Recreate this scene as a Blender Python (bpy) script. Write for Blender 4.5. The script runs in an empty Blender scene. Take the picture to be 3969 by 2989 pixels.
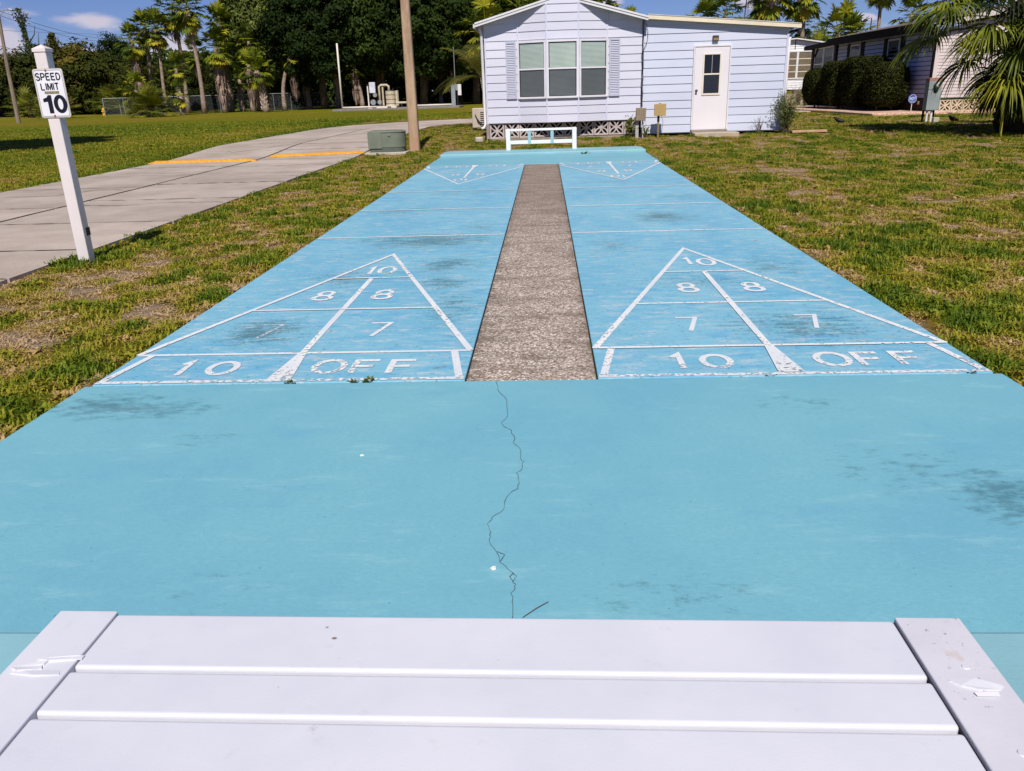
import bpy, bmesh, math, random
import numpy as np
from mathutils import Vector, Matrix

random.seed(7)
RNG = np.random.default_rng(11)
SC = bpy.context.scene
COL = SC.collection
PI = math.pi
FT = 0.3048

# ------------------------------------------------------------------ camera
cd_ = bpy.data.cameras.new("camera")
cam = bpy.data.objects.new("camera", cd_)
COL.objects.link(cam)
cd_.sensor_width = 36.0
cd_.lens = 28.257
cd_.clip_start = 0.05
cd_.clip_end = 3000
RIGHT = (0.99881852, 0.03865579, -0.02944975)
FWD = (-0.04644048, 0.93775544, -0.34417731)
UP = (0.01431221, 0.34513833, 0.93844269)
EYE = (2.2329, -3.6030, 1.2896)
cam.matrix_world = Matrix(((RIGHT[0], UP[0], -FWD[0], EYE[0]),
                           (RIGHT[1], UP[1], -FWD[1], EYE[1]),
                           (RIGHT[2], UP[2], -FWD[2], EYE[2]),
                           (0, 0, 0, 1)))
SC.camera = cam

# ------------------------------------------------------------------ light
SUN_EL = math.radians(49.0)
SUN_AZ = math.radians(-3.0)          # direction in which shadows fall, from +Y towards +X
ld = bpy.data.lights.new("sun", 'SUN')
ld.energy = 5.0
ld.angle = math.radians(0.53)
ld.color = (1.0, 0.955, 0.89)
sun = bpy.data.objects.new("sun", ld)
COL.objects.link(sun)
sdir = Vector((math.sin(SUN_AZ) * math.cos(SUN_EL), math.cos(SUN_AZ) * math.cos(SUN_EL), -math.sin(SUN_EL)))
sun.rotation_euler = sdir.to_track_quat('-Z', 'Y').to_euler()
sun.location = (0, -20, 30)

# ------------------------------------------------------------------ world
W = bpy.data.worlds.new("World")
SC.world = W
W.use_nodes = True
wn, wl = W.node_tree.nodes, W.node_tree.links
wn.clear()
w_out = wn.new("ShaderNodeOutputWorld")
w_bg = wn.new("ShaderNodeBackground")
w_sky = wn.new("ShaderNodeTexSky")
w_sky.sky_type = 'NISHITA'
w_sky.sun_disc = False
w_sky.sun_elevation = SUN_EL
w_sky.sun_rotation = math.radians(180 - 3.0)
w_sky.altitude = 1200
w_sky.air_density = 1.0
w_sky.dust_density = 0.1
w_sky.ozone_density = 3.0
w_bg.inputs[1].default_value = 0.058


def wnode(t, **kw):
    n = wn.new(t)
    for k, v in kw.items():
        setattr(n, k, v)
    return n


def wmath(op, a, b=None, c=None, clamp=False):
    n = wnode("ShaderNodeMath", operation=op, use_clamp=clamp)
    for i, x in enumerate((a, b, c)):
        if x is None:
            continue
        if isinstance(x, (int, float)):
            n.inputs[i].default_value = x
        else:
            wl.new(x, n.inputs[i])
    return n.outputs[0]


w_tc = wnode("ShaderNodeTexCoord")
w_sep = wnode("ShaderNodeSeparateXYZ")
wl.new(w_tc.outputs["Generated"], w_sep.inputs[0])
w_az = wmath('ARCTAN2', w_sep.outputs[0], w_sep.outputs[1])
w_el = wmath('ARCSINE', w_sep.outputs[2])
w_cmb = wnode("ShaderNodeCombineXYZ")
wl.new(wmath('MULTIPLY', w_az, 9.0), w_cmb.inputs[0])
wl.new(wmath('MULTIPLY', w_el, 26.0), w_cmb.inputs[1])
w_cmb.inputs[2].default_value = 3.7
w_no = wnode("ShaderNodeTexNoise")
w_no.inputs["Scale"].default_value = 1.15
w_no.inputs["Detail"].default_value = 5
w_no.inputs["Roughness"].default_value = 0.52
wl.new(w_cmb.outputs[0], w_no.inputs["Vector"])


# a few fair-weather cumulus at their own bearings (azimuth, elevation, half width, half height), broken up by the noise
def wpuff(az, el, hw, hh):
    dx = wmath('DIVIDE', wmath('SUBTRACT', w_az, math.radians(az)), math.radians(hw))
    dy = wmath('DIVIDE', wmath('SUBTRACT', w_el, math.radians(el)), math.radians(hh))
    r = wmath('SQRT', wmath('ADD', wmath('MULTIPLY', dx, dx), wmath('MULTIPLY', dy, dy)))
    return wmath('SUBTRACT', 1.0, r, clamp=True)


w_p = None
for a_ in ((-27.4, 4.5, 2.9, 0.85), (-32.6, 3.3, 2.2, 1.2), (-23.8, 3.0, 2.6, 1.2), (-28.6, 2.5, 3.4, 1.0), (-33.5, 5.4, 1.5, 0.5), (13.4, 4.7, 1.6, 0.5),
           (19.3, 3.5, 1.4, 0.35), (3.4, 5.2, 2.2, .45), (16.0, 5.4, 2.0, .4), (-38, 5.0, 3.0, 1.2), (28, 4.4, 3.0, .9), (9, 8.5, 4, 1.0),
           (-16, 9, 4, 1.2), (-46, 7, 4, 1.5), (40, 7, 4, 1.4), (70, 9, 6, 2), (-80, 8, 6, 2), (110, 10, 7, 2.5), (-120, 9, 7, 2.5), (160, 12, 8, 3)):
    q_ = wpuff(*a_)
    w_p = q_ if w_p is None else wmath('MAXIMUM', w_p, q_)
w_den = wmath('ADD', wmath('MULTIPLY', w_p, 1.15), wmath('MULTIPLY', wmath('SUBTRACT', w_no.outputs[0], 0.5), 1.9))
w_mr = wnode("ShaderNodeMapRange", interpolation_type='SMOOTHSTEP')
wl.new(w_den, w_mr.inputs[0])
w_mr.inputs[1].default_value = 0.22
w_mr.inputs[2].default_value = 0.62
w_mr.inputs[3].default_value = 0.0
w_mr.inputs[4].default_value = 0.80
w_tint = wnode("ShaderNodeMix", data_type='RGBA', blend_type='MULTIPLY')
w_tint.inputs[0].default_value = 1.0
wl.new(w_sky.outputs[0], w_tint.inputs[6])
w_tint.inputs[7].default_value = (0.72, 0.80, 1.25, 1)
w_mix = wnode("ShaderNodeMix", data_type='RGBA')
wl.new(w_mr.outputs[0], w_mix.inputs[0])
wl.new(w_tint.outputs[2], w_mix.inputs[6])
w_mix.inputs[7].default_value = (12.0, 10.8, 12.2, 1)
wl.new(w_mix.outputs[2], w_bg.inputs[0])
wl.new(w_bg.outputs[0], w_out.inputs[0])

# ------------------------------------------------------------------ view
SC.view_settings.view_transform = 'Standard'
SC.view_settings.look = 'None'
SC.view_settings.exposure = 0.0
SC.view_settings.gamma = 1.0
SC.view_settings.use_curve_mapping = False
SC.cycles.use_denoising = True
SC.cycles.max_bounces = 6
SC.cycles.transparent_max_bounces = 24

# ================================================================== helpers
LOC = {}


def srgb(r, g, b):
    f = lambda c: (c / 255 / 12.92) if c / 255 <= 0.04045 else ((c / 255 + 0.055) / 1.055) ** 2.4
    return (f(r), f(g), f(b))


def gz(x, y):
    """height of the ground: a gentle rise towards the house pads"""
    t = np.clip((np.asarray(y, float) - 14.8) / 4.0, 0, 1)
    return 0.14 * t * t * (3 - 2 * t)


def gzf(x, y):
    return float(gz(x, y))


class NT:
    """small node-tree writer"""
    def __init__(s, name):
        s.m = bpy.data.materials.new(name)
        s.m.use_nodes = True
        s.n, s.l = s.m.node_tree.nodes, s.m.node_tree.links
        s.n.clear()
        s.out = s.n.new("ShaderNodeOutputMaterial")

    def new(s, t, **kw):
        n = s.n.new(t)
        for k, v in kw.items():
            setattr(n, k, v)
        return n

    def put(s, sock, v):
        if v is None:
            return
        if isinstance(v, bpy.types.NodeSocket):
            s.l.new(v, sock)
        elif isinstance(v, (tuple, list)):
            sock.default_value = tuple(v) + (1,) * (len(sock.default_value) - len(v))
        else:
            sock.default_value = v

    def math(s, op, a, b=None, c=None, clamp=False):
        n = s.new("ShaderNodeMath", operation=op, use_clamp=clamp)
        for i, x in enumerate((a, b, c)):
            s.put(n.inputs[i], x)
        return n.outputs[0]

    def mix(s, f, a, b, blend='MIX'):
        n = s.new("ShaderNodeMix", data_type='RGBA', blend_type=blend)
        s.put(n.inputs[0], f)
        s.put(n.inputs[6], a)
        s.put(n.inputs[7], b)
        return n.outputs[2]

    def pos(s):
        return s.new("ShaderNodeNewGeometry").outputs["Position"]

    def obj(s):
        return s.new("ShaderNodeTexCoord").outputs["Object"]

    def rnd(s):
        return s.new("ShaderNodeObjectInfo").outputs["Random"]

    def attr(s, name, typ='GEOMETRY'):
        n = s.new("ShaderNodeAttribute", attribute_type=typ)
        n.attribute_name = name
        return n.outputs["Fac"]

    def mapv(s, v, scale=(1, 1, 1), loc=(0, 0, 0), rot=(0, 0, 0)):
        n = s.new("ShaderNodeMapping")
        s.put(n.inputs[0], v)
        n.inputs[1].default_value = loc
        n.inputs[2].default_value = rot
        n.inputs[3].default_value = scale
        return n.outputs[0]

    def noise(s, v, scale, detail=3, rough=0.5, dist=0.0, w=None):
        n = s.new("ShaderNodeTexNoise")
        s.put(n.inputs["Vector"], v)
        n.inputs["Scale"].default_value = scale
        n.inputs["Detail"].default_value = detail
        n.inputs["Roughness"].default_value = rough
        n.inputs["Distortion"].default_value = dist
        return n.outputs[0]

    def voro(s, v, scale, feature='F1', out="Distance"):
        n = s.new("ShaderNodeTexVoronoi", feature=feature)
        s.put(n.inputs["Vector"], v)
        n.inputs["Scale"].default_value = scale
        return n.outputs[out]

    def ramp(s, f, lo, hi, a=0.0, b=1.0, smooth=True):
        n = s.new("ShaderNodeMapRange", interpolation_type='SMOOTHSTEP' if smooth else 'LINEAR')
        s.put(n.inputs[0], f)
        for i, x in enumerate((lo, hi, a, b)):
            s.put(n.inputs[i + 1], x)
        return n.outputs[0]

    def cramp(s, f, stops):
        n = s.new("ShaderNodeValToRGB")
        s.put(n.inputs[0], f)
        e = n.color_ramp.elements
        while len(e) < len(stops):
            e.new(0.5)
        for el, (p, c) in zip(e, stops):
            el.position = p
            el.color = tuple(c) + (1,)
        return n.outputs[0]

    def bump(s, h, strength=0.5, dist=0.01):
        n = s.new("ShaderNodeBump")
        s.put(n.inputs["Height"], h)
        n.inputs["Strength"].default_value = strength
        n.inputs["Distance"].default_value = dist
        return n.outputs[0]

    def bsdf(s, col, rough=0.6, spec=0.3, metal=0.0, normal=None, alpha=None):
        n = s.new("ShaderNodeBsdfPrincipled")
        s.put(n.inputs["Base Color"], col)
        s.put(n.inputs["Roughness"], rough)
        s.put(n.inputs["Specular IOR Level"], spec)
        s.put(n.inputs["Metallic"], metal)
        if normal is not None:
            s.put(n.inputs["Normal"], normal)
        if alpha is not None:
            s.put(n.inputs["Alpha"], alpha)
        return n.outputs[0]

    def mixs(s, f, a, b):
        n = s.new("ShaderNodeMixShader")
        s.put(n.inputs[0], f)
        s.l.new(a, n.inputs[1])
        s.l.new(b, n.inputs[2])
        return n.outputs[0]

    def end(s, sh):
        s.l.new(sh, s.out.inputs[0])
        return s.m


def scl(c, k):
    return tuple(min(1, x * k) for x in c)


def pmat(name, col, rough=0.6, spec=0.3, var=0.12, vs=2.0, bump=0.0, bs=60.0, bd=0.004, metal=0.0, stain=None, ss=1.5, st=(0.55, 0.75),
         sa=0.6, rnd=0.0, stretch=(1, 1, 1), speck=None, speck_s=120, speck_t=(0.68, 0.74)):
    t = NT(name)
    p = t.mapv(t.pos(), stretch)
    f = t.noise(p, vs, 5, 0.6)
    c = t.mix(t.ramp(f, 0.3, 0.7), scl(col, 1 - var), scl(col, 1 + var))
    if rnd:
        k = t.math('MULTIPLY_ADD', t.rnd(), 2 * rnd, 1 - rnd)
        c = t.mix(1.0, c, _gray(t, k), 'MULTIPLY')
    if stain:
        g = t.noise(t.mapv(t.pos(), stretch, (5.3, 1.7, 9.1)), ss, 6, 0.62)
        c = t.mix(t.ramp(g, st[0], st[1], 0, sa), c, stain)
    if speck:
        g = t.noise(t.pos(), speck_s, 2, 0.5)
        c = t.mix(t.ramp(g, speck_t[0], speck_t[1], 0, 0.8), c, speck)
    nm = None
    if bump:
        nm = t.bump(t.noise(t.pos(), bs, 4, 0.6), bump, bd)
    return t.end(t.bsdf(c, rough, spec, metal, nm))


def _gray(t, v):
    n = t.new("ShaderNodeCombineColor")
    for i in range(3):
        t.l.new(v, n.inputs[i])
    return n.outputs[0]


def leafmat(name, c1, c2, c3=None, trans=0.25, rough=0.5, ns=0.6, spec=0.3, objrand=True):
    """foliage: object-to-object and patch-to-patch variation of colour, some light through the leaf"""
    t = NT(name)
    f = t.noise(t.pos(), ns, 3, 0.6)
    if objrand:
        f = t.math('ADD', t.math('MULTIPLY', f, 0.55), t.math('MULTIPLY', t.rnd(), 0.45))
    st = [(0.25, c1), (0.7, c2)] if c3 is None else [(0.22, c1), (0.55, c2), (0.85, c3)]
    c = t.cramp(f, st)
    b = t.bsdf(c, rough, spec)
    tr = t.new("ShaderNodeBsdfTranslucent")
    t.l.new(t.mix(1.0, c, (1.0, 1.0, 0.55), 'MULTIPLY'), tr.inputs[0])
    return t.end(t.mixs(trans, b, tr.outputs[0]))


class MB:
    """collects shapes and links them as ONE mesh object"""
    def __init__(s):
        s.v, s.f = [], []

    def add(s, vs, fs):
        o = len(s.v)
        s.v += [tuple(v) for v in vs]
        s.f += [tuple(i + o for i in f) for f in fs]
        return s

    def box(s, x0, x1, y0, y1, z0, z1):
        return s.add([(x0, y0, z0), (x1, y0, z0), (x1, y1, z0), (x0, y1, z0), (x0, y0, z1), (x1, y0, z1), (x1, y1, z1), (x0, y1, z1)],
                     [(3, 2, 1, 0), (4, 5, 6, 7), (0, 1, 5, 4), (1, 2, 6, 5), (2, 3, 7, 6), (3, 0, 4, 7)])

    def obox(s, c, sz, M=None):
        M = M or Matrix.Identity(3)
        c = Vector(c)
        vs = []
        for z in (-1, 1):
            for x, y in ((-1, -1), (1, -1), (1, 1), (-1, 1)):
                vs.append(c + M @ Vector((x * sz[0] / 2, y * sz[1] / 2, z * sz[2] / 2)))
        return s.add(vs, [(3, 2, 1, 0), (4, 5, 6, 7), (0, 1, 5, 4), (1, 2, 6, 5), (2, 3, 7, 6), (3, 0, 4, 7)])

    def bar(s, a, b, w, h, up=(0, 0, 1)):
        a, b = Vector(a), Vector(b)
        d = (b - a)
        L = d.length
        d.normalize()
        u = Vector(up)
        sd = d.cross(u)
        if sd.length < 1e-4:
            sd = d.cross(Vector((1, 0, 0)))
        sd.normalize()
        u = sd.cross(d)
        return s.obox((a + b) / 2, (L, w, h), Matrix((d, sd, u)).transposed())

    def tube(s, pts, rad, n=8, caps=True):
        pts = [Vector(p) for p in pts]
        if not isinstance(rad, (list, tuple)):
            rad = [rad] * len(pts)
        o = len(s.v)
        ref = None
        for i, p in enumerate(pts):
            d = (pts[min(i + 1, len(pts) - 1)] - pts[max(i - 1, 0)]).normalized()
            if ref is None:
                ref = Vector((0, 0, 1)) if abs(d.z) < 0.9 else Vector((1, 0, 0))
            a = d.cross(ref).normalized()
            b = a.cross(d).normalized()
            ref = b
            for k in range(n):
                t = 2 * PI * k / n
                s.v.append(tuple(p + (a * math.cos(t) + b * math.sin(t)) * rad[i]))
        for i in range(len(pts) - 1):
            for k in range(n):
                k2 = (k + 1) % n
                s.f.append((o + i * n + k, o + i * n + k2, o + (i + 1) * n + k2, o + (i + 1) * n + k))
        if caps:
            s.f.append(tuple(o + k for k in reversed(range(n))))
            s.f.append(tuple(o + (len(pts) - 1) * n + k for k in range(n)))
        return s

    def prism(s, poly, z0, z1):
        """poly: list of (x, y), counter-clockwise; extruded in z"""
        n = len(poly)
        o = [(x, y, z0) for x, y in poly] + [(x, y, z1) for x, y in poly]
        return s.add(o, [tuple(reversed(range(n))), tuple(range(n, 2 * n))] + [(i, (i + 1) % n, (i + 1) % n + n, i + n) for i in range(n)])

    def prism_y(s, poly, y0, y1):
        """poly: list of (x, z), counter-clockwise seen from -Y; extruded in y"""
        n = len(poly)
        o = [(x, y0, z) for x, z in poly] + [(x, y1, z) for x, z in poly]
        return s.add(o, [tuple(range(n)), tuple(reversed(range(n, 2 * n)))] + [((i + 1) % n, i, i + n, (i + 1) % n + n) for i in range(n)])

    def mesh(s, name, bevel=0.0, seg=1):
        me = bpy.data.meshes.new(name)
        me.from_pydata(s.v, [], s.f)
        if bevel:
            bm = bmesh.new()
            bm.from_mesh(me)
            bmesh.ops.bevel(bm, geom=list(bm.edges), offset=bevel, segments=seg, affect='EDGES', profile=0.5)
            bm.to_mesh(me)
            bm.free()
        me.update()
        return me

    def build(s, name, mat, parent=None, bevel=0.0, seg=1, smooth=False, local=False):
        """world coordinates unless local"""
        if parent is not None and not local:
            L = LOC.get(parent.name, Vector())
            s.v = [(x - L.x, y - L.y, z - L.z) for x, y, z in s.v]
        me = s.mesh(name, bevel, seg)
        return link(name, me, mat, parent, smooth)


def link(name, me, mat, parent=None, smooth=False):
    if mat is not None:
        if isinstance(mat, (list, tuple)):
            for m_ in mat:
                me.materials.append(m_)
        elif not me.materials:
            me.materials.append(mat)
    if smooth:
        me.polygons.foreach_set("use_smooth", [True] * len(me.polygons))
    o = bpy.data.objects.new(name, me)
    COL.objects.link(o)
    if parent is not None:
        o.parent = parent
        LOC[o.name] = LOC.get(parent.name, Vector())
    else:
        LOC[o.name] = Vector()
    return o


def tag(o, label, cat, group=None):
    o["label"] = label
    o["category"] = cat
    if group:
        o["group"] = group
    return o


def thing(name, label, cat, loc=(0, 0, 0), rz=0.0, group=None, sc=1.0):
    o = bpy.data.objects.new(name, None)
    COL.objects.link(o)
    o.empty_display_size = 0.2
    o.location = loc
    o.rotation_euler = (0, 0, rz)
    o.scale = (sc,) * 3 if isinstance(sc, (int, float)) else sc
    LOC[o.name] = Vector(loc)
    return tag(o, label, cat, group)


def struct(o, label=None):
    o["kind"] = "structure"
    if label:
        o["label"] = label
    return o


def stuff(o):
    o["kind"] = "stuff"
    return o


def np_mesh(name, v, f, smooth=False):
    """fast mesh from arrays; f is (M, k)"""
    me = bpy.data.meshes.new(name)
    v = np.asarray(v, np.float32)
    f = np.asarray(f, np.int32)
    me.vertices.add(len(v))
    me.vertices.foreach_set("co", v.ravel())
    me.loops.add(f.size)
    me.loops.foreach_set("vertex_index", f.ravel())
    me.polygons.add(len(f))
    me.polygons.foreach_set("loop_start", np.arange(len(f), dtype=np.int32) * f.shape[1])
    me.polygons.foreach_set("loop_total", np.full(len(f), f.shape[1], np.int32))
    me.update(calc_edges=True)
    return me


def text_mesh(s, size, offset=0.0, sx=1.0, align='CENTER', space=1.0):
    c = bpy.data.curves.new("t", 'FONT')
    c.body = s
    c.size = size
    c.offset = offset
    c.space_character = space
    c.align_x = align
    c.align_y = 'CENTER'
    c.resolution_u = 4
    o = bpy.data.objects.new("t", c)
    COL.objects.link(o)
    dg = bpy.context.evaluated_depsgraph_get()
    me = bpy.data.meshes.new_from_object(o.evaluated_get(dg))
    bpy.data.objects.remove(o)
    for v in me.vertices:
        v.co.x *= sx
    me.materials.clear()
    return me


# numpy value noise -------------------------------------------------
def _hash(ix, iy, seed):
    h = (ix.astype(np.int64) * 374761393 + iy.astype(np.int64) * 668265263 + seed * 1442695041) & 0xffffffff
    h = ((h ^ (h >> 13)) * 1274126177) & 0xffffffff
    return ((h ^ (h >> 16)) & 0xffff) / 65535.0


def vnoise(x, y, seed=0):
    x, y = np.asarray(x, float), np.asarray(y, float)
    ix, iy = np.floor(x), np.floor(y)
    fx, fy = x - ix, y - iy
    fx, fy = fx * fx * (3 - 2 * fx), fy * fy * (3 - 2 * fy)
    a, b = _hash(ix, iy, seed), _hash(ix + 1, iy, seed)
    c, d = _hash(ix, iy + 1, seed), _hash(ix + 1, iy + 1, seed)
    return (a * (1 - fx) + b * fx) * (1 - fy) + (c * (1 - fx) + d * fx) * fy


def fbm(x, y, seed=0, oct=4):
    s, a, t = 0, 1.0, 0
    for k in range(oct):
        s = s + a * vnoise(x * 2 ** k + 13.7 * k, y * 2 ** k - 7.3 * k, seed + k)
        t += a
        a *= 0.55
    return s / t
# ================================================================== ground
XR = 2.464                      # left edge of the right lane
LW = 6 * FT                     # lane width
LL = 39 * FT                    # lane length
COURT = (-0.03, 4.325, -3.25, 15.08)
ROAD_HALF = 2.22


def sstep(t):
    t = np.clip(t, 0, 1)
    return t * t * (3 - 2 * t)


def dryness(x, y):
    """0 lush green turf .. 1 bare tan thatch"""
    x, y = np.asarray(x, float), np.asarray(y, float)
    a = fbm(x * 1.5, y * 1.0, 3, 4)
    b = fbm(x * 5.5, y * 3.6, 21, 3)
    c = fbm(x * 0.10, y * 0.07, 40, 3)
    d = 0.455 + (a - 0.5) * 0.95 + (b - 0.5) * 1.6
    d = np.where((x < 0.3) & (x > -2.3), d - (a - 0.5) * 0.5, d)
    m = np.where(x > 3.0, -0.03, 0.0)
    m = np.where((x < 0.3) & (x > -2.2), 0.0 - 0.18 * sstep((-1.45 - x) / 0.6), m)
    m = np.where((x < 1.2) & (x > -2.2) & (y > 14), 0.03, m)
    far = x < -6.2
    edge = sstep((x + 8.2) / 1.6)
    d = np.where(far, 0.47 + (a - 0.5) * 0.35 + (b - 0.5) * 0.4 + (c - 0.5) * 0.9 - 0.26 * edge, d + m)
    d = np.where(y > 38, 0.36 + (c - 0.5) * 0.55 + (a - 0.5) * 0.2, d)
    return np.clip(d, 0, 1)


def axis_vals(lo, hi, step, out_lo, out_hi, grow=1.22):
    v = list(np.arange(lo, hi + 1e-6, step))
    s = step
    while v[-1] < out_hi:
        s *= grow
        v.append(v[-1] + s)
    s = step
    while v[0] > out_lo:
        s *= grow
        v.insert(0, v[0] - s)
    return np.array(v)


gx = axis_vals(-9.0, 15.0, 0.16, -700, 700)
gy = axis_vals(-2.0, 28.0, 0.16, -60, 1200)
GX, GY = np.meshgrid(gx, gy)
GZ = gz(GX, GY) - 0.035 + (fbm(GX * 1.3, GY * 1.3, 77, 3) - 0.5) * 0.02
nx_, ny_ = len(gx), len(gy)
idx = np.arange(nx_ * ny_).reshape(ny_, nx_)
gf = np.stack([idx[:-1, :-1], idx[:-1, 1:], idx[1:, 1:], idx[1:, :-1]], -1).reshape(-1, 4)
me = np_mesh("ground", np.stack([GX, GY, GZ], -1).reshape(-1, 3), gf)
at = me.attributes.new("dry", 'FLOAT', 'POINT')
at.data.foreach_set("value", dryness(GX, GY).astype(np.float32).ravel())
DRYSTOPS = [(0.0, (0.080, 0.130, 0.008)), (0.30, (0.200, 0.215, 0.012)), (0.48, (0.28, 0.215, 0.018)), (0.64, (0.33, 0.21, 0.07)), (0.82, (0.50, 0.36, 0.24))]
t = NT("lawn_soil")
d = t.attr("dry")
f1 = t.noise(t.pos(), 9, 4, 0.7)
f2 = t.noise(t.pos(), 55, 3, 0.7)
d2 = t.math('ADD', d, t.math('MULTIPLY', t.math('SUBTRACT', f1, 0.5), 0.5))
d2 = t.math('ADD', d2, t.math('MULTIPLY', t.math('SUBTRACT', f2, 0.5), 0.55))
c = t.cramp(d2, DRYSTOPS)
c = t.mix(t.ramp(f2, 0.35, 0.60, 0.6, 0.0), c, (0.02, 0.016, 0.004))
M_SOIL = t.end(t.bsdf(c, 0.95, 0.05, 0, t.bump(t.math('ADD', f2, t.math('MULTIPLY', f1, 1.5)), 1.0, 0.05)))
struct(link("ground", me, M_SOIL, smooth=True), "green and tan patchy lawn around the court and houses")

# ------------------------------------------------------------------ concrete road
t = NT("road_concrete")
p = t.pos()
n1 = t.noise(p, 0.8, 6, 0.65)
n2 = t.noise(p, 30, 4, 0.7)
n3 = t.noise(p, 160, 2, 0.6)
c = t.mix(t.ramp(n1, 0.3, 0.72), srgb(160, 146, 134), srgb(188, 174, 162))
c = t.mix(t.ramp(n2, 0.52, 0.75, 0, 0.45), c, srgb(120, 108, 98))
c = t.mix(t.ramp(n3, 0.62, 0.72, 0, 0.4), c, srgb(205, 198, 190))
c = t.mix(1.0, c, _gray(t, t.math('MULTIPLY_ADD', t.rnd(), 0.16, 0.92)), 'MULTIPLY')
M_ROAD = t.end(t.bsdf(c, 0.9, 0.15, 0, t.bump(n2, 0.4, 0.006)))
M_JOINT = pmat("joint_dirt", (0.05, 0.045, 0.03), 0.95, 0.05, 0.4, 6)


def road_pt(s, off):
    """s: metres along the centre line, off: to the right of it"""
    y0, L1, R = -10.0, 37.0, 7.0
    if s <= L1:
        return (-4.28 + off, y0 + s)
    a = (s - L1) / R
    if a <= PI / 2:
        r = R - off
        return (2.72 - r * math.cos(a), 27.0 + r * math.sin(a))
    return (2.72 + (s - L1 - R * PI / 2), 34.0 - off)


road = MB()
o0 = None
S_END = 37 + 7 * PI / 2 + 12
nS = 90
vs_, fs_ = [], []
for i in range(nS + 1):
    s = S_END * i / nS
    for off in (-ROAD_HALF + 0.02, ROAD_HALF - 0.02):
        x, y = road_pt(s, off)
        vs_.append((x, y, gzf(x, y) - 0.012))
for i in range(nS):
    fs_.append((2 * i, 2 * i + 1, 2 * i + 3, 2 * i + 2))
road.add(vs_, fs_)
ROAD = struct(road.build("road", M_JOINT), "curving pale concrete road")
random.seed(31)
JOINTS = []
for side in (-1, 1):
    s = 0.0 if side < 0 else 0.55
    while s < S_END:
        L = random.choice((1.35, 2.2, 1.75, 2.6, 1.5)) * random.uniform(0.93, 1.07)
        e = min(s + L, S_END)
        g = 0.012 + 0.012 * random.random()
        o1, o2 = (-ROAD_HALF, -0.022) if side < 0 else (0.022, ROAD_HALF)
        k = 4 if s > 24 else 2
        vs_, fs_ = [], []
        tz = random.uniform(-0.003, 0.003)
        for j in range(k + 1):
            sj = s + g + (e - s - 2 * g) * j / k
            for off in (o1, o2):
                x, y = road_pt(sj, off)
                z = gzf(x, y) + tz
                vs_ += [(x, y, z), (x, y, z - 0.07)]
        for j in range(k):
            a = 4 * j
            fs_ += [(a, a + 2, a + 6, a + 4), (a + 4, a + 5, a + 1, a), (a + 2, a + 3, a + 7, a + 6)]
        fs_ += [(0, 1, 3, 2), (4 * k + 2, 4 * k + 3, 4 * k + 1, 4 * k)]
        MB().add(vs_, fs_).build("slab", M_ROAD, ROAD)
        if e < 37:
            xa, ya = road_pt(e, o1 + 0.02)
            xb, yb_ = road_pt(e, o2 - 0.02)
            JOINTS.append([(xa, ya), ((xa + xb) / 2, ya), (xb, yb_)])
        s = e

# hairline cracks wandering over the slabs
M_CRACK = pmat("crack_dirt", (0.06, 0.075, 0.075), 0.95, 0.05, 0.3, 20)


def crack(name, pts, w, parent, z=0.0025, mat=None, seed=1, jit=0.006, sub=5):
    rg = random.Random(seed)
    P = []
    for a, b in zip(pts[:-1], pts[1:]):
        for k in range(sub):
            u = k / sub
            P.append((a[0] + (b[0] - a[0]) * u + rg.uniform(-jit, jit), a[1] + (b[1] - a[1]) * u + rg.uniform(-jit, jit)))
    P.append(pts[-1])
    vs, fs = [], []
    for i, p in enumerate(P):
        q, r = P[max(i - 1, 0)], P[min(i + 1, len(P) - 1)]
        dx, dy = r[0] - q[0], r[1] - q[1]
        L = math.hypot(dx, dy) or 1
        ww = w * rg.uniform(0.35, 1.0)
        zz = gzf(p[0], p[1]) + z
        vs += [(p[0] - dy / L * ww, p[1] + dx / L * ww, zz), (p[0] + dy / L * ww, p[1] - dx / L * ww, zz)]
    for i in range(len(P) - 1):
        fs.append((2 * i, 2 * i + 1, 2 * i + 3, 2 * i + 2))
    return MB().add(vs, fs).build(name, mat or M_CRACK, parent)


for k, pts in enumerate(JOINTS):
    crack("joint_dirt", pts, 0.016, ROAD, 0.005, M_JOINT, 100 + k, 0.006, 9)
crack("joint_dirt", [(-4.28, y_) for y_ in range(-8, 28, 2)], 0.022, ROAD, 0.005, M_JOINT, 77, 0.006, 5)
for k, pts in enumerate([[(-6.4, 11.9), (-5.6, 12.1), (-5.0, 11.9), (-4.3, 12.2)], [(-4.2, 13.2), (-3.4, 13.05), (-2.6, 13.3), (-2.1, 13.2)],
                         [(-6.2, 8.4), (-5.2, 8.5), (-4.9, 9.2), (-4.3, 9.1)], [(-4.2, 7.3), (-3.5, 7.1), (-2.8, 7.35), (-2.1, 7.2)],
                         [(-5.6, 16.5), (-4.9, 17.3), (-4.4, 18.6)], [(-4.0, 10.6), (-3.0, 10.9), (-2.2, 10.8)]]):
    crack("crack", pts, 0.012, ROAD, 0.005, seed=k, jit=0.03)

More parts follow.
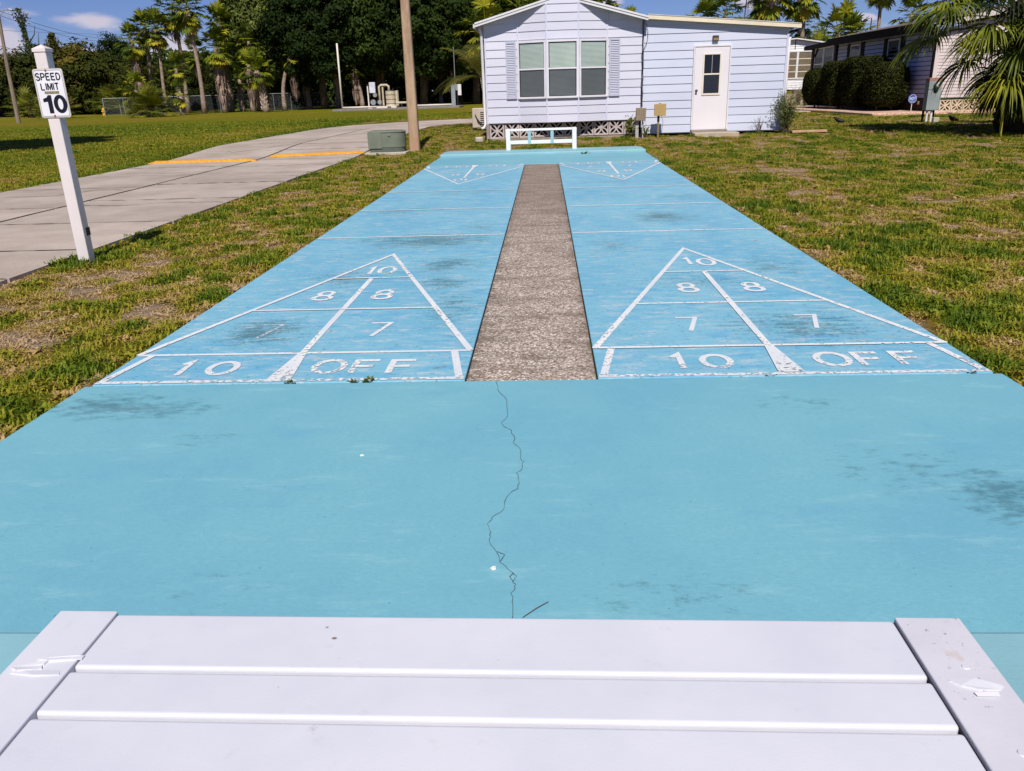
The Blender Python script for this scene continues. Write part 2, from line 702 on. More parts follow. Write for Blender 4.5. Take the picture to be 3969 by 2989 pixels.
# ------------------------------------------------------------------ yellow speed bumps
t = NT("yellow_paint")
n1 = t.noise(t.pos(), 14, 5, 0.7)
c = t.mix(t.ramp(n1, 0.35, 0.7), srgb(192, 134, 36), srgb(214, 156, 56))
c = t.mix(t.ramp(t.noise(t.pos(), 5, 5, 0.7), 0.62, 0.72, 0, 0.75), c, srgb(140, 110, 70))
M_YEL = t.end(t.bsdf(c, 0.75, 0.25, 0, t.bump(n1, 0.3, 0.004)))
for lab, x0, x1, y0, y1 in (("yellow painted concrete speed bump on the far lane, nearer the lawn", -6.62, -4.16, 14.62, 14.60),
                            ("yellow painted concrete speed bump on the near lane, beside the green utility box", -4.18, -2.02, 15.45, 15.85)):
    m = MB()
    prof = [(-0.085, 0.0), (-0.065, 0.038), (-0.03, 0.055), (0.03, 0.055), (0.065, 0.038), (0.085, 0.0)]
    nS = 14
    for i in range(nS + 1):
        u = i / nS
        k = min(1, min(u, 1 - u) * nS / 0.8) * 0.75 + 0.25
        x, y = x0 + (x1 - x0) * u, y0 + (y1 - y0) * u
        for py, pz in prof:
            m.v.append((x, y + py, gzf(x, y) - 0.002 + pz * k + 0.002 * math.sin(i * 2.1)))
    for i in range(nS):
        for j in range(5):
            a = i * 6 + j
            m.f.append((a, a + 6, a + 7, a + 1))
    m.f += [tuple(range(6)), tuple(nS * 6 + j for j in reversed(range(6)))]
    tag(m.build("speed_bump", M_YEL, smooth=False), lab, "speed bump", "yellow speed bumps on the road")

# ================================================================== shuffleboard court
def stains(t, P, ells):
    """soft mask of the mildew patches: (x, y, rx, ry, strength)"""
    sp = t.new("ShaderNodeSeparateXYZ")
    t.put(sp.inputs[0], P)
    m = None
    for x, y, rx, ry, k in ells:
        a = t.math('DIVIDE', t.math('SUBTRACT', sp.outputs[0], x), rx)
        b = t.math('DIVIDE', t.math('SUBTRACT', sp.outputs[1], y), ry)
        r = t.math('SQRT', t.math('ADD', t.math('MULTIPLY', a, a), t.math('MULTIPLY', b, b)))
        q = t.math('MULTIPLY', t.math('SUBTRACT', 1.0, r, clamp=True), k)
        m = q if m is None else t.math('MAXIMUM', m, q)
    return m


# lanes: faded sky-blue deck paint, chalky streaks, mildew and chips
t = NT("lane_paint")
P = t.pos()
big = t.noise(t.mapv(P, (1, 0.7, 1)), 1.1, 5, 0.62)
strk = t.noise(t.mapv(P, (1.6, 9, 1)), 2.2, 6, 0.68)
fine = t.noise(P, 85, 3, 0.65)
mid = t.noise(P, 14, 5, 0.7)
c = t.mix(t.ramp(big, 0.32, 0.68), srgb(108, 170, 195), srgb(128, 183, 201))
c = t.mix(t.ramp(strk, 0.48, 0.75, 0, 0.55), c, srgb(162, 188, 198))
c = t.mix(t.ramp(t.noise(t.mapv(P, (1, 4, 1), (7, 3, 1)), 1.7, 5, 0.6), 0.56, 0.72, 0, 0.6), c, srgb(88, 160, 198))
scuff = t.noise(t.mapv(P, (1.0, 2.6, 1)), 5.5, 7, 0.74)
c = t.mix(t.ramp(scuff, 0.50, 0.64, 0, 0.72), c, srgb(178, 194, 200))
deep = t.noise(t.mapv(P, (1.0, 2.2, 1), (4, 9, 2)), 3.2, 6, 0.7)
c = t.mix(t.ramp(deep, 0.54, 0.68, 0, 0.65), c, srgb(88, 160, 200))
sfin = t.noise(t.mapv(P, (1.0, 1.7, 1)), 34, 4, 0.7)
sp_m = t.math('MULTIPLY', t.ramp(sfin, 0.57, 0.63), t.ramp(mid, 0.42, 0.60, 0.12, 1.0))
c = t.mix(t.math('MULTIPLY', sp_m, 0.72), c, srgb(70, 96, 96))
ell = stains(t, P, [(1.15, 3.86, .95, .60, 1.0), (1.45, 2.75, .38, .5, .9), (0.55, 0.88, .42, .42, .95), (3.68, 0.82, .7, .55, .72), (3.45, 5.0, .5, .6, .95),
                    (0.72, 2.3, .4, .4, .7), (1.5, 2.1, .35, .35, .85), (0.5, 5.9, .7, .6, .55), (3.9, 2.4, .4, .7, .6), (3.3, 2.0, .7, .4, .55), (1.55, 4.6, .3, .8, .5), (2.8, 3.4, .4, .8, .5),
                    (3.9, 6.6, .6, .5, .5), (1.0, 7.5, 1.0, .5, .45), (3.2, 8.4, 1.0, .5, .4), (1.62, 1.4, .3, .8, .6)])
mm = t.math('ADD', t.math('MULTIPLY', ell, 0.8), t.math('MULTIPLY', t.math('SUBTRACT', t.noise(t.mapv(P, (1.2, 4.5, 1)), 4.0, 7, 0.75), 0.5), 2.6))
mm = t.math('ADD', mm, t.math('MULTIPLY', t.math('SUBTRACT', t.noise(P, 40, 4, 0.75), 0.5), 1.5))
mm = t.math('MULTIPLY', t.ramp(mm, 0.20, 0.80), t.ramp(ell, 0.0, 0.3))
c = t.mix(t.math('MULTIPLY', mm, 0.64), c, srgb(62, 88, 90))
chip = t.math('MULTIPLY', t.ramp(t.noise(P, 7.5, 5, 0.62), 0.66, 0.685), t.ramp(t.noise(P, 0.9, 2, 0.5), 0.48, 0.62))
c = t.mix(t.math('MULTIPLY', chip, 0.85), c, srgb(128, 112, 92))
# worn grime along the lane borders
sp2 = t.new("ShaderNodeSeparateXYZ")
t.put(sp2.inputs[0], P)
hgt = t.math('ADD', fine, t.math('MULTIPLY', mid, 0.7))
M_LANE = t.end(t.bsdf(c, 0.62, 0.25, 0, t.bump(hgt, 0.25, 0.003)))

# pads at both ends: newer, greener coat
t = NT("pad_paint")
P = t.pos()
big = t.noise(P, 0.9, 5, 0.6)
fine = t.noise(P, 150, 3, 0.6)
mid = t.noise(P, 11, 5, 0.65)
c = t.mix(t.ramp(big, 0.3, 0.7), srgb(114, 171, 187), srgb(127, 182, 191))
c = t.mix(t.ramp(mid, 0.5, 0.75, 0, 0.3), c, srgb(136, 190, 204))
grit = t.noise(t.mapv(P, (1, 1.6, 1)), 46, 7, 0.82)
c = t.mix(t.ramp(grit, 0.3, 0.7, 0.0, 0.55, False), c, srgb(92, 156, 178))
c = t.mix(t.ramp(t.noise(t.mapv(P, (0.7, 2.4, 1), (2, 5, 1)), 3.0, 7, 0.75), 0.54, 0.68, 0, 0.4), c, srgb(148, 192, 200))
c = t.mix(t.ramp(t.noise(t.mapv(P, (0.7, 1.6, 1), (8, 1, 1)), 2.2, 6, 0.7), 0.56, 0.70, 0, 0.35), c, srgb(98, 160, 186))
c = t.mix(t.ramp(t.noise(P, 70, 2, 0.5), 0.73, 0.77, 0, 0.65), c, srgb(52, 92, 104))
ell = stains(t, P, [(0.22, -0.28, .45, .26, 1.0), (0.5, -0.33, .4, .18, .9), (0.83, -0.67, .22, .16, .55), (3.72, -1.2, .3, .34, .95), (3.5, -1.0, .5, .4, .5), (3.3, -0.35, .5, .2, .5), (2.6, -1.75, .5, .22, .5),
                    (1.3, -1.7, .4, .3, .3), (1.0, 12.6, .6, .3, .5), (3.4, 13.0, .6, .3, .5)])
mm = t.math('ADD', t.math('MULTIPLY', ell, 0.85), t.math('MULTIPLY', t.math('SUBTRACT', t.noise(t.mapv(P, (1, 2.2, 1)), 9, 8, 0.78), 0.5), 2.8))
mm = t.math('MULTIPLY', t.ramp(mm, 0.26, 0.90), t.ramp(ell, 0.0, 0.3))
c = t.mix(t.math('MULTIPLY', mm, 0.58), c, srgb(50, 86, 96))
M_PAD = t.end(t.bsdf(c, 0.55, 0.3, 0, t.bump(t.math('ADD', fine, t.math('MULTIPLY', mid, 1.2)), 0.3, 0.003)))

M_STEP = pmat("step_paint", srgb(132, 177, 186), 0.6, 0.3, 0.08, 1.5, 0.3, 120, 0.003, stain=srgb(66, 92, 84), ss=4, st=(0.60, 0.72), sa=0.5)


def slab(name, x0, x1, y0, y1, z0, z1, mat, bevel=0.008, label=None):
    o = MB().box(x0, x1, y0, y1, z0, z1).build(name, mat, bevel=bevel, seg=2)
    return struct(o, label)


LANE_L = slab("court_lane", 0, LW, 0.0, LL, -0.09, 0.0, M_LANE, 0.006, "left sky-blue painted shuffleboard lane")
LANE_R = slab("court_lane", XR, XR + LW, 0.0, LL, -0.09, 0.0, M_LANE, 0.006, "right sky-blue painted shuffleboard lane")
PAD_N = slab("court_pad", -0.03, 4.325, -1.945, -0.012, -0.09, -0.001, M_PAD, 0.008, "pale turquoise pad at the near end of the court")
PAD_F = slab("court_pad", -0.03, 4.325, LL + 0.012, 14.02, -0.09, -0.001, M_PAD, 0.008, "pale turquoise pad at the far end of the court")
STEP_N = slab("court_step", -0.03, 4.325, -3.25, -1.962, -0.09, 0.05, M_STEP, 0.016, "raised turquoise step under the near bench")
stp = MB().prism([(-0.02, 14.035), (4.33, 14.035), (4.33, 14.78), (4.25, 15.06), (0.06, 15.06), (-0.02, 14.78)], -0.09, 0.058)
STEP_F = struct(stp.build("court_step", M_STEP, bevel=0.018, seg=2), "raised turquoise step under the far bench")

# exposed-aggregate gutter between the lanes
t = NT("aggregate")
P = t.pos()
v1 = t.new("ShaderNodeTexVoronoi", feature='F1')
t.put(v1.inputs["Vector"], t.mapv(P, (1, 1, 0.4)))
v1.inputs["Scale"].default_value = 88
v2 = t.voro(t.mapv(P, (1, 1, 0.4)), 88, 'DISTANCE_TO_EDGE')
peb = t.cramp(t.noise(v1.outputs["Position"], 300, 0), [(0.30, srgb(132, 112, 98)), (0.46, srgb(178, 160, 144)), (0.58, srgb(208, 192, 176)), (0.70, srgb(240, 230, 218))])
big = t.noise(t.mapv(P, (1.2, 3, 1)), 1.6, 6, 0.7)
c = t.mix(t.ramp(v2, 0.05, 0.16, 0.6, 0.0), peb, srgb(96, 80, 68))
c = t.mix(t.ramp(big, 0.43, 0.66, 0.0, 0.6), c, srgb(104, 92, 80))
spy = t.new("ShaderNodeSeparateXYZ")
t.put(spy.inputs[0], P)
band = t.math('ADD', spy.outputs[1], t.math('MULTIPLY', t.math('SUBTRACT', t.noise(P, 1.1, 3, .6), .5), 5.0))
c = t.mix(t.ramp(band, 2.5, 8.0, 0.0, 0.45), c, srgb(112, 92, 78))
spx = t.new("ShaderNodeSeparateXYZ")
t.put(spx.inputs[0], P)
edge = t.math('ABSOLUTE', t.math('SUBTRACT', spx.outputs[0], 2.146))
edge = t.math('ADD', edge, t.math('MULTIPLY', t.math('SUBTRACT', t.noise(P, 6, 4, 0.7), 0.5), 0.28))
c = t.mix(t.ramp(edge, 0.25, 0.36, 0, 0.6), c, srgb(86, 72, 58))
M_AGG = t.end(t.bsdf(c, 0.85, 0.2, 0, t.bump(t.math('SUBTRACT', 1.0, t.voro(t.mapv(P, (1, 1, 0.4)), 88)), 0.6, 0.006)))
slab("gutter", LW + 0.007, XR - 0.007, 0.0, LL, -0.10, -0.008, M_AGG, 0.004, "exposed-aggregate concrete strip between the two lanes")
struct(MB().box(LW, XR, -0.011, LL + 0.011, -0.14, -0.085).build("gutter_bed", M_JOINT), "dark soil in the joints beside the gutter")

# ------------------------------------------------------------------ painted marks
t = NT("white_line_paint")
P = t.pos()
k1 = t.noise(P, 38, 5, 0.72)
k2 = t.noise(P, 1.3, 3, 0.6)
wear = t.math('ADD', k1, t.math('MULTIPLY', t.math('SUBTRACT', k2, 0.5), 0.55))
sy = t.new("ShaderNodeSeparateXYZ")
t.put(sy.inputs[0], P)
near = t.ramp(t.math('ABSOLUTE', sy.outputs[1]), 0.02, 0.40, 0.085, 0.0)
wear = t.math('ADD', wear, near)
c = t.mix(t.ramp(k2, 0.3, 0.7), srgb(206, 210, 214), srgb(228, 228, 226))
c = t.mix(t.ramp(wear, 0.56, 0.62, 0, 0.5), c, srgb(160, 152, 144))
a = t.ramp(wear, 0.61, 0.655, 1.0, 0.0)
M_LINE = t.end(t.bsdf(c, 0.7, 0.25, 0, None, a))
t = NT("faded_line_paint")
P = t.pos()
k1 = t.noise(P, 30, 5, 0.72)
M_FADED = t.end(t.bsdf(srgb(196, 204, 208), 0.7, 0.25, 0, None, t.ramp(k1, 0.44, 0.54, 0.9, 0.0)))


def strip(pts, w, z, closed=False):
    """flat painted stroke along a polyline (x, y): one quad per segment with mitred joints"""
    P = [Vector((p[0], p[1])) for p in pts]
    n = len(P)
    vs, fs = [], []
    for i in range(n):
        ww = (w[i] if isinstance(w, (list, tuple)) else w) / 2
        a = P[i - 1] if (closed or i > 0) else None
        b = P[(i + 1) % n] if (closed or i < n - 1) else None
        d1 = (P[i] - a).normalized() if a is not None else None
        d2 = (b - P[i]).normalized() if b is not None else None
        if d1 is None:
            d1 = d2
        if d2 is None:
            d2 = d1
        n1, n2 = Vector((-d1.y, d1.x)), Vector((-d2.y, d2.x))
        m = n1 + n2
        if m.length < 1e-3:
            m = n1.copy()
        m.normalize()
        k = ww / max(0.38, m.dot(n1))
        vs += [(P[i].x + m.x * k, P[i].y + m.y * k, z), (P[i].x - m.x * k, P[i].y - m.y * k, z)]
    for i in range(n if closed else n - 1):
        j = (i + 1) % n
        fs.append((2 * i, 2 * i + 1, 2 * j + 1, 2 * j))
    return vs, fs


_lz = [0.0022]


def line(lane, x0, flip, pts, w):
    """lane coordinates in feet; flip = the far end"""
    Q = []
    for (x, y) in pts:
        if flip:
            x, y = 6 - x, 39 - y
        Q.append((x0 + x * FT, y * FT))
    _lz[0] = 0.0022 + (_lz[0] + 0.0007 - 0.0022) % 0.004
    vs, fs = strip(Q, w, _lz[0])
    if flip:
        fs = [f for f in fs]
    o = MB().add(vs, fs).build("painted_line", M_LINE, lane)
    return o


def ell_pts(cx, cy, rx, ry, n=20):
    return [(cx + rx * math.cos(2 * PI * k / n), cy + ry * math.sin(2 * PI * k / n)) for k in range(n)]


GLY = {'1': [([(0.18, .78), (0.52, 1.0), (0.52, 0.0)], False)],
       '0': [(ell_pts(.5, .5, .46, .46), True)],
       'O': [(ell_pts(.5, .5, .5, .46), True)],
       '8': [(ell_pts(.5, .74, .36, .23, 14), True), (ell_pts(.5, .25, .44, .24, 14), True)],
       '7': [([(0.0, .95), (0.92, .95), (0.38, 0.0)], False)],
       'F': [([(0.06, 0.0), (0.06, .95), (0.95, .95)], False), ([(0.06, .5), (0.8, .5)], False)]}


def numeral(lane, x0, flip, ch, cx, cy, w, h, sw=0.034):
    m = MB()
    for k, (pl, cl) in enumerate(GLY[ch]):
        Q = []
        for (x, y) in pl:
            X, Y = cx + (x - 0.5) * w, cy + (y - 0.5) * h
            if flip:
                X, Y = 6 - X, 39 - Y
            Q.append((x0 + X * FT, Y * FT))
        vs, fs = strip(Q, sw * (0.76 if ch == '7' else 1), 0.0030 + 0.0007 * k, cl)
        m.add(vs, fs)
    m.build("painted_numeral" if ch in '01278' else "painted_letter", M_FADED if (ch == '7' and cx < 2 and x0 == 0.0) else M_LINE, lane)


for lane, x0 in ((LANE_L, 0.0), (LANE_R, XR)):
    for fl in (False, True):
        L = 0.037
        line(lane, x0, fl, [(0.03, 1.5), (5.97, 1.5)], L * 0.8)
        line(lane, x0, fl, [(0.02, 0.07), (5.98, 0.07)], L * 0.95)
        line(lane, x0, fl, [(0.04, 1.5), (3.0, 10.5), (5.96, 1.5)], L)
        line(lane, x0, fl, [(1.02, 4.5), (4.98, 4.5)], L * 0.75)
        line(lane, x0, fl, [(2.02, 7.5), (3.98, 7.5)], L * 0.7)
        line(lane, x0, fl, [(3.0, 1.5), (3.0, 7.5)], L)
        line(lane, x0, fl, [(3.0, 0.1), (3.0, 1.5)], [0.125, 0.044])
        line(lane, x0, fl, [(0.32, 1.5), (0.1, 0.12)], L)
        line(lane, x0, fl, [(5.68, 1.5), (5.9, 0.12)], L)
        # numbers as they stand in each lane
        if x0 == 0.0:
            N = [('1', 1.2, .75, .34, .72), ('0', 1.86, .74, .48, .68), ('O', 3.67, .74, .49, .70), ('F', 4.28, .72, .42, .68), ('F', 4.90, .7, .42, .68),
                 ('7', 1.9, 2.95, .42, .95), ('7', 4.06, 2.95, .42, .95), ('8', 2.28, 5.75, .44, .84), ('8', 3.62, 5.77, .44, .84), ('1', 2.82, 8.4, .3, .85), ('0', 3.22, 8.4, .42, .85)]
        else:
            N = [('1', 1.38, .73, .34, .72), ('0', 1.96, .71, .48, .68), ('O', 3.82, .72, .49, .70), ('F', 4.42, .71, .42, .68), ('F', 5.04, .73, .42, .68),
                 ('7', 1.9, 2.94, .42, .95), ('7', 4.18, 2.98, .42, .95), ('8', 2.34, 5.85, .42, .84), ('8', 3.76, 5.82, .42, .84), ('1', 2.84, 8.75, .3, .8), ('0', 3.26, 8.6, .42, .85)]
        for a in N:
            numeral(lane, x0, fl, *a)
    for yy in (13.5, 19.62, 25.6):
        line(lane, x0, False, [(0.03, yy), (5.97, yy)], 0.036)

# the crack across the near pad
CR = [(1.981, -0.02), (2.0, -0.151), (2.04, -0.276), (2.055, -0.467), (2.031, -0.537), (2.04, -0.572), (2.075, -0.615), (2.093, -0.705), (2.088, -0.744), (2.117, -0.798), (2.119, -0.885),
      (2.133, -0.906), (2.131, -0.968), (2.108, -1.0), (2.123, -1.065), (2.119, -1.121), (2.079, -1.191), (2.077, -1.27), (2.043, -1.323), (2.033, -1.354), (2.037, -1.395), (2.045, -1.429),
      (2.043, -1.472), (2.07, -1.528), (2.082, -1.581), (2.123, -1.641), (2.13, -1.657), (2.124, -1.681), (2.131, -1.705), (2.122, -1.736), (2.128, -1.795), (2.121, -1.93)]
crack("crack", CR, 0.0012, PAD_N, 0.0012, seed=3, jit=0.004, sub=3)
crack("crack", [(2.123, -1.641), (2.113, -1.66), (2.124, -1.681)], 0.0014, PAD_N, 0.0015, seed=5, jit=0.001, sub=2)
crack("crack", [(2.07, -1.528), (2.095, -1.545), (2.082, -1.581)], 0.0014, PAD_N, 0.0015, seed=6, jit=0.001, sub=2)
# ================================================================== benches
t = NT("white_vinyl")
P = t.pos()
c = t.mix(t.ramp(t.noise(P, 3.5, 4, 0.6), 0.3, 0.7), srgb(204, 204, 212), srgb(213, 212, 218))
c = t.mix(t.ramp(t.noise(P, 22, 4, 0.7), 0.6, 0.8, 0, 0.25), c, srgb(186, 180, 182))
c = t.mix(t.ramp(t.noise(t.mapv(P, (1, 1, 1), (3, 8, 1)), 105, 3, 0.6), 0.745, 0.79, 0, 0.5), c, srgb(140, 120, 112))
ell = stains(t, P, [(1.881, -2.540, .007, .005, 1), (1.862, -2.512, .006, .007, .6), (1.90, -2.735, .02, .03, .35), (2.3, -2.60, .03, .02, .12)])
c = t.mix(t.ramp(t.math('ADD', ell, t.math('MULTIPLY', t.math('SUBTRACT', t.noise(P, 200, 3, .7), .5), .5)), 0.2, 0.6, 0, 0.8), c, srgb(112, 74, 48))
M_VINYL = t.end(t.bsdf(c, 0.42, 0.4, 0, t.bump(t.noise(P, 260, 2, 0.5), 0.12, 0.0015)))
t = NT("white_vinyl_mildew")
P = t.pos()
c = t.mix(t.ramp(t.noise(P, 4, 4, 0.6), 0.3, 0.7), srgb(200, 197, 204), srgb(212, 208, 213))
c = t.mix(t.math('MULTIPLY', t.ramp(t.noise(P, 95, 3, 0.65), 0.62, 0.72, 0, 0.75), t.ramp(t.noise(P, 6.5, 3, 0.6), 0.46, 0.6)), c, srgb(96, 88, 96))
c = t.mix(t.ramp(t.noise(P, 9, 3, 0.6), 0.64, 0.72, 0, 0.5), c, srgb(188, 166, 138))
M_VINYL2 = t.end(t.bsdf(c, 0.5, 0.35, 0, t.bump(t.noise(P, 200, 2, 0.5), 0.12, 0.0015)))
M_WHITE = pmat("white_paint", srgb(226, 224, 220), 0.5, 0.35, 0.05, 3, stain=srgb(150, 140, 126), ss=7, st=(0.66, 0.8), sa=0.5)
M_TEAL = pmat("teal_strut_paint", srgb(146, 182, 188), 0.6, 0.3, 0.1, 8)
M_TORN = pmat("broken_vinyl", srgb(214, 213, 218), 0.45, 0.4, 0.03, 20)

# near bench: top at 0.47 m, boards run across, an end board over each pair of legs
BX0, BX1, BYF = 1.383, 2.885, -2.478
b = thing("bench", "white vinyl slatted bench in the foreground, cropped by the bottom of the photo", "bench", (2.135, -2.65, 0.05), group="white benches at the ends of the court")
TZ = 0.47
eb = 0.102
y = BYF
bd = [(0.141, 'slat'), (0.090, 'slat'), (0.140, 'slat')]
yb = BYF - sum(w for w, _ in bd) - 2 * 0.0085
for i, (w, nm) in enumerate(bd):
    o = MB().box(BX0 + eb + 0.0015, BX1 - eb - 0.004, y - w, y - (0.006 if i == 0 else 0), TZ - 0.036, TZ).build(nm, M_VINYL, b, bevel=0.0062, seg=4, smooth=False)
    y -= w + 0.0085
for k, (xa, xb) in enumerate(((BX0, BX0 + eb), (BX1 - eb, BX1))):
    MB().box(xa, xb, yb, BYF, TZ - 0.042, TZ + 0.0015).build("end_board", M_VINYL if k == 0 else M_VINYL2, b, bevel=0.0022, seg=2)
    for yy in (BYF - 0.06, yb + 0.06):
        MB().box(xa + 0.012, xb - 0.012, yy - 0.045, yy + 0.045, 0.05, TZ - 0.041).build("leg", M_VINYL, b, bevel=0.004)
for yy in (BYF - 0.06, yb + 0.06):
    MB().box(BX0 + 0.09, BX1 - 0.09, yy - 0.02, yy + 0.02, 0.19, 0.26).build("rail", M_VINYL, b, bevel=0.003)
    for xx in (BX0 + 0.5, BX1 - 0.5):
        MB().box(xx - 0.03, xx + 0.03, yy - 0.024, yy + 0.024, 0.19, TZ - 0.037).build("strut", M_TEAL, b, bevel=0.003)
M_GAP = pmat("dark_gap_fill", (0.02, 0.018, 0.02), 0.9, 0.05)
MB().box(BX1 - eb - 0.0036, BX1 - eb - 0.0004, yb, BYF - 0.002, TZ - 0.03, TZ - 0.008).build("gap_fill", M_GAP, b)  # near-black strip filling the gap beside the right end board


def flap(pts, z0, z1, name, mat, parent):
    """small torn shard of vinyl lying on the board, lifted along one edge"""
    n = len(pts)
    vs = [(x, y, z0 + 0.0) for x, y in pts] + [(x, y, z1 + 0.0013 * math.sin(i * 1.7)) for i, (x, y) in enumerate(pts)]
    fs = [tuple(range(n, 2 * n)), tuple(reversed(range(n)))] + [(i, (i + 1) % n, (i + 1) % n + n, i + n) for i in range(n)]
    return MB().add(vs, fs).build(name, mat, parent)


xl = BX0
flap([(xl + 0.010, -2.626), (xl + 0.024, -2.634), (xl + 0.060, -2.628), (xl + 0.052, -2.614), (xl + 0.04, -2.607), (xl + 0.092, -2.599), (xl + 0.110, -2.596), (xl + 0.110, -2.604), (xl + 0.06, -2.610), (xl + 0.058, -2.619), (xl + 0.028, -2.623)],
     TZ + 0.001, TZ + 0.0042, "torn_shard", M_TORN, b)
flap([(xl + 0.016, -2.638), (xl + 0.055, -2.643), (xl + 0.095, -2.640), (xl + 0.09, -2.630), (xl + 0.03, -2.631)], TZ + 0.001, TZ + 0.003, "torn_shard", M_VINYL, b)
xr = BX1
flap([(xr - 0.082, -2.628), (xr - 0.045, -2.625), (xr - 0.012, -2.638), (xr - 0.02, -2.646), (xr - 0.05, -2.647), (xr - 0.07, -2.639)], TZ + 0.001, TZ + 0.0038, "torn_shard", M_TORN, b)
flap([(xr - 0.06, -2.655), (xr - 0.027, -2.654), (xr - 0.028, -2.661), (xr - 0.058, -2.661)], TZ + 0.0035, TZ + 0.005, "torn_shard", M_TORN, b)
for (x, y_, r) in ((xr - 0.045, -2.597, 0.007), (xr - 0.05, -2.762, 0.008)):
    MB().tube([(x, y_, TZ), (x, y_, TZ + 0.003)], [r, r * 0.7], 12).build("screw_cap", M_VINYL2, b)

b.rotation_euler = (0, 0, -0.0150)

# far bench
b = thing("bench", "small white bench with two teal struts on the far blue step, before the house", "bench", (2.13, 14.85, 0.06), group="white benches at the ends of the court")
x0, x1, y0, y1, zt, zb = 1.36, 2.905, 14.74, 15.03, 0.50, 0.058
for xa, xb in ((x0, x0 + 0.10), (x1 - 0.10, x1)):
    MB().box(xa, xb, y0 - 0.012, y1 + 0.012, zt - 0.055, zt).build("end_board", M_WHITE, b, bevel=0.004)
    for yy in (y0 + 0.03, y1 - 0.03):
        MB().box(xa + 0.004, xb - 0.004, yy - 0.045, yy + 0.045, zb, zt - 0.054).build("leg", M_WHITE, b, bevel=0.004)
yy = y0
for w in (0.10, 0.08, 0.10):
    MB().box(x0 + 0.102, x1 - 0.102, yy, yy + w - 0.008, zt - 0.042, zt - 0.002).build("slat", M_WHITE, b, bevel=0.004)
    yy += w
for yy in (y0 + 0.015, y1 - 0.06):
    MB().box(x0 + 0.095, x1 - 0.095, yy, yy + 0.035, 0.185, 0.262).build("rail", M_WHITE, b, bevel=0.003)
    for xx in (1.875, 2.37):
        MB().box(xx - 0.034, xx + 0.034, yy - 0.004, yy + 0.039, 0.18, zt - 0.043).build("strut", M_TEAL, b, bevel=0.003)

# ================================================================== speed limit sign
sp = thing("speed_limit_sign", "white square post carrying a SPEED LIMIT 10 sign beside the road", "sign", (-1.87, 3.36, -0.03))
M_POST = pmat("post_vinyl", srgb(218, 208, 206), 0.45, 0.4, 0.04, 4, stain=srgb(176, 150, 120), ss=8, st=(0.68, 0.8), sa=0.5)
MB().box(-1.920, -1.820, 3.310, 3.410, -0.06, 1.70).build("post", M_POST, sp, bevel=0.006, seg=2)
m = MB()
m.box(-1.926, -1.814, 3.304, 3.416, 1.70, 1.725)
m.add([(-1.926, 3.304, 1.725), (-1.814, 3.304, 1.725), (-1.814, 3.416, 1.725), (-1.926, 3.416, 1.725), (-1.87, 3.36, 1.757)], [(0, 1, 4), (1, 2, 4), (2, 3, 4), (3, 0, 4)])
m.build("post_cap", M_POST, sp)


def rrect(x0, x1, z0, z1, r, n=5):
    out = []
    for cx, cz, a0 in ((x1 - r, z1 - r, 0), (x0 + r, z1 - r, 90), (x0 + r, z0 + r, 180), (x1 - r, z0 + r, 270)):
        for k in range(n + 1):
            a = math.radians(a0 + 90 * k / n)
            out.append((cx + r * math.cos(a), cz + r * math.sin(a)))
    return out


M_PLATE = pmat("sign_edge_metal", srgb(176, 168, 156), 0.5, 0.4, 0.1, 20)
M_SIGNW = pmat("sign_white", srgb(226, 224, 228), 0.4, 0.45, 0.03, 6, stain=srgb(190, 150, 96), ss=11, st=(0.70, 0.8), sa=0.6)
M_INK = pmat("sign_ink", srgb(16, 18, 34), 0.45, 0.4, 0.1, 10)
sx0, sx1, sz0, sz1 = -1.962, -1.708, 1.190, 1.572
plate = MB().prism_y(rrect(sx0, sx1, sz0, sz1, 0.022), 3.3045, 3.3085).build("sign_plate", M_PLATE, sp)
face = MB().prism_y(rrect(sx0 + 0.006, sx1 - 0.006, sz0 + 0.006, sz1 - 0.006, 0.018), 3.3028, 3.3044).build("sign_face", M_SIGNW, sp)


def ring_y(outer, inner, y):
    n = len(outer)
    return [(x, y, z) for x, z in outer] + [(x, y, z) for x, z in inner], [(i, (i + 1) % n, (i + 1) % n + n, i + n) for i in range(n)]


vs, fs = ring_y(rrect(sx0 + 0.011, sx1 - 0.011, sz0 + 0.011, sz1 - 0.011, 0.016), rrect(sx0 + 0.0145, sx1 - 0.0145, sz0 + 0.0145, sz1 - 0.0145, 0.013), 3.3018)
MB().add(vs, fs).build("border_line", pmat("sign_border", srgb(120, 104, 92), 0.5, 0.3, 0.2, 40), sp)


def sign_text(s, cx, cz, h, wid, offs, parent, y, mat, name="lettering"):
    me = text_mesh(s, 1.0, offs)
    co = np.array([v.co for v in me.vertices])
    mn, mx = co.min(0), co.max(0)
    kx, kz = wid / (mx[0] - mn[0]), h / (mx[1] - mn[1])
    L = LOC[parent.name]
    for v in me.vertices:
        x, z = (v.co.x - (mn[0] + mx[0]) / 2) * kx + cx, (v.co.y - (mn[1] + mx[1]) / 2) * kz + cz
        v.co = (x - L.x, y - L.y, z - L.z)
    me.update()
    o = link(name, me, mat, parent)
    return o


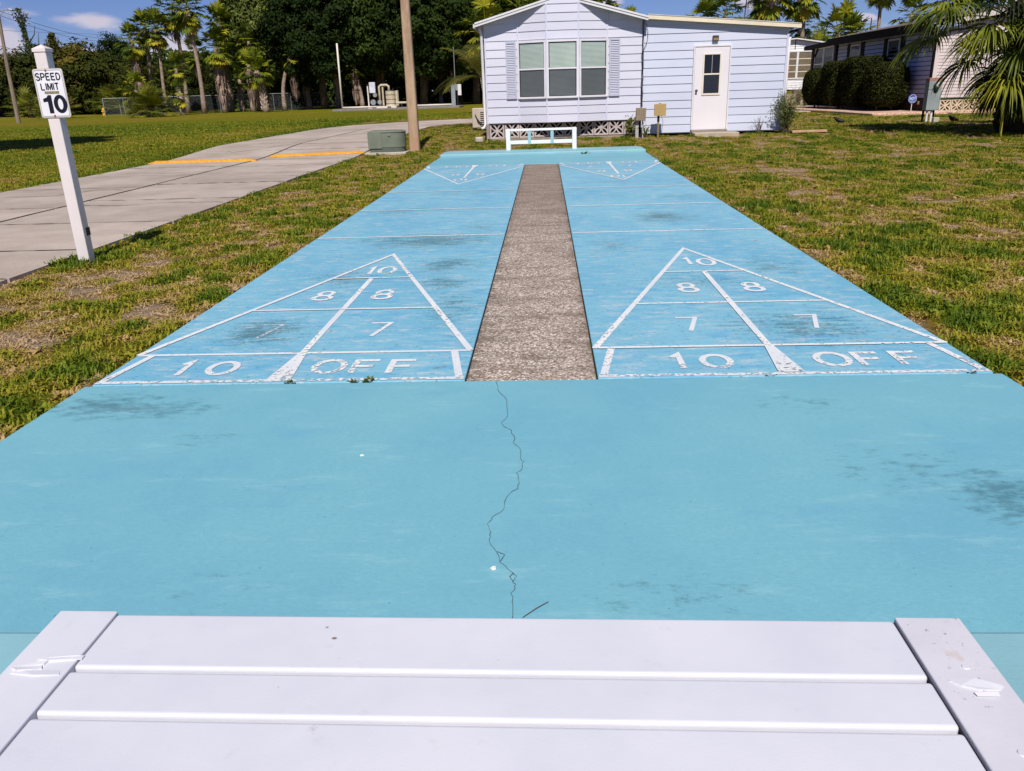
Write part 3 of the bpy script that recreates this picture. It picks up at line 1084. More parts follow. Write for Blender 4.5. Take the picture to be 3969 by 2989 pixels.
ARC = lambda cx, cz, rx, rz, a0, a1, n=9: [(cx + rx * math.cos(math.radians(a0 + (a1 - a0) * k / n)), cz + rz * math.sin(math.radians(a0 + (a1 - a0) * k / n))) for k in range(n + 1)]
LET = {'S': [ARC(.5, .75, .42, .25, 20, 270, 10) + ARC(.5, .25, .44, .25, 90, -160, 10)], 'P': [[(.05, 0), (.05, 1)], [(.05, .98), (.5, .98)] + ARC(.55, .72, .38, .26, 85, -85) + [(.05, .46)]],
       'E': [[(.05, 0), (.05, 1)], [(.05, .97), (.9, .97)], [(.05, .52), (.8, .52)], [(.05, .03), (.92, .03)]], 'D': [[(.05, 0), (.05, 1)], [(.05, .97), (.4, .97)] + ARC(.42, .5, .5, .47, 85, -85, 12) + [(.05, .03)]],
       'L': [[(.05, 1), (.05, 0)], [(.05, .03), (.9, .03)]], 'I': [[(.5, 0), (.5, 1)]], 'M': [[(.02, 0), (.02, 1)], [(.06, 1), (.5, .12), (.94, 1)], [(.98, 1), (.98, 0)]], 'T': [[(.5, 0), (.5, 1)], [(0, .97), (1, .97)]]}


def stroke_word(word, x0, x1, z0, z1, wd, parent):
    wid = [0.28 if ch == 'I' else (1.15 if ch == 'M' else 1.0) for ch in word]
    gap = 0.26
    k = (x1 - x0) / (sum(wid) + gap * (len(word) - 1))
    x = x0
    for ch, w_ in zip(word, wid):
        m_ = MB()
        for q, pl in enumerate(LET[ch]):
            P2 = [(x + px * w_ * k, z0 + pz * (z1 - z0)) for px, pz in pl]
            vs_, fs_ = strip(P2, wd, 0.0)
            m_.add([(a_, 3.3012 - 0.0003 * q, b__) for a_, b__, _ in vs_], fs_)
        m_.build("lettering", M_INK, parent)
        x += (w_ + gap) * k


stroke_word("SPEED", -1.941, -1.735, 1.484, 1.536, 0.0095, sp)
stroke_word("LIMIT", -1.913, -1.763, 1.408, 1.459, 0.0095, sp)
MB().add([(x, 3.3012, z) for x, z in ((-1.882, 1.226), (-1.845, 1.226), (-1.845, 1.368), (-1.872, 1.368), (-1.886, 1.350), (-1.918, 1.340), (-1.918, 1.314), (-1.882, 1.318))], [(0, 1, 2, 3), (0, 3, 4, 7), (7, 4, 5, 6)]).build("numeral", M_INK, sp)
vs, fs = ring_y([(-1.778 + 0.056 * math.cos(2 * PI * k / 28), 1.297 + 0.072 * math.sin(2 * PI * k / 28)) for k in range(28)], [(-1.778 + 0.021 * math.cos(2 * PI * k / 28), 1.297 + 0.043 * math.sin(2 * PI * k / 28)) for k in range(28)], 3.3012)
MB().add(vs, fs).build("numeral", M_INK, sp)
MB().box(-1.892, -1.770, 3.3006, 3.3025, 1.378, 1.398).build("sticker", pmat("sticker_olive", srgb(132, 124, 96), 0.35, 0.5, 0.35, 60), sp)
M_BOLT = pmat("rusty_bolt", srgb(150, 96, 60), 0.6, 0.4, 0.3, 90)
for z in (1.558, 1.206):
    MB().tube([(-1.848, 3.3026, z), (-1.848, 3.297, z)], [0.0095, 0.007], 10).build("bolt", M_BOLT, sp)
MB().box(-1.8185, -1.8145, 3.352, 3.41, 0.20, 0.27).build("scuff_plate", M_INK, sp)

# ================================================================== concrete light pole
t = NT("pole_concrete")
P = t.pos()
c = t.mix(t.ramp(t.noise(t.mapv(P, (1, 1, 0.25)), 7, 5, 0.65), 0.3, 0.7), srgb(148, 122, 98), srgb(182, 154, 126))
c = t.mix(t.ramp(t.noise(P, 60, 3, 0.6), 0.60, 0.72, 0, 0.5), c, srgb(196, 170, 142))
c = t.mix(t.ramp(t.noise(t.mapv(P, (1, 1, 0.15)), 16, 4, 0.7), 0.60, 0.75, 0, 0.55), c, srgb(92, 70, 54))
sz_ = t.new("ShaderNodeSeparateXYZ")
t.put(sz_.inputs[0], P)
c = t.mix(t.ramp(sz_.outputs[2], 0.0, 0.9, 0.5, 0.0), c, srgb(190, 148, 122))
M_POLE = t.end(t.bsdf(c, 0.85, 0.2, 0, t.bump(t.noise(P, 90, 4, 0.7), 0.5, 0.006)))
pl = thing("light_pole", "tall square weathered concrete light pole at the road edge", "pole", (-0.86, 16.07, 0.0))
m = MB()
for z, w in ((-0.2, 0.118), (1.6, 0.106), (3.4, 0.094), (4.9, 0.084)):
    k = w * 0.22
    for x, y in ((-w + k, -w), (w - k, -w), (w, -w + k), (w, w - k), (w - k, w), (-w + k, w), (-w, w - k), (-w, -w + k)):
        m.v.append((-0.86 + x, 16.07 + y, z))
for i in range(3):
    for j in range(8):
        a = i * 8
        m.f.append((a + j, a + (j + 1) % 8, a + 8 + (j + 1) % 8, a + 8 + j))
m.f += [tuple(reversed(range(8))), tuple(range(24, 32))]
m.build("shaft", M_POLE, pl)
M_DKMETAL = pmat("dark_metal", srgb(70, 70, 70), 0.5, 0.4, 0.1, 10, metal=0.6)
MB().tube([(-0.86, 16.07, 4.88), (-0.86, 16.05, 5.15), (-0.86, 15.9, 5.25)], 0.03, 8).build("bracket", M_DKMETAL, pl)
MB().tube([(-0.86, 16.0, 5.27), (-0.86, 15.8, 5.29), (-0.86, 15.55, 5.25)], [0.05, 0.11, 0.06], 10).build("lamp_head", M_DKMETAL, pl)

# ================================================================== green utility box
t = NT("green_box_paint")
P = t.pos()
c = t.mix(t.ramp(t.noise(P, 3, 4, 0.6), 0.3, 0.7), srgb(102, 110, 94), srgb(118, 124, 108))
c = t.mix(t.ramp(t.noise(t.mapv(P, (1, 1, 0.4)), 18, 5, 0.7), 0.58, 0.75, 0, 0.3), c, srgb(130, 128, 108))
sz_ = t.new("ShaderNodeSeparateXYZ")
t.put(sz_.inputs[0], P)
M_GREEN = t.end(t.bsdf(c, 0.5, 0.35, 0, t.bump(t.noise(P, 40, 3, 0.6), 0.1, 0.004)))
M_GREEN2 = pmat("green_box_base", srgb(86, 94, 86), 0.6, 0.3, 0.1, 6)
M_PADC = pmat("pad_concrete", srgb(176, 168, 152), 0.9, 0.15, 0.12, 8, 0.3, 60)
ub = thing("utility_box", "low dark green utility transformer box with rounded right end by the light pole", "utility box", (-1.47, 15.85, 0.0))


def rbox(x0, x1, y0, y1, rl, rr, n=6):
    out = []
    for cx, cy, r, a0 in ((x1 - rr, y1 - rr, rr, 0), (x0 + rl, y1 - rl, rl, 90), (x0 + rl, y0 + rl, rl, 180), (x1 - rr, y0 + rr, rr, 270)):
        for k in range(n + 1):
            a = math.radians(a0 + 90 * k / n)
            out.append((cx + r * math.cos(a), cy + r * math.sin(a)))
    return out


UX0, UX1, UY0, UY1 = -1.88, -1.04, 15.62, 16.18
MB().box(UX0 - 0.09, UX1 + 0.04, UY0 - 0.07, UY1 + 0.05, -0.05, 0.035).build("base_pad", M_PADC, ub, bevel=0.01)
MB().prism(rbox(UX0 + 0.035, UX1 - 0.02, UY0 + 0.02, UY1 - 0.01, 0.04, 0.20), 0.03, 0.14).build("base", M_GREEN2, ub)
MB().prism(rbox(UX0 + 0.02, UX1, UY0 + 0.012, UY1, 0.03, 0.22), 0.141, 0.47).build("cabinet", M_GREEN, ub, bevel=0.006)
m = MB()
o_ = rbox(UX0 + 0.01, UX1 + 0.01, UY0, UY1 + 0.01, 0.035, 0.23)
i_ = rbox(UX0 + 0.06, UX1 - 0.06, UY0 + 0.06, UY1 - 0.06, 0.03, 0.17)
n = len(o_)
m.add([(x, y, 0.471) for x, y in o_] + [(x, y, 0.487) for x, y in o_] + [(x, y, 0.512) for x, y in i_],
      [(i, (i + 1) % n, (i + 1) % n + n, i + n) for i in range(n)] + [(i + n, (i + 1) % n + n, (i + 1) % n + 2 * n, i + 2 * n) for i in range(n)] + [tuple(range(2 * n, 3 * n)), tuple(reversed(range(n)))])
m.build("lid", M_GREEN, ub)
MB().box(UX0 + 0.006, UX0 + 0.325, UY0 - 0.004, UY0 + 0.011, 0.12, 0.468).build("front_panel", M_GREEN, ub, bevel=0.004)
mt = MB()
for k in range(2):
    r0 = 0.030 - 0.012 * k
    mt.tube([(-1.375, UY0 + 0.012, 0.415), (-1.375, UY0 - 0.006 - 0.006 * k, 0.415)], [r0, r0 * 0.9], 12)
mt.build("lock", pmat("lock_metal", srgb(150, 158, 140), 0.4, 0.5, 0.1, 10, metal=0.5), ub)
# ================================================================== houses
def clip(poly, a, b, c):
    """keep a*x + b*z <= c"""
    out = []
    n = len(poly)
    for i in range(n):
        p, q = poly[i], poly[(i + 1) % n]
        dp, dq = a * p[0] + b * p[1] - c, a * q[0] + b * q[1] - c
        if dp <= 0:
            out.append(p)
        if (dp < 0 < dq) or (dq < 0 < dp):
            u = dp / (dp - dq)
            out.append((p[0] + (q[0] - p[0]) * u, p[1] + (q[1] - p[1]) * u))
    return out


def siding(parent, mat, O, ex, s0, s1, zb, zt, pitch, cuts=(), lip=0.016, gap=0.0, name="siding_board", zmin=None, jitter=0.0, one=False, reveal=0.002):
    """lap boards on the plane through O (x, y) with direction ex; outward normal is to the right of ex turned by -90 degrees (faces -Y for ex=+X)"""
    ex = Vector(ex).normalized()
    nn = Vector((ex.y, -ex.x))
    z = zb
    rg = random.Random(int(s0 * 100) + int(O[0] * 10))
    acc = MB()
    while z < zt - 0.005:
        z2 = min(z + pitch, zt)
        poly = [(s0 + gap, z), (s1 - gap, z), (s1 - gap, z2 - reveal), (s0 + gap, z2 - reveal)]
        for c_ in cuts:
            poly = clip(poly, *c_) if len(poly) >= 3 else []
        if len(poly) >= 3:
            def off(zz):
                return 0.004 + lip * (1 - (zz - z) / pitch)
            n = len(poly)
            j = rg.uniform(-jitter, jitter)
            vs = []
            for s_, zz in poly:
                o_ = off(zz) + j
                vs.append((O[0] + ex.x * s_ + nn.x * o_, O[1] + ex.y * s_ + nn.y * o_, zz))
            for s_, zz in poly:
                vs.append((O[0] + ex.x * s_, O[1] + ex.y * s_, zz))
            fs = [tuple(range(n)), tuple(reversed(range(n, 2 * n)))] + [((i + 1) % n, i, i + n, (i + 1) % n + n) for i in range(n)]
            if one:
                acc.add(vs, fs)
            else:
                MB().add(vs, fs).build(name, mat, parent)
        z += pitch
    if one:
        return stuff(acc.build(name, mat, parent))


def sid_mat(name, c1, c2, grime):
    t = NT(name)
    P = t.pos()
    g = t.noise(t.mapv(P, (1.2, 1.2, 22)), 3.0, 5, 0.65)
    c = t.mix(t.ramp(t.noise(P, 0.7, 3, 0.5), 0.3, 0.7), c1, c2)
    c = t.mix(t.ramp(g, 0.5, 0.78, 0, 0.35), c, scl(c1, 0.86))
    c = t.mix(t.ramp(t.noise(t.mapv(P, (1, 1, 0.5)), 2.3, 6, 0.7), 0.60, 0.8, 0, 0.35), c, grime)
    c = t.mix(1.0, c, _gray(t, t.math('MULTIPLY_ADD', t.rnd(), 0.06, 0.96)), 'MULTIPLY')
    return t.end(t.bsdf(c, 0.6, 0.25, 0, t.bump(g, 0.25, 0.003)))


M_SIDE = sid_mat("lavender_siding", srgb(197, 196, 210), srgb(206, 204, 216), srgb(182, 178, 182))
M_SIDE2 = sid_mat("pale_blue_siding", srgb(192, 197, 214), srgb(200, 203, 218), srgb(186, 184, 190))
M_TRIM = pmat("lavender_trim", srgb(200, 200, 218), 0.55, 0.3, 0.04, 3)
M_FASC = pmat("white_fascia", srgb(216, 212, 212), 0.5, 0.35, 0.05, 3, stain=srgb(160, 156, 150), ss=5, st=(0.62, 0.78), sa=0.4)
M_FASC2 = pmat("cream_fascia", srgb(222, 208, 180), 0.6, 0.3, 0.06, 3, stain=srgb(176, 160, 130), ss=5, st=(0.6, 0.78), sa=0.4)
M_ROOF = pmat("white_metal_roof", srgb(190, 188, 186), 0.6, 0.4, 0.08, 1.5)
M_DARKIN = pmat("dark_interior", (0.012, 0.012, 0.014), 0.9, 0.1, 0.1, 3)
M_DOOR = pmat("white_door", srgb(222, 216, 218), 0.5, 0.35, 0.025, 1.5, stain=srgb(186, 176, 164), ss=4, st=(0.7, 0.85), sa=0.4)
M_FRAMEW = pmat("window_frame", srgb(218, 214, 217), 0.5, 0.35, 0.05, 4)
M_CREAMF = pmat("cream_frame", srgb(224, 212, 196), 0.5, 0.35, 0.05, 4)
M_BLOCK = pmat("breeze_block_concrete", srgb(186, 172, 168), 0.9, 0.15, 0.14, 6, 0.4, 90, 0.004, stain=srgb(108, 98, 92), ss=5, st=(0.55, 0.75), sa=0.5)
M_CABLE = pmat("black_cable", (0.015, 0.015, 0.02), 0.6, 0.3)


def glass(name, tint, transp, rough=0.06):
    t = NT(name)
    tr = t.new("ShaderNodeBsdfTransparent")
    tr.inputs[0].default_value = tuple(tint) + (1,)
    gl = t.new("ShaderNodeBsdfGlossy")
    gl.inputs["Roughness"].default_value = rough
    gl.inputs[0].default_value = (0.8, 0.85, 0.9, 1)
    lw = t.new("ShaderNodeLayerWeight")
    lw.inputs[0].default_value = 0.30
    n = t.bump(t.noise(t.pos(), 2.5, 2, 0.5), 0.15, 0.02)
    t.l.new(n, gl.inputs["Normal"])
    return t.end(t.mixs(t.math('MULTIPLY_ADD', lw.outputs["Facing"], 0.55, transp, clamp=True), tr.outputs[0], gl.outputs[0]))


M_GLASS = glass("window_glass", (0.88, 0.93, 0.90), 0.06)
M_SCREEN = glass("screened_glass", (0.46, 0.47, 0.49), 0.05, 0.25)
M_BLIND = pmat("blind_slats", srgb(202, 206, 198), 0.6, 0.3, 0.06, 2)

H1 = thing("mobile_home", "pale lavender mobile home with bay window, gable and white side door", "house", (2.7, 18.0, 0.1))
RA, RX, RK = 3.372, 2.68, 0.272          # apex height of the soffit line, its x, slope


def soffit(x):
    return RA - RK * abs(x - RX)


HY = 18.0
BAY = 0.285
ROWZ, PIT = 0.515, 0.1935
# wall flanks and bay panels: (O, ex, length)
bays = [((0.75, HY), (1, 0), 0.82), ((1.57, HY), (0.71, -BAY), math.hypot(0.71, BAY)), ((2.28, HY - BAY), (1, 0), 0.78),
        ((3.06, HY - BAY), (0.72, BAY), math.hypot(0.72, BAY)), ((3.78, HY), (1, 0), 0.875)]
for O, e, L in bays:
    ux = e[0] / math.hypot(*e)
    cuts = [(-RK * ux, 1, RA - RK * (RX - O[0])), (RK * ux, 1, RA + RK * (RX - O[0]))]
    siding(H1, M_SIDE, O, e, 0.0, L, ROWZ, 3.4, PIT, cuts, lip=0.017, gap=0.012, jitter=0.0012)
# backing walls
m = MB()
for O, e, L in bays:
    u = Vector(e).normalized()
    nn = Vector((u.y, -u.x))
    P_ = [(O[0], O[1]), (O[0] + u.x * L, O[1] + u.y * L)]
    vs = []
    for (x, y) in P_:
        vs += [(x - nn.x * 0.001, y - nn.y * 0.001, ROWZ), (x - nn.x * 0.001, y - nn.y * 0.001, soffit(x))]
    if O[0] == 2.28:
        vs = [(2.28, O[1] + .001, ROWZ), (3.06, O[1] + .001, ROWZ), (3.06, O[1] + .001, soffit(3.06)), (RX, O[1] + .001, soffit(RX)), (2.28, O[1] + .001, soffit(2.28))]
        m.add(vs, [(0, 1, 2, 3, 4)])
    else:
        m.add(vs, [(0, 2, 3, 1)])
m.add([(0.755, HY + 0.02, 0.5), (0.755, 31, 0.5), (0.755, 31, 2.8), (0.755, HY + 0.02, 2.8)], [(0, 1, 2, 3)])
m.add([(1.57, HY, 0.511), (2.28, HY - BAY, 0.511), (3.06, HY - BAY, 0.511), (3.78, HY, 0.511)], [(3, 2, 1, 0)])
m.add([(0.755, 18.02, 0.505), (4.64, 18.02, 0.505), (4.64, 31, 0.505), (0.755, 31, 0.505)], [(3, 2, 1, 0)])
m.build("wall", M_TRIM, H1)
# battens over the panel joints
for x, y in ((1.57, HY), (2.28, HY - BAY), (3.06, HY - BAY), (3.78, HY)):
    MB().box(x - 0.017, x + 0.017, y - 0.034, y - 0.002, ROWZ - 0.004, soffit(x) - 0.012).build("batten", M_TRIM, H1, bevel=0.003)
MB().box(0.738, 0.775, HY - 0.03, HY + 0.03, ROWZ - 0.01, soffit(0.757) - 0.012).build("corner_trim", M_TRIM, H1, bevel=0.003)
# gable roof with overhang
OV = 17.705
for sgn in (-1, 1):
    xe = RX + sgn * (2.14 if sgn < 0 else 2.06)
    ze = RA - RK * abs(xe - RX)
    poly = [(RX, RA), (xe, ze), (xe, ze + 0.045), (RX, RA + 0.045)]
    if sgn < 0:
        poly = [poly[1], poly[0], poly[3], poly[2]]
    MB().prism_y(poly, OV + 0.022, 31.0).build("roof", M_ROOF, H1)
    for k, (d0, d1, yo) in enumerate(((-0.026, 0.030, 0.0), (0.032, 0.075, -0.016))):
        poly = [(RX, RA + d0), (xe - sgn * 0.0, ze + d0), (xe, ze + d1), (RX, RA + d1)]
        if sgn < 0:
            poly = [poly[1], poly[0], poly[3], poly[2]]
        MB().prism_y(poly, OV + yo, OV + 0.02 - 0.001 * k).build("fascia", M_FASC, H1)
MB().box(0.50, 0.538, OV - 0.01, 31.0, 2.735, 2.83).build("gutter", M_FASC, H1, bevel=0.01)

# windows in the bay: three units of two sashes
def window(parent, O, e, s0, s1, z0, z1, zm, frame_m, upper, lower, fw=0.045, blind=True, mull=True):
    u = Vector(e).normalized()
    nn = Vector((u.y, -u.x))

    def bx(a, b, c_, d, y0, y1):
        """box in (s, z, outward) space"""
        vs = []
        for w in (y0, y1):
            for s_, zz in ((a, c_), (b, c_), (b, d), (a, d)):
                vs.append((O[0] + u.x * s_ + nn.x * w, O[1] + u.y * s_ + nn.y * w, zz))
        return vs, [(0, 1, 2, 3), (7, 6, 5, 4), (1, 0, 4, 5), (2, 1, 5, 6), (3, 2, 6, 7), (0, 3, 7, 4)]
    m = MB()
    m.add(*bx(s0, s1, z1 - fw, z1, 0.0, 0.062))
    m.add(*bx(s0, s1, z0, z0 + fw, 0.0, 0.070))
    m.add(*bx(s0, s0 + fw, z0 + fw, z1 - fw, 0.0, 0.060))
    m.add(*bx(s1 - fw, s1, z0 + fw, z1 - fw, 0.0, 0.060))
    w = m.build("window", frame_m, parent)
    MB().add(*bx(s0 + fw + 0.001, s1 - fw - 0.001, zm - 0.018, zm + 0.018, 0.024, 0.056)).build("sash_rail", frame_m, w)
    ins = fw + 0.012
    for a, b, gm in ((zm + 0.019, z1 - fw - 0.001, upper), (z0 + fw + 0.001, zm - 0.019, lower)):
        vq, fq = bx(s0 + fw + 0.001, s1 - fw - 0.001, a, b, 0.044, 0.047)
        MB().add(vq[4:], [(0, 1, 2, 3)]).build("pane", gm, w)
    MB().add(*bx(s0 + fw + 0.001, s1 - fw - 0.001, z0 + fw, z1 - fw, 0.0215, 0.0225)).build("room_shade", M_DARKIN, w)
    if blind:
        m = MB()
        zz = z0 + fw + 0.03
        while zz < z1 - fw - 0.02:
            a, b = s0 + fw + 0.02, s1 - fw - 0.02
            vs = []
            for s_, w_, dz in ((a, 0.027, 0.0125), (b, 0.027, 0.0125), (b, 0.036, -0.0125), (a, 0.036, -0.0125)):
                vs.append((O[0] + u.x * s_ + nn.x * w_, O[1] + u.y * s_ + nn.y * w_, zz + dz))
            m.add(vs, [(0, 1, 2, 3)])
            zz += 0.0275
        stuff(m.build("blind", M_BLIND, w))
    return w


WZ0, WZ1, WZM = 1.085, 2.425, 1.775
for k in (1, 2, 3):
    O, e, L = bays[k]
    window(H1, O, e, 0.004, L - 0.004, WZ0, WZ1, WZM, M_FRAMEW, M_GLASS, M_SCREEN, fw=0.045)

# louvred shutters
M_SHUT = pmat("grey_lavender_shutter", srgb(178, 178, 194), 0.5, 0.35, 0.04, 4)
for xa, xb in ((1.262, 1.518), (3.832, 4.096)):
    m = MB()
    z0, z1 = 1.09, 2.42
    m.box(xa, xa + 0.035, HY - 0.05, HY - 0.021, z0, z1).box(xb - 0.035, xb, HY - 0.05, HY - 0.021, z0, z1)
    m.box(xa + 0.035, xb - 0.035, HY - 0.05, HY - 0.021, z0, z0 + 0.04).box(xa + 0.035, xb - 0.035, HY - 0.05, HY - 0.021, z1 - 0.04, z1)
    sh = m.build("shutter", M_SHUT, H1)
    m = MB()
    zz = z0 + 0.06
    while zz < z1 - 0.05:
        m.add([(xa + 0.035, HY - 0.046, zz - 0.018), (xb - 0.035, HY - 0.046, zz - 0.018), (xb - 0.035, HY - 0.024, zz + 0.018), (xa + 0.035, HY - 0.024, zz + 0.018)], [(0, 1, 2, 3)])
        zz += 0.040
    stuff(m.build("louvres", M_SHUT, sh))

# addition with the door
AX0, AX1 = 4.665, 8.19
AK = (2.860 - 2.560) / (8.20 - 4.70)


def asof(x):
    return 2.862 - AK * (x - 4.70)


AROW = 0.171
cutA = [(AK, 1, 2.862 + AK * 4.70)]
for a, b, zlo, zhi in ((4.68, 5.90, AROW, 2.22), (6.83, 8.165, AROW, 2.22)):
    siding(H1, M_SIDE2, (0, HY + 0.01), (1, 0), a, b, zlo, AROW + PIT * 10, PIT, cutA, lip=0.016, jitter=0.001)
siding(H1, M_SIDE2, (0, HY + 0.01), (1, 0), 4.68, 8.165, AROW + PIT * 10, 3.0, PIT, cutA, lip=0.016, jitter=0.001)
m = MB()
m.add([(4.66, HY + 0.013, 0.15), (8.17, HY + 0.013, 0.15), (8.17, HY + 0.013, asof(8.17)), (4.66, HY + 0.013, asof(4.66))], [(0, 1, 2, 3)])
m.add([(8.16, HY + 0.013, 0.15), (8.16, 29, 0.15), (8.16, 29, asof(8.16)), (8.16, HY + 0.013, asof(8.16))], [(0, 1, 2, 3)])
m.build("wall", M_TRIM, H1)
MB().box(8.150, 8.19, HY - 0.026, HY + 0.03, 0.16, asof(8.19) - 0.01).build("corner_trim", M_TRIM, H1, bevel=0.003)
# lean-to roof
AOV = 17.85
x0, x1 = 4.742, 8.44
MB().prism_y([(x0, asof(x0)), (x1, asof(x1)), (x1, asof(x1) + 0.05), (x0, asof(x0) + 0.05)], AOV + 0.021, 29.5).build("roof", M_ROOF, H1)
MB().prism_y([(x0, asof(x0) - 0.03), (x1, asof(x1) - 0.03), (x1, asof(x1) + 0.062), (x0, asof(x0) + 0.062)], AOV, AOV + 0.02).build("fascia", M_FASC2, H1)
MB().prism_y([(x0 + .01, asof(x0) + 0.064), (x1 - .02, asof(x1) + 0.064), (x1 - .02, asof(x1) + 0.082), (x0 + .01, asof(x0) + 0.082)], AOV - 0.01, AOV + 0.3).build("drip_edge", M_ROOF, H1)
MB().box(8.40, 8.46, AOV + 0.03, 29.0, asof(8.43) - 0.10, asof(8.43) - 0.035).build("gutter", M_DKMETAL, H1)

# door
DX0, DX1, DZ0, DZ1 = 5.905, 6.825, 0.215, 2.205
m = MB()
yF = HY - 0.045
m.box(DX0, DX0 + 0.035, yF, HY + 0.012, DZ0, DZ1).box(DX1 - 0.035, DX1, yF, HY + 0.012, DZ0, DZ1).box(DX0 + 0.035, DX1 - 0.035, yF, HY + 0.012, DZ1 - 0.04, DZ1)
m.build("door_frame", M_FRAMEW, H1, bevel=0.003)
door = MB().box(DX0 + 0.04, DX1 - 0.04, HY - 0.030, HY + 0.006, DZ0 + 0.006, DZ1 - 0.045).build("door", M_DOOR, H1, bevel=0.003)
m = MB()
wx0, wx1, wz0, wz1 = 6.135, 6.595, 1.040, 2.010
m.box(wx0, wx0 + 0.04, HY - 0.048, HY - 0.031, wz0, wz1).box(wx1 - 0.04, wx1, HY - 0.048, HY - 0.031, wz0, wz1)
m.box(wx0 + 0.04, wx1 - 0.04, HY - 0.048, HY - 0.031, wz0, wz0 + 0.045).box(wx0 + 0.04, wx1 - 0.04, HY - 0.048, HY - 0.031, wz1 - 0.03, wz1)
m.box(wx0 + 0.04, wx1 - 0.04, HY - 0.046, HY - 0.031, 1.515, 1.55)
m.build("window_frame", M_CREAMF, door, bevel=0.002)
M_DGLASS = pmat("dark_glass", (0.006, 0.008, 0.014), 0.08, 0.5, 0.1, 3)
M_DSCREEN = pmat("dark_screen", (0.020, 0.024, 0.036), 0.4, 0.3, 0.3, 30)
MB().box(wx0 + 0.041, wx1 - 0.041, HY - 0.036, HY - 0.0315, 1.551, wz1 - 0.031).build("pane", M_DGLASS, door)
MB().box(wx0 + 0.041, wx1 - 0.041, HY - 0.039, HY - 0.0315, wz0 + 0.046, 1.514).build("pane", M_DSCREEN, door)
MB().box(6.362, 6.368, HY - 0.0385, HY - 0.0365, 1.551, wz1 - 0.031).build("curtain_gap", M_FRAMEW, door)
MB().tube([(6.005, HY - 0.031, 1.155), (6.005, HY - 0.055, 1.155), (6.005, HY - 0.062, 1.155), (6.005, HY - 0.095, 1.155)], [0.032, 0.026, 0.016, 0.030], 12).build("knob", pmat("knob_metal", srgb(150, 140, 126), 0.25, 0.5, 0.1, 10, metal=0.9), door, smooth=True)
MB().box(DX0 + 0.03, DX1 - 0.03, HY - 0.10, HY - 0.03, DZ0 - 0.03, DZ0 + 0.004).build("threshold", pmat("threshold", srgb(150, 138, 118), 0.6, 0.3), H1, bevel=0.004)
lt = MB().box(6.345, 6.492, HY - 0.075, HY - 0.012, 2.292, 2.412).build("wall_light", pmat("bronze_light", srgb(62, 58, 52), 0.5, 0.4, 0.15, 20), H1, bevel=0.008)
MB().box(6.362, 6.475, HY - 0.082, HY - 0.076, 2.302, 2.355).build("lens", pmat("amber_lens", srgb(150, 120, 70), 0.25, 0.5, 0.4, 60), lt)

# downspouts and cables
MB().tube([(0.64, HY - 0.12, 2.75), (0.675, HY - 0.06, 2.62), (0.69, HY - 0.05, 1.5), (0.70, HY - 0.05, 0.50), (0.66, HY - 0.10, 0.42), (0.60, HY - 0.14, 0.40)], 0.035, 8).build("downspout", M_FASC, H1, smooth=True)
MB().tube([(8.42, 18.3, 2.46), (8.30, 18.12, 2.40), (8.225, 18.02, 2.28), (8.22, 18.0, 1.2), (8.22, 18.0, 0.25)], 0.032, 8).build("downspout", M_FASC, H1, smooth=True)
random.seed(5)
for k in range(4):
    pts = []
    for i in range(16):
        z = asof(4.66) - 0.05 - i * (2.0 / 15)
        pts.append((4.652 + 0.012 * k - 0.015 + random.uniform(-0.008, 0.008) + (0.10 * math.sin(min(i, 5) / 5 * PI) if k == 3 else 0), HY - 0.032 - 0.006 * k, z))
    MB().tube(pts, 0.0055 if k else 0.008, 5).build("cable", M_CABLE, H1)

# breeze-block skirting
def breeze_block(sz, dep=0.09):
    m = MB()
    h = sz / 2
    fr = 0.035
    m.box(-h, h, 0, dep, -h, -h + fr).box(-h, h, 0, dep, h - fr, h).box(-h, -h + fr, 0, dep, -h + fr, h - fr).box(h - fr, h, 0, dep, -h + fr, h - fr)
    r = h - fr * 0.4
    n = 12
    th = 0.016
    for q in range(4):
        ca, sa = math.cos(q * PI / 2), math.sin(q * PI / 2)
        P = []
        for i in range(n + 1):
            s_ = -1 + 2 * i / n
            # circular-looking arc from corner to corner dipping to the centre
            th_ = PI * i / n
            x, z = -r * math.cos(th_), r - (r - 0.006) * math.sin(th_)
            P.append((x, z))
        o = len(m.v)
        for i, (x, z) in enumerate(P):
            a, b = P[max(i - 1, 0)], P[min(i + 1, n)]
            dx, dz = b[0] - a[0], b[1] - a[1]
            L = math.hypot(dx, dz)
            for sgn in (-1, 1):
                px, pz = x - dz / L * th * sgn, z + dx / L * th * sgn
                X, Z = px * ca - pz * sa, px * sa + pz * ca
                X, Z = max(-h + .002, min(h - .002, X)), max(-h + .002, min(h - .002, Z))
                y0 = 0.004 + 0.0012 * q
                m.v += [(X, y0, Z), (X, dep - y0, Z)]
        for i in range(n):
            a = o + 4 * i
            b_ = a + 4
            m.f += [(a, b_, b_ + 2, a + 2), (a, a + 1, b_ + 1, b_), (a + 2, b_ + 2, b_ + 3, a + 3)]
    return m.mesh("breeze_block")


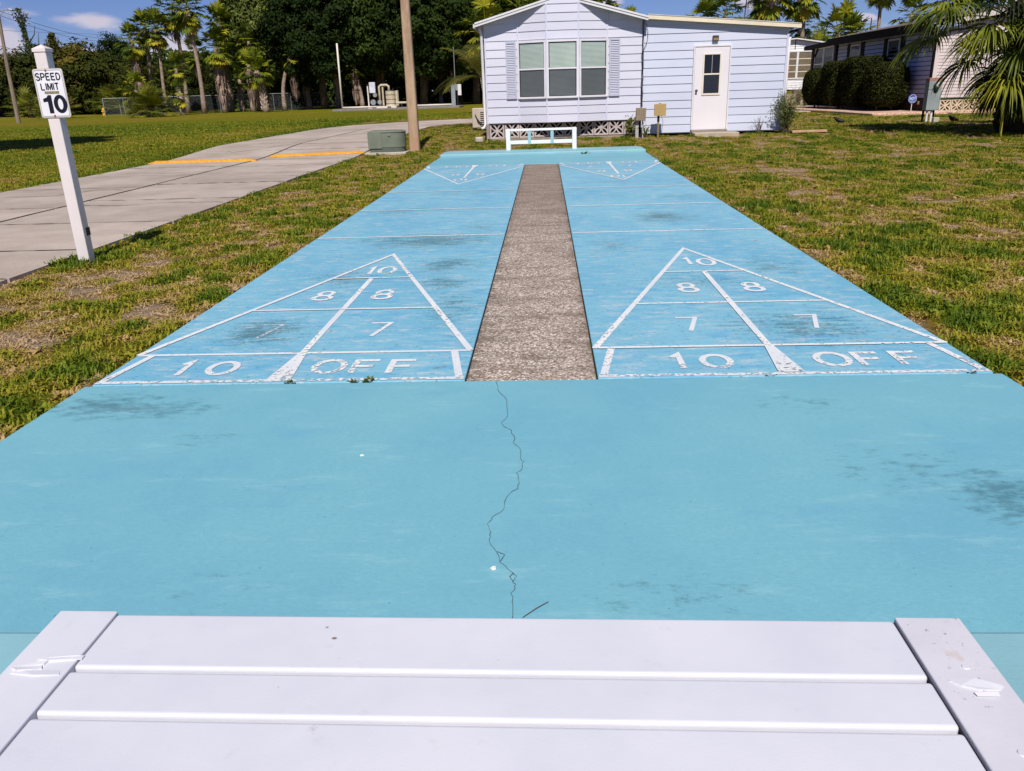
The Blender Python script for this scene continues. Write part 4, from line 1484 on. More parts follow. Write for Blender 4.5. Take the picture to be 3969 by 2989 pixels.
BB = breeze_block(0.368)
BB.materials.append(M_BLOCK)
for k in range(10):
    o = link("breeze_block", BB, None, H1)
    xx = 0.80 + 0.184 + k * 0.3815
    if xx > 4.55:
        break
    zz = 0.325 + 0.003 * k + (0.008 if k % 2 else 0) + (0.028 if k >= 7 else 0)
    o.location = Vector((xx, HY + 0.02 + (0.004 if k % 3 else 0), min(zz, 0.345))) - Vector((2.7, 18.0, 0.1))
MB().box(0.715, 0.795, HY - 0.03, HY + 0.06, 0.08, 0.506).build("skirt_post", pmat("grey_post", srgb(150, 138, 132), 0.8, 0.2, 0.15, 10), H1, bevel=0.004)
MB().box(0.74, 4.66, HY - 0.03, HY + 0.12, 0.02, 0.142).build("footing", pmat("footing_concrete", srgb(150, 138, 122), 0.95, 0.1, 0.2, 7, 0.6, 40, 0.01), H1)
MB().box(0.80, 4.64, HY + 0.6, HY + 0.64, 0.1, 0.5).build("crawl_space_dark", M_DARKIN, H1)  # near-black sheet added for the darkness behind the block openings
struct(MB().box(5.93, 7.02, 17.42, HY - 0.10, 0.05, 0.165).build("doorstep", pmat("doorstep_concrete", srgb(176, 160, 138), 0.9, 0.15, 0.12, 6, 0.4, 50), bevel=0.012), "low concrete doorstep slab below the white door")

# air conditioner beside the left wall
ac = thing("air_conditioner", "beige air conditioning unit beside the left wall of the lavender house", "air conditioner", (0.30, 23.6, 0.14))
M_AC = pmat("beige_metal", srgb(186, 172, 158), 0.5, 0.35, 0.06, 4)
MB().box(-0.10, 0.66, 23.3, 23.95, 0.20, 0.80).build("cabinet", M_AC, ac, bevel=0.02)
for x in (-0.06, 0.6):
    MB().box(x - 0.04, x + 0.04, 23.32, 23.93, 0.13, 0.2).build("foot", M_DKMETAL, ac)
for k in range(4):
    MB().tube([(0.0, 23.29, 0.62 - .02 * k), (0.08 + .03 * k, 23.24, 0.42 - .02 * k), (0.25, 23.22, 0.30 - .02 * k), (0.5, 23.25, 0.24 + .03 * k)], 0.011, 5).build("hose", M_CABLE, ac)
for k in range(7):
    MB().box(0.16, 0.6, 23.292, 23.299, 0.30 + .06 * k, 0.325 + .06 * k).build("vent_slat", M_DKMETAL, ac)

# two service boxes on posts in front of the wall
sb = thing("service_box", "weathered grey wooden service box on a post, left of the tan box", "service box", (4.56, 17.62, 0.13))
M_WGREY = pmat("weathered_wood", srgb(138, 124, 106), 0.85, 0.15, 0.2, 4, 0.4, 40, 0.004, stretch=(6, 6, 1))
MB().obox((4.595, 17.55, 0.645), (0.245, 0.11, 0.30), Matrix.Rotation(0.05, 3, 'Y')).build("box", M_WGREY, sb, bevel=0.006)
MB().box(4.475, 4.555, 17.60, 17.66, 0.05, 0.60).build("post", pmat("grey_white_post", srgb(168, 164, 160), 0.8, 0.2, 0.15, 12), sb, bevel=0.004)
MB().tube([(4.66, 17.60, 0.08), (4.652, 17.60, 0.51)], 0.017, 8).build("conduit", pmat("grey_conduit", srgb(176, 172, 166), 0.5, 0.3), sb)
MB().box(4.44, 4.478, 17.61, 17.65, 0.47, 0.585).build("side_block", M_WGREY, sb)
MB().tube([(4.70, 17.56, 0.49), (4.73, 17.54, 0.40), (4.80, 17.52, 0.36), (4.86, 17.54, 0.355)], 0.006, 5).build("loose_wire", M_AC, sb)
tb = thing("service_box", "tan plastic service box on a thin post beside the house wall", "service box", (5.06, 17.55, 0.13))
M_TAN = pmat("tan_plastic", srgb(176, 148, 98), 0.5, 0.35, 0.05, 3)
MB().box(4.925, 5.195, 17.47, 17.58, 0.605, 0.875).build("box", M_TAN, tb, bevel=0.012)
MB().box(4.918, 5.202, 17.455, 17.472, 0.598, 0.882).build("lid", M_TAN, tb, bevel=0.006)
MB().box(5.03, 5.09, 17.5, 17.56, 0.876, 0.895).build("top_cap", pmat("grey_cap", srgb(120, 116, 108), 0.6, 0.3), tb)
for z in (0.64, 0.84):
    MB().tube([(4.914, 17.46, z - 0.02), (4.914, 17.46, z + 0.02)], 0.009, 6).build("hinge", M_TAN, tb)
MB().tube([(5.03, 17.53, 0.08), (5.03, 17.53, 0.47)], 0.024, 8).build("post", pmat("tan_post", srgb(140, 120, 84), 0.7, 0.2, 0.15, 20), tb)
MB().tube([(5.03, 17.53, 0.46), (5.03, 17.53, 0.60)], 0.030, 8).build("sleeve", M_CABLE, tb)
MB().tube([(5.10, 17.50, 0.60), (5.14, 17.49, 0.45), (5.12, 17.49, 0.25), (5.09, 17.5, 0.10)], 0.005, 5).build("cable", M_CABLE, tb)
# ================================================================== neighbouring house on the right
M_PINK = sid_mat("sunlit_pinkish_siding", srgb(206, 190, 188), srgb(218, 202, 198), srgb(180, 166, 164))  # the end wall's sunlit tone is put into the siding colour
M_LAV = sid_mat("shaded_lavender_siding", srgb(186, 186, 204), srgb(198, 198, 214), srgb(160, 160, 170))  # the long wall's shade is put into the siding colour
M_BROWN = pmat("dark_brown_trim_and_lap_shade", (0.010, 0.007, 0.007), 0.7, 0.08, 0.2, 4)
M_SHING = pmat("grey_brown_shingles", srgb(112, 98, 90), 0.9, 0.15, 0.25, 9, 0.6, 30, 0.01)
M_GUNDER = pmat("green_bottom_trim", srgb(70, 92, 66), 0.7, 0.2, 0.1, 6)  # plain green of the bottom trim
M_BLOCK2 = pmat("cream_breeze_block", srgb(206, 186, 160), 0.9, 0.15, 0.1, 6, 0.3, 90, 0.004)
HX, HN, HF = 15.45, 26.3, 36.2
M_GLASS2 = glass("shaded_glass", (0.5, 0.52, 0.55), 0.03)
for n_ in M_GLASS2.node_tree.nodes:
    if n_.type == 'BSDF_GLOSSY':
        n_.inputs[0].default_value = (0.16, 0.17, 0.19, 1)
H2 = thing("mobile_home", "right-hand mobile home with dark brown eaves, shutters and pinkish end wall", "house", (15.45, 26.3, 0.14))
GR = 0.165


def top2(x):
    return 2.80 + GR * min(x - HX, 2 * 4.0 - (x - HX))


siding(H2, M_PINK, (HX, HN), (1, 0), 0.10, 7.9, 0.635, 3.6, 0.1035, [(-GR, 1, 2.80), (GR, 1, 2.80 + GR * 8.0)], lip=0.012, reveal=0.013)
siding(H2, M_LAV, (HX, HF), (0, -1), 0.0, HF - HN - 0.06, 0.635, 2.93, 0.15, lip=0.030, reveal=0.022)
m = MB()
m.add([(HX, HN + 0.002, 0.625), (HX + 8, HN + 0.002, 0.625), (HX + 8, HN + 0.002, 2.80), (HX + 4, HN + 0.002, 2.80 + GR * 4), (HX, HN + 0.002, 2.80)], [(0, 1, 2, 3, 4)])
m.add([(HX + 0.002, HN, 0.3), (HX + 0.002, 40.0, 0.3), (HX + 0.002, 40.0, 2.93), (HX + 0.002, HN, 2.93)], [(3, 2, 1, 0)])
m.add([(HX, HN + .01, 0.62), (HX + 8, HN + .01, 0.62), (HX + 8, 40, 0.62), (HX, 40, 0.62)], [(3, 2, 1, 0)])
m.build("wall", M_BROWN, H2)  # dark backing in the board reveals paints the lap shadow lines
MB().box(HX - 0.03, HX + 0.10, HN - 0.03, HN + 0.08, 0.62, 2.80).build("corner_trim", M_PINK, H2)
MB().box(HX + 0.1, HX + 7.9, HN - 0.022, HN + 0.0, 0.600, 0.634).build("bottom_trim", M_GUNDER, H2)
# roof with deep brown fascia
ex0 = HX - 0.42
for sg in (0, 1):
    xa, za = (ex0, 2.99) if sg == 0 else (HX + 8.42, 2.99)
    poly = [(xa, za), (HX + 4, 2.99 + GR * 4.42), (HX + 4, 3.06 + GR * 4.42), (xa, za + 0.07)]
    if sg:
        poly = [poly[1], poly[0], poly[3], poly[2]]
    MB().prism_y(poly, HN - 0.30, HF + 0.25).build("roof", M_SHING, H2)
    poly = [(xa, za - 0.17), (HX + 4, 2.83 + GR * 4.42), (HX + 4, 2.985 + GR * 4.42), (xa, za - 0.005)]
    if sg:
        poly = [poly[1], poly[0], poly[3], poly[2]]
    MB().prism_y(poly, HN - 0.33, HN - 0.28).build("barge_board", pmat("pale_barge", srgb(196, 186, 180), 0.6, 0.3) if sg == 0 else M_FASC, H2)
MB().box(ex0 - 0.03, ex0, HN - 0.33, HF + 0.28, 2.76, 3.05).build("fascia", M_BROWN, H2)
MB().box(ex0, HX - 0.001, HN - 0.28, HF + 0.25, 2.93, 2.965).build("soffit", M_BROWN, H2)
MB().tube([(ex0 + 0.06, HN - 0.1, 2.78), (HX - 0.09, HN - 0.05, 2.55), (HX - 0.09, HN - 0.04, 1.0), (HX - 0.09, HN - 0.04, 0.26), (HX - 0.22, HN - 0.10, 0.17)], 0.045, 8).build("downspout", M_BROWN, H2, smooth=True)
# shaded side: two windows with brown shutters
for (ya, yb) in ((30.38, 29.28), (34.42, 33.28)):
    s0, s1 = HF - ya, HF - yb
    window(H2, (HX, HF), (0, -1), s0, s1, 1.15, 2.70, 2.03, M_FRAMEW, M_GLASS2, M_GLASS2, fw=0.06, blind=False)
    m = MB()
    # gathered valance in the upper sash
    n = 9
    vs, fs = [], []
    for i in range(n + 1):
        u = i / n
        yy = ya + (yb - ya) * (0.07 + 0.86 * u)
        zl = 2.30 + 0.20 * math.sin(u * PI)
        vs += [(HX - 0.034 - 0.004 * (i % 2), yy, 2.63), (HX - 0.034 - 0.004 * (i % 2), yy, zl - 0.1)]
    for i in range(n):
        fs.append((2 * i, 2 * i + 1, 2 * i + 3, 2 * i + 2))
    m.add(vs, fs).build("valance", pmat("cream_curtain", srgb(222, 214, 190), 0.8, 0.1, 0.05, 5), H2)
    for yc in (ya + 0.24, yb - 0.24):
        MB().box(HX - 0.05, HX - 0.02, yc - 0.19, yc + 0.19, 1.12, 2.76).build("shutter", M_BROWN, H2, bevel=0.006)
# porch at the far end
MB().box(HX - 0.10, HX - 0.0, HF - 0.12, HF + 0.12, 0.14, 2.93).build("porch_column", M_BROWN, H2)
MB().box(HX - 0.10, HX + 0.0, 39.35, 39.47, 0.14, 2.86).build("porch_column", M_BROWN, H2)
MB().bar((HX - 0.05, 39.36, 2.35), (HX - 0.05, 38.75, 2.85), 0.07, 0.07).build("brace", M_BROWN, H2)
MB().add([(HX - 0.25, HF + 0.28, 2.80), (HX - 0.25, 40.5, 2.74), (HX - 0.25, 40.5, 2.92), (HX - 0.25, HF + 0.28, 3.0),
          (HX + 5, HF + 0.28, 2.80), (HX + 5, 40.5, 2.74), (HX + 5, 40.5, 2.92), (HX + 5, HF + 0.28, 3.0)], [(0, 3, 2, 1), (4, 5, 6, 7), (3, 7, 6, 2), (0, 1, 5, 4), (1, 2, 6, 5)]).build("porch_roof", M_BROWN, H2)
for (ya, yb) in ((39.3, 38.0), (37.95, 36.6)):
    window(H2, (HX, HF), (0, -1), HF - ya, HF - yb, 0.9, 2.80, 2.05, M_FRAMEW, M_GLASS2, M_GLASS2, fw=0.07, blind=False)
    MB().box(HX - 0.03, HX - 0.026, yb + 0.1, ya - 0.1, 2.35, 2.7).build("valance", pmat("white_valance", srgb(206, 208, 206), 0.8, 0.1), H2)
# skirting
BB2 = breeze_block(0.385)
BB2.materials.append(M_BLOCK2)
for k in range(17):
    o = link("breeze_block", BB2, None, H2)
    o.location = Vector((HX + 0.36 + 0.20 + k * 0.40, HN + 0.02, 0.372)) - Vector((15.45, 26.3, 0.14))
MB().box(HX + 0.17, HX + 0.345, HN - 0.01, HN + 0.1, 0.16, 0.60).build("skirt_post", M_PINK, H2)
MB().box(HX + 0.36, HX + 7.5, HN + 0.5, HN + 0.55, 0.1, 0.6).build("crawl_space_dark", M_DARKIN, H2)  # near-black sheet painting the unlit crawl space
MB().box(HX - 0.02, HX + 0.02, HN + 0.05, 39.3, 0.14, 0.62).build("lattice_skirt", pmat("brown_lattice", srgb(70, 56, 50), 0.8, 0.1, 0.5, 30), H2)

# planting bed with a pale stone edge
t = NT("bed_pebbles")
P = t.pos()
v = t.voro(P, 16)
c = t.cramp(t.noise(P, 22, 3, 0.7), [(0.3, srgb(150, 104, 84)), (0.5, srgb(206, 168, 142)), (0.7, srgb(228, 204, 180))])
M_BED = t.end(t.bsdf(c, 0.9, 0.15, 0, t.bump(v, 0.8, 0.03)))
bed = MB().prism([(13.35, 25.75), (23.5, 25.75), (23.5, 26.28), (15.43, 26.28), (15.43, 38.5), (14.0, 40.5), (13.0, 38.0), (13.05, 33.0), (13.3, 29.0)], 0.10, 0.20)
struct(bed.build("planting_bed", M_BED, bevel=0.02), "pale pebble planting bed along the right-hand house")

# ------------------------------------------------------------------ clipped hedges
def leaf_quads(C, N, size, rg, flat=0.35, aspect=0.55):
    """quads centred on C facing roughly along N"""
    n = len(C)
    R_ = rg.normal(size=(n, 3))
    N = N + R_ * (1 - flat)
    N /= np.linalg.norm(N, axis=1, keepdims=True) + 1e-9
    T = np.cross(N, rg.normal(size=(n, 3)))
    T /= np.linalg.norm(T, axis=1, keepdims=True) + 1e-9
    B = np.cross(N, T)
    s = size * rg.uniform(0.6, 1.3, (n, 1))
    v = np.stack([C - T * s, C - B * s * aspect * 0.9 - T * s * .1, C + T * s, C + B * s * aspect * 0.9 - T * s * .1], 1).reshape(-1, 3)
    return v, np.arange(4 * n).reshape(-1, 4)


M_HEDGE = leafmat("hedge_leaves", (0.004, 0.006, 0.0015), (0.018, 0.024, 0.004), (0.24, 0.21, 0.035), 0.05, 0.7, 17.0, 0.08, False)
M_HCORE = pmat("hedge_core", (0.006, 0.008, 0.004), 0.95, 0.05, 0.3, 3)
M_BARK = pmat("grey_bark", srgb(112, 96, 82), 0.9, 0.1, 0.3, 5, 0.7, 14, 0.02, stretch=(1, 1, 0.35))


def hedge(label, cx, cy, rx, ry, h, seed, p=3.0):
    rg = np.random.default_rng(seed)
    root = thing("hedge", label, "hedge", (cx, cy, 0.16), group="clipped hedges along the right-hand house")
    z0 = 0.36
    n = 16000
    th, ph = rg.uniform(0, 2 * PI, n), np.arcsin(rg.uniform(-1, 1, n))
    d = np.stack([np.cos(ph) * np.cos(th), np.cos(ph) * np.sin(th), np.sin(ph)], 1)
    r = 1 / (np.abs(d) ** p).sum(1) ** (1 / p)
    r *= 1 + 0.05 * (fbm(th * 2.2, ph * 4, seed, 3) - 0.5) * 2
    sc = np.array([rx, ry, (h - z0) / 2])
    C = d * r[:, None] * sc * rg.uniform(0.93, 1.03, (n, 1)) + np.array([0, 0, (h + z0) / 2 - 0.16])
    v, f = leaf_quads(C, d, 0.042, rg, 0.25)
    stuff_ = link("foliage", np_mesh("foliage", v, f), M_HEDGE, root)
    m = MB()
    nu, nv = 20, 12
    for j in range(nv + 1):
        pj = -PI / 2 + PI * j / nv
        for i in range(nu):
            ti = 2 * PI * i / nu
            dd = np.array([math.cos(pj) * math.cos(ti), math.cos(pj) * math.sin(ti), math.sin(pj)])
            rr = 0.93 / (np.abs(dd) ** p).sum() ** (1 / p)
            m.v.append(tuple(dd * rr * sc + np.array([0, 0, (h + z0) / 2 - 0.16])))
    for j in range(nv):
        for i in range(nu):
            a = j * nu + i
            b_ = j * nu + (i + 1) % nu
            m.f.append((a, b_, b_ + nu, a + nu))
    m.build("inner_core", M_HCORE, root, local=True)  # solid dark core inside the leaf shell
    for k in range(3):
        x, y = rg.uniform(-rx * .4, rx * .4), rg.uniform(-ry * .4, ry * .4)
        MB().tube([(x, y, -0.05), (x * 1.1, y, 0.35)], 0.03, 6).build("stem", M_BARK, root, local=True)


hedge("rounded dark clipped hedge nearest the blue octagonal yard sign", 14.62, 28.25, 0.66, 0.88, 1.84, 1, 3.4)
hedge("tall flat-topped clipped hedge second from the blue yard sign", 14.60, 30.35, 0.66, 0.92, 2.10, 2, 7.0)
hedge("flat-topped clipped hedge second from the porch of the right-hand house", 14.30, 32.1, 0.6, 0.80, 2.0, 3, 7.0)
hedge("rounded clipped hedge nearest the porch of the right-hand house", 14.22, 34.3, 0.6, 1.0, 1.80, 4, 3.2)

# ------------------------------------------------------------------ yard sign, light, electric meter pedestal
ys = thing("yard_sign", "small blue octagonal ADT security yard sign beside the hedge", "sign", (15.12, 26.95, 0.2))
M_BLUE = pmat("sign_blue", srgb(20, 62, 150), 0.4, 0.4, 0.05, 10)
M_BLUEW = pmat("sign_white_ink", srgb(220, 226, 236), 0.4, 0.4, 0.03, 10)
oc = [(15.14 + 0.16 * math.cos(PI / 8 + k * PI / 4), 0.61 + 0.165 * math.sin(PI / 8 + k * PI / 4)) for k in range(8)]
oi = [(15.14 + 0.143 * math.cos(PI / 8 + k * PI / 4), 0.61 + 0.147 * math.sin(PI / 8 + k * PI / 4)) for k in range(8)]
oj = [(15.14 + 0.132 * math.cos(PI / 8 + k * PI / 4), 0.61 + 0.136 * math.sin(PI / 8 + k * PI / 4)) for k in range(8)]
MB().prism_y(oc, 26.93, 26.945).build("octagon_plate", M_BLUE, ys)
vs, fs = ring_y(oi, oj, 26.928)
MB().add(vs, fs).build("border_line", M_BLUEW, ys)
sign_text("ADT", 15.14, 0.622, 0.098, 0.215, 0.016, ys, 26.926, M_BLUEW)
MB().box(15.07, 15.21, 26.924, 26.9285, 0.525, 0.537).build("caption_bar", M_BLUEW, ys)
MB().tube([(15.14, 26.955, 0.12), (15.14, 26.955, 0.62)], 0.013, 6).build("stake", M_FASC, ys)
gl = thing("garden_light", "small dark stake garden light to the right of the blue yard sign", "garden light", (15.28, 26.75, 0.2))
MB().tube([(15.28, 26.75, 0.15), (15.28, 26.75, 0.42)], 0.012, 6).build("stake", M_BROWN, gl)
MB().tube([(15.28, 26.75, 0.42), (15.28, 26.75, 0.50), (15.28, 26.75, 0.53)], [0.045, 0.05, 0.02], 8).build("lamp_head", pmat("bronze_lamp", srgb(120, 100, 70), 0.5, 0.4), gl)

mp = thing("meter_pedestal", "grey metal electric meter cabinet on two conduits with rusty top, on the lawn", "electric meter", (13.0, 20.6, 0.12))
t = NT("galvanised")
P = t.pos()
sz_ = t.new("ShaderNodeSeparateXYZ")
t.put(sz_.inputs[0], P)
c = t.mix(t.ramp(t.noise(P, 3, 4, 0.6), 0.3, 0.7), srgb(132, 142, 142), srgb(150, 158, 156))
rust = t.math('ADD', t.ramp(sz_.outputs[2], 1.08, 1.26), t.math('MULTIPLY', t.math('SUBTRACT', t.noise(P, 7, 5, 0.7), 0.5), 0.9))
c = t.mix(t.ramp(rust, 0.45, 0.9, 0, 0.75), c, srgb(168, 104, 84))
M_GALV = t.end(t.bsdf(c, 0.55, 0.35, 0.1))
MB().box(12.82, 13.17, 20.50, 20.75, 0.43, 1.285).build("cabinet", M_GALV, mp, bevel=0.008)
MB().box(12.815, 13.175, 20.488, 20.499, 0.44, 0.972).build("lower_panel", M_GALV, mp, bevel=0.003)
MB().box(12.815, 13.175, 20.488, 20.499, 0.984, 1.275).build("upper_panel", M_GALV, mp, bevel=0.003)
mt = MB().tube([(13.02, 20.49, 1.09), (13.02, 20.44, 1.09)], [0.085, 0.085], 20).build("meter_ring", pmat("meter_ring", srgb(120, 128, 124), 0.4, 0.5, 0.1, 10, metal=0.4), mp)
MB().tube([(13.02, 20.441, 1.09), (13.02, 20.36, 1.09), (13.02, 20.345, 1.09)], [0.072, 0.068, 0.05], 20).build("meter_glass", pmat("meter_glass", srgb(196, 200, 190), 0.1, 0.6, 0.2, 20), mp)
MB().tube([(13.0, 20.489, 0.93), (13.0, 20.475, 0.93)], 0.045, 14).build("lock_plate", M_DKMETAL, mp)
for x in (12.90, 13.02):
    MB().tube([(x, 20.58, 0.10), (x, 20.58, 0.44)], 0.030, 10).build("conduit", M_FASC, mp)
MB().box(12.83, 12.86, 20.66, 20.74, 0.10, 0.43).build("leg", M_BROWN, mp)
MB().box(13.10, 13.14, 20.66, 20.74, 0.10, 0.43).build("leg", M_BROWN, mp)
bl = MB().box(13.045, 13.20, 20.42, 20.6, 0.09, 0.245).build("concrete_block", M_PADC, bevel=0.008)
tag(bl, "small pale concrete block at the foot of the meter cabinet", "block")

# ------------------------------------------------------------------ white house between the two homes
H3 = thing("mobile_home", "white mobile home with a divided window seen between the two nearer houses", "house", (15.0, 44.0, 0.14))
M_WSID = pmat("white_siding", srgb(224, 222, 222), 0.55, 0.3, 0.04, 2)
siding(H3, M_WSID, (11.0, 44.0), (1, 0), 0.0, 7.6, 0.90, 3.6, 0.115, [(-0.085, 1, 3.02), (0.16, 1, 3.40 + 0.16 * 4.8)], lip=0.02, one=True)
MB().box(11.0, 18.6, 44.002, 48, 0.88, 2.9).build("wall", M_WSID, H3)
poly = [(10.8, 3.03), (15.75, 3.44), (15.75, 3.50), (10.8, 3.09)]
MB().prism_y(poly, 43.75, 50).build("roof", M_FASC, H3)
MB().prism_y([(15.75, 3.44), (19.0, 2.93), (19.0, 2.99), (15.75, 3.50)], 43.75, 50).build("roof", M_FASC, H3)
MB().box(15.73, 15.77, 43.96, 43.99, 2.95, 3.45).build("gable_vent", M_DKMETAL, H3)
wz0, wz1, wx0, wx1 = 1.50, 2.80, 15.0, 16.75
w3 = MB().box(wx0 - .06, wx1 + .06, 43.94, 43.972, wz1, wz1 + 0.06).box(wx0 - .06, wx1 + .06, 43.94, 43.972, wz0 - 0.06, wz0).box(wx0 - .06, wx0, 43.94, 43.972, wz0, wz1).box(wx1, wx1 + .06, 43.94, 43.972, wz0, wz1).box(15.87, 15.98, 43.938, 43.972, wz0, wz1).build("window", M_FASC, H3)
M_TANW = pmat("tan_blind", srgb(112, 100, 76), 0.5, 0.4, 0.2, 3, stretch=(1, 1, 5))
for xa, xb in ((wx0 + .001, 15.869), (15.981, wx1 - .001)):
    for k in range(4):
        za = wz0 + k * (wz1 - wz0) / 4
        MB().box(xa, xb, 43.950, 43.971, za + 0.002, za + (wz1 - wz0) / 4 - 0.038).build("pane", M_TANW, w3)
        if k < 3:
            MB().box(xa, xb, 43.944, 43.971, za + (wz1 - wz0) / 4 - 0.036, za + (wz1 - wz0) / 4 - 0.0).build("glazing_bar", M_CREAMF, w3)
vs = [(15.44 + 0.12 * math.cos(2 * PI * k / 14), 43.94, 1.99 + 0.075 * math.sin(2 * PI * k / 14)) for k in range(14)]
MB().add(vs, [tuple(range(14))]).build("sticker", pmat("red_sticker", srgb(214, 100, 80), 0.5, 0.3, 0.2, 20), w3)
lw = MB().box(11, 18.8, 43.2, 43.5, 0.1, 0.68).build("low_wall", pmat("tan_block_wall", srgb(176, 152, 132), 0.9, 0.1, 0.2, 5, 0.4, 20, 0.01), bevel=0.01)
tag(lw, "low tan block wall in front of the white house", "wall")
# ================================================================== vegetation
# ------------------------------------------------------------------ fan-palm fronds
def fan_frond(el, pet, blade, nseg, droop, sag, wid=1.0, spread=118, seed=0, fold=0.25, split=0.45, steps=4, pr=0.018):
    """one fan leaf leaving the trunk along +X at elevation el (deg); gravity along -Z, so copies turn about Z only"""
    rg = random.Random(seed)
    m = MB()
    e = math.radians(el)
    d0 = Vector((math.cos(e), 0, math.sin(e)))
    pts = [Vector((0, 0, 0))]
    d = d0.copy()
    k = 5
    for i in range(k):
        pts.append(pts[-1] + d * (pet / k))
        d = (d + Vector((0, 0, -sag / k))).normalized()
    m.tube(pts, [pr * (1.3 - 0.6 * i / k) for i in range(k + 1)], 3, False)
    hub = pts[-1]
    ax = d
    side = Vector((0, 1, 0))
    nrm = side.cross(ax).normalized() * -1
    nrm = ax.cross(side)
    if nrm.z < 0:
        nrm = -nrm
    dphi = 2 * math.radians(spread) / nseg
    for i in range(nseg):
        ph = -math.radians(spread) + dphi * (i + 0.5) + rg.uniform(-.25, .25) * dphi
        L = blade * (0.72 + 0.28 * math.cos(ph * 0.8)) * rg.uniform(0.88, 1.08)
        u = (ax * math.cos(ph) + side * math.sin(ph)).normalized()
        u = (u + nrm * rg.uniform(0.0, 0.22)).normalized()
        v = u.cross(nrm).normalized()
        dr = droop * rg.uniform(0.75, 1.3)
        o = len(m.v)
        p = hub.copy()
        dd = u.copy()
        for s_ in range(steps + 1):
            tt = s_ / steps
            if tt <= split:
                w = wid * L * max(tt, 0.04) * dphi * 0.56
            else:
                w = wid * L * split * dphi * 0.56 * ((1 - tt) / (1 - split)) ** 0.8 + 0.0015
            tw = v + nrm * (fold if i % 2 else -fold)
            m.v += [tuple(p - tw * w), tuple(p + tw * w)]
            p = p + dd * (L / steps)
            dd = (dd + Vector((0, 0, -dr * (0.3 + 1.7 * tt) / steps))).normalized()
        for s_ in range(steps):
            a = o + 2 * s_
            m.f.append((a, a + 1, a + 3, a + 2))
    return m


M_PALM = leafmat("fan_palm_leaf", (0.026, 0.055, 0.007), (0.14, 0.17, 0.013), (0.44, 0.40, 0.026), 0.16, 0.6, 0.7, 0.12)
M_PALMY = leafmat("sunlit_lower_palm_leaf", (0.18, 0.19, 0.012), (0.40, 0.35, 0.02), (0.50, 0.30, 0.07), 0.14, 0.6, 0.5, 0.1)  # yellow leaf colour paints the sunlight onto the lower fronds
M_DEAD = leafmat("dead_palm_thatch", (0.10, 0.068, 0.052), (0.36, 0.26, 0.205), (0.60, 0.47, 0.39), 0.05, 0.9, 1.5, 0.05)
M_PTRUNK = pmat("palm_trunk_bark", srgb(150, 130, 116), 0.95, 0.1, 0.25, 3, 0.7, 12, 0.03, stretch=(1, 1, 2.2))
M_SABALT = pmat("sabal_trunk_bark", srgb(70, 56, 44), 0.95, 0.06, 0.4, 9, 0.8, 20, 0.03)

ELS = [78, 58, 40, 24, 8, -10, -28, -46]
FR_BG = [[fan_frond(el, 1.0, 0.82, 17, 0.95, 0.4, 1.25, 125, 100 + k * 7 + i, steps=4, pr=0.018, split=0.5).mesh("frond") for k in range(2)] for i, el in enumerate(ELS)]
for row in FR_BG:
    for me in row:
        me.materials.append(M_PALM)
FR_BGY = [fan_frond(el, 0.9, 0.78, 16, 0.6, 0.4, 1.3, 120, 300 + i, steps=4, pr=0.018, split=0.6).mesh("frond") for i, el in enumerate((-30, -48, -62))]
for me in FR_BGY:
    me.materials.append(M_PALMY)


def skirt_mesh(L, r0, r1, n, seed):
    rg = random.Random(seed)
    m = MB()
    for i in range(n):
        a = rg.uniform(0, 2 * PI)
        z = -rg.uniform(0, 0.75) * L
        f = -z / L
        r = r0 + (r1 - r0) * rg.uniform(0.0, 1) ** 1.5
        l = rg.uniform(0.5, 1.0) * min(1.1, L * 0.5)
        w = rg.uniform(0.02, 0.075)
        ca, sa = math.cos(a), math.sin(a)
        x0, y0 = ca * 0.15, sa * 0.15
        x1, y1 = ca * r * (1 - 0.25 * f), sa * r * (1 - 0.25 * f)
        tx, ty = -sa * w, ca * w
        j = rg.uniform(-0.12, 0.12)
        o = len(m.v)
        m.v += [(x0 - tx * .5, y0 - ty * .5, z), (x0 + tx * .5, y0 + ty * .5, z), (x1 - tx, y1 - ty, z - l * 0.45), (x1 + tx, y1 + ty, z - l * 0.45),
                (x1 * .92 - tx * .6 + tx * j * 9, y1 * .92 - ty * .6 + ty * j * 9, z - l), (x1 * .92 + tx * .3 + tx * j * 9, y1 * .92 + ty * .3 + ty * j * 9, z - l)]
        m.f += [(o, o + 1, o + 3, o + 2), (o + 2, o + 3, o + 5, o + 4)]
    return m.mesh("dead_skirt")


SK = {}


def skirt(L, wide):
    k = (round(L), wide)
    if k not in SK:
        SK[k] = skirt_mesh(max(round(L), 0.8), 0.22, wide, int(190 * max(1, L / 2)), int(L * 10))
        SK[k].materials.append(M_DEAD)
    return SK[k]


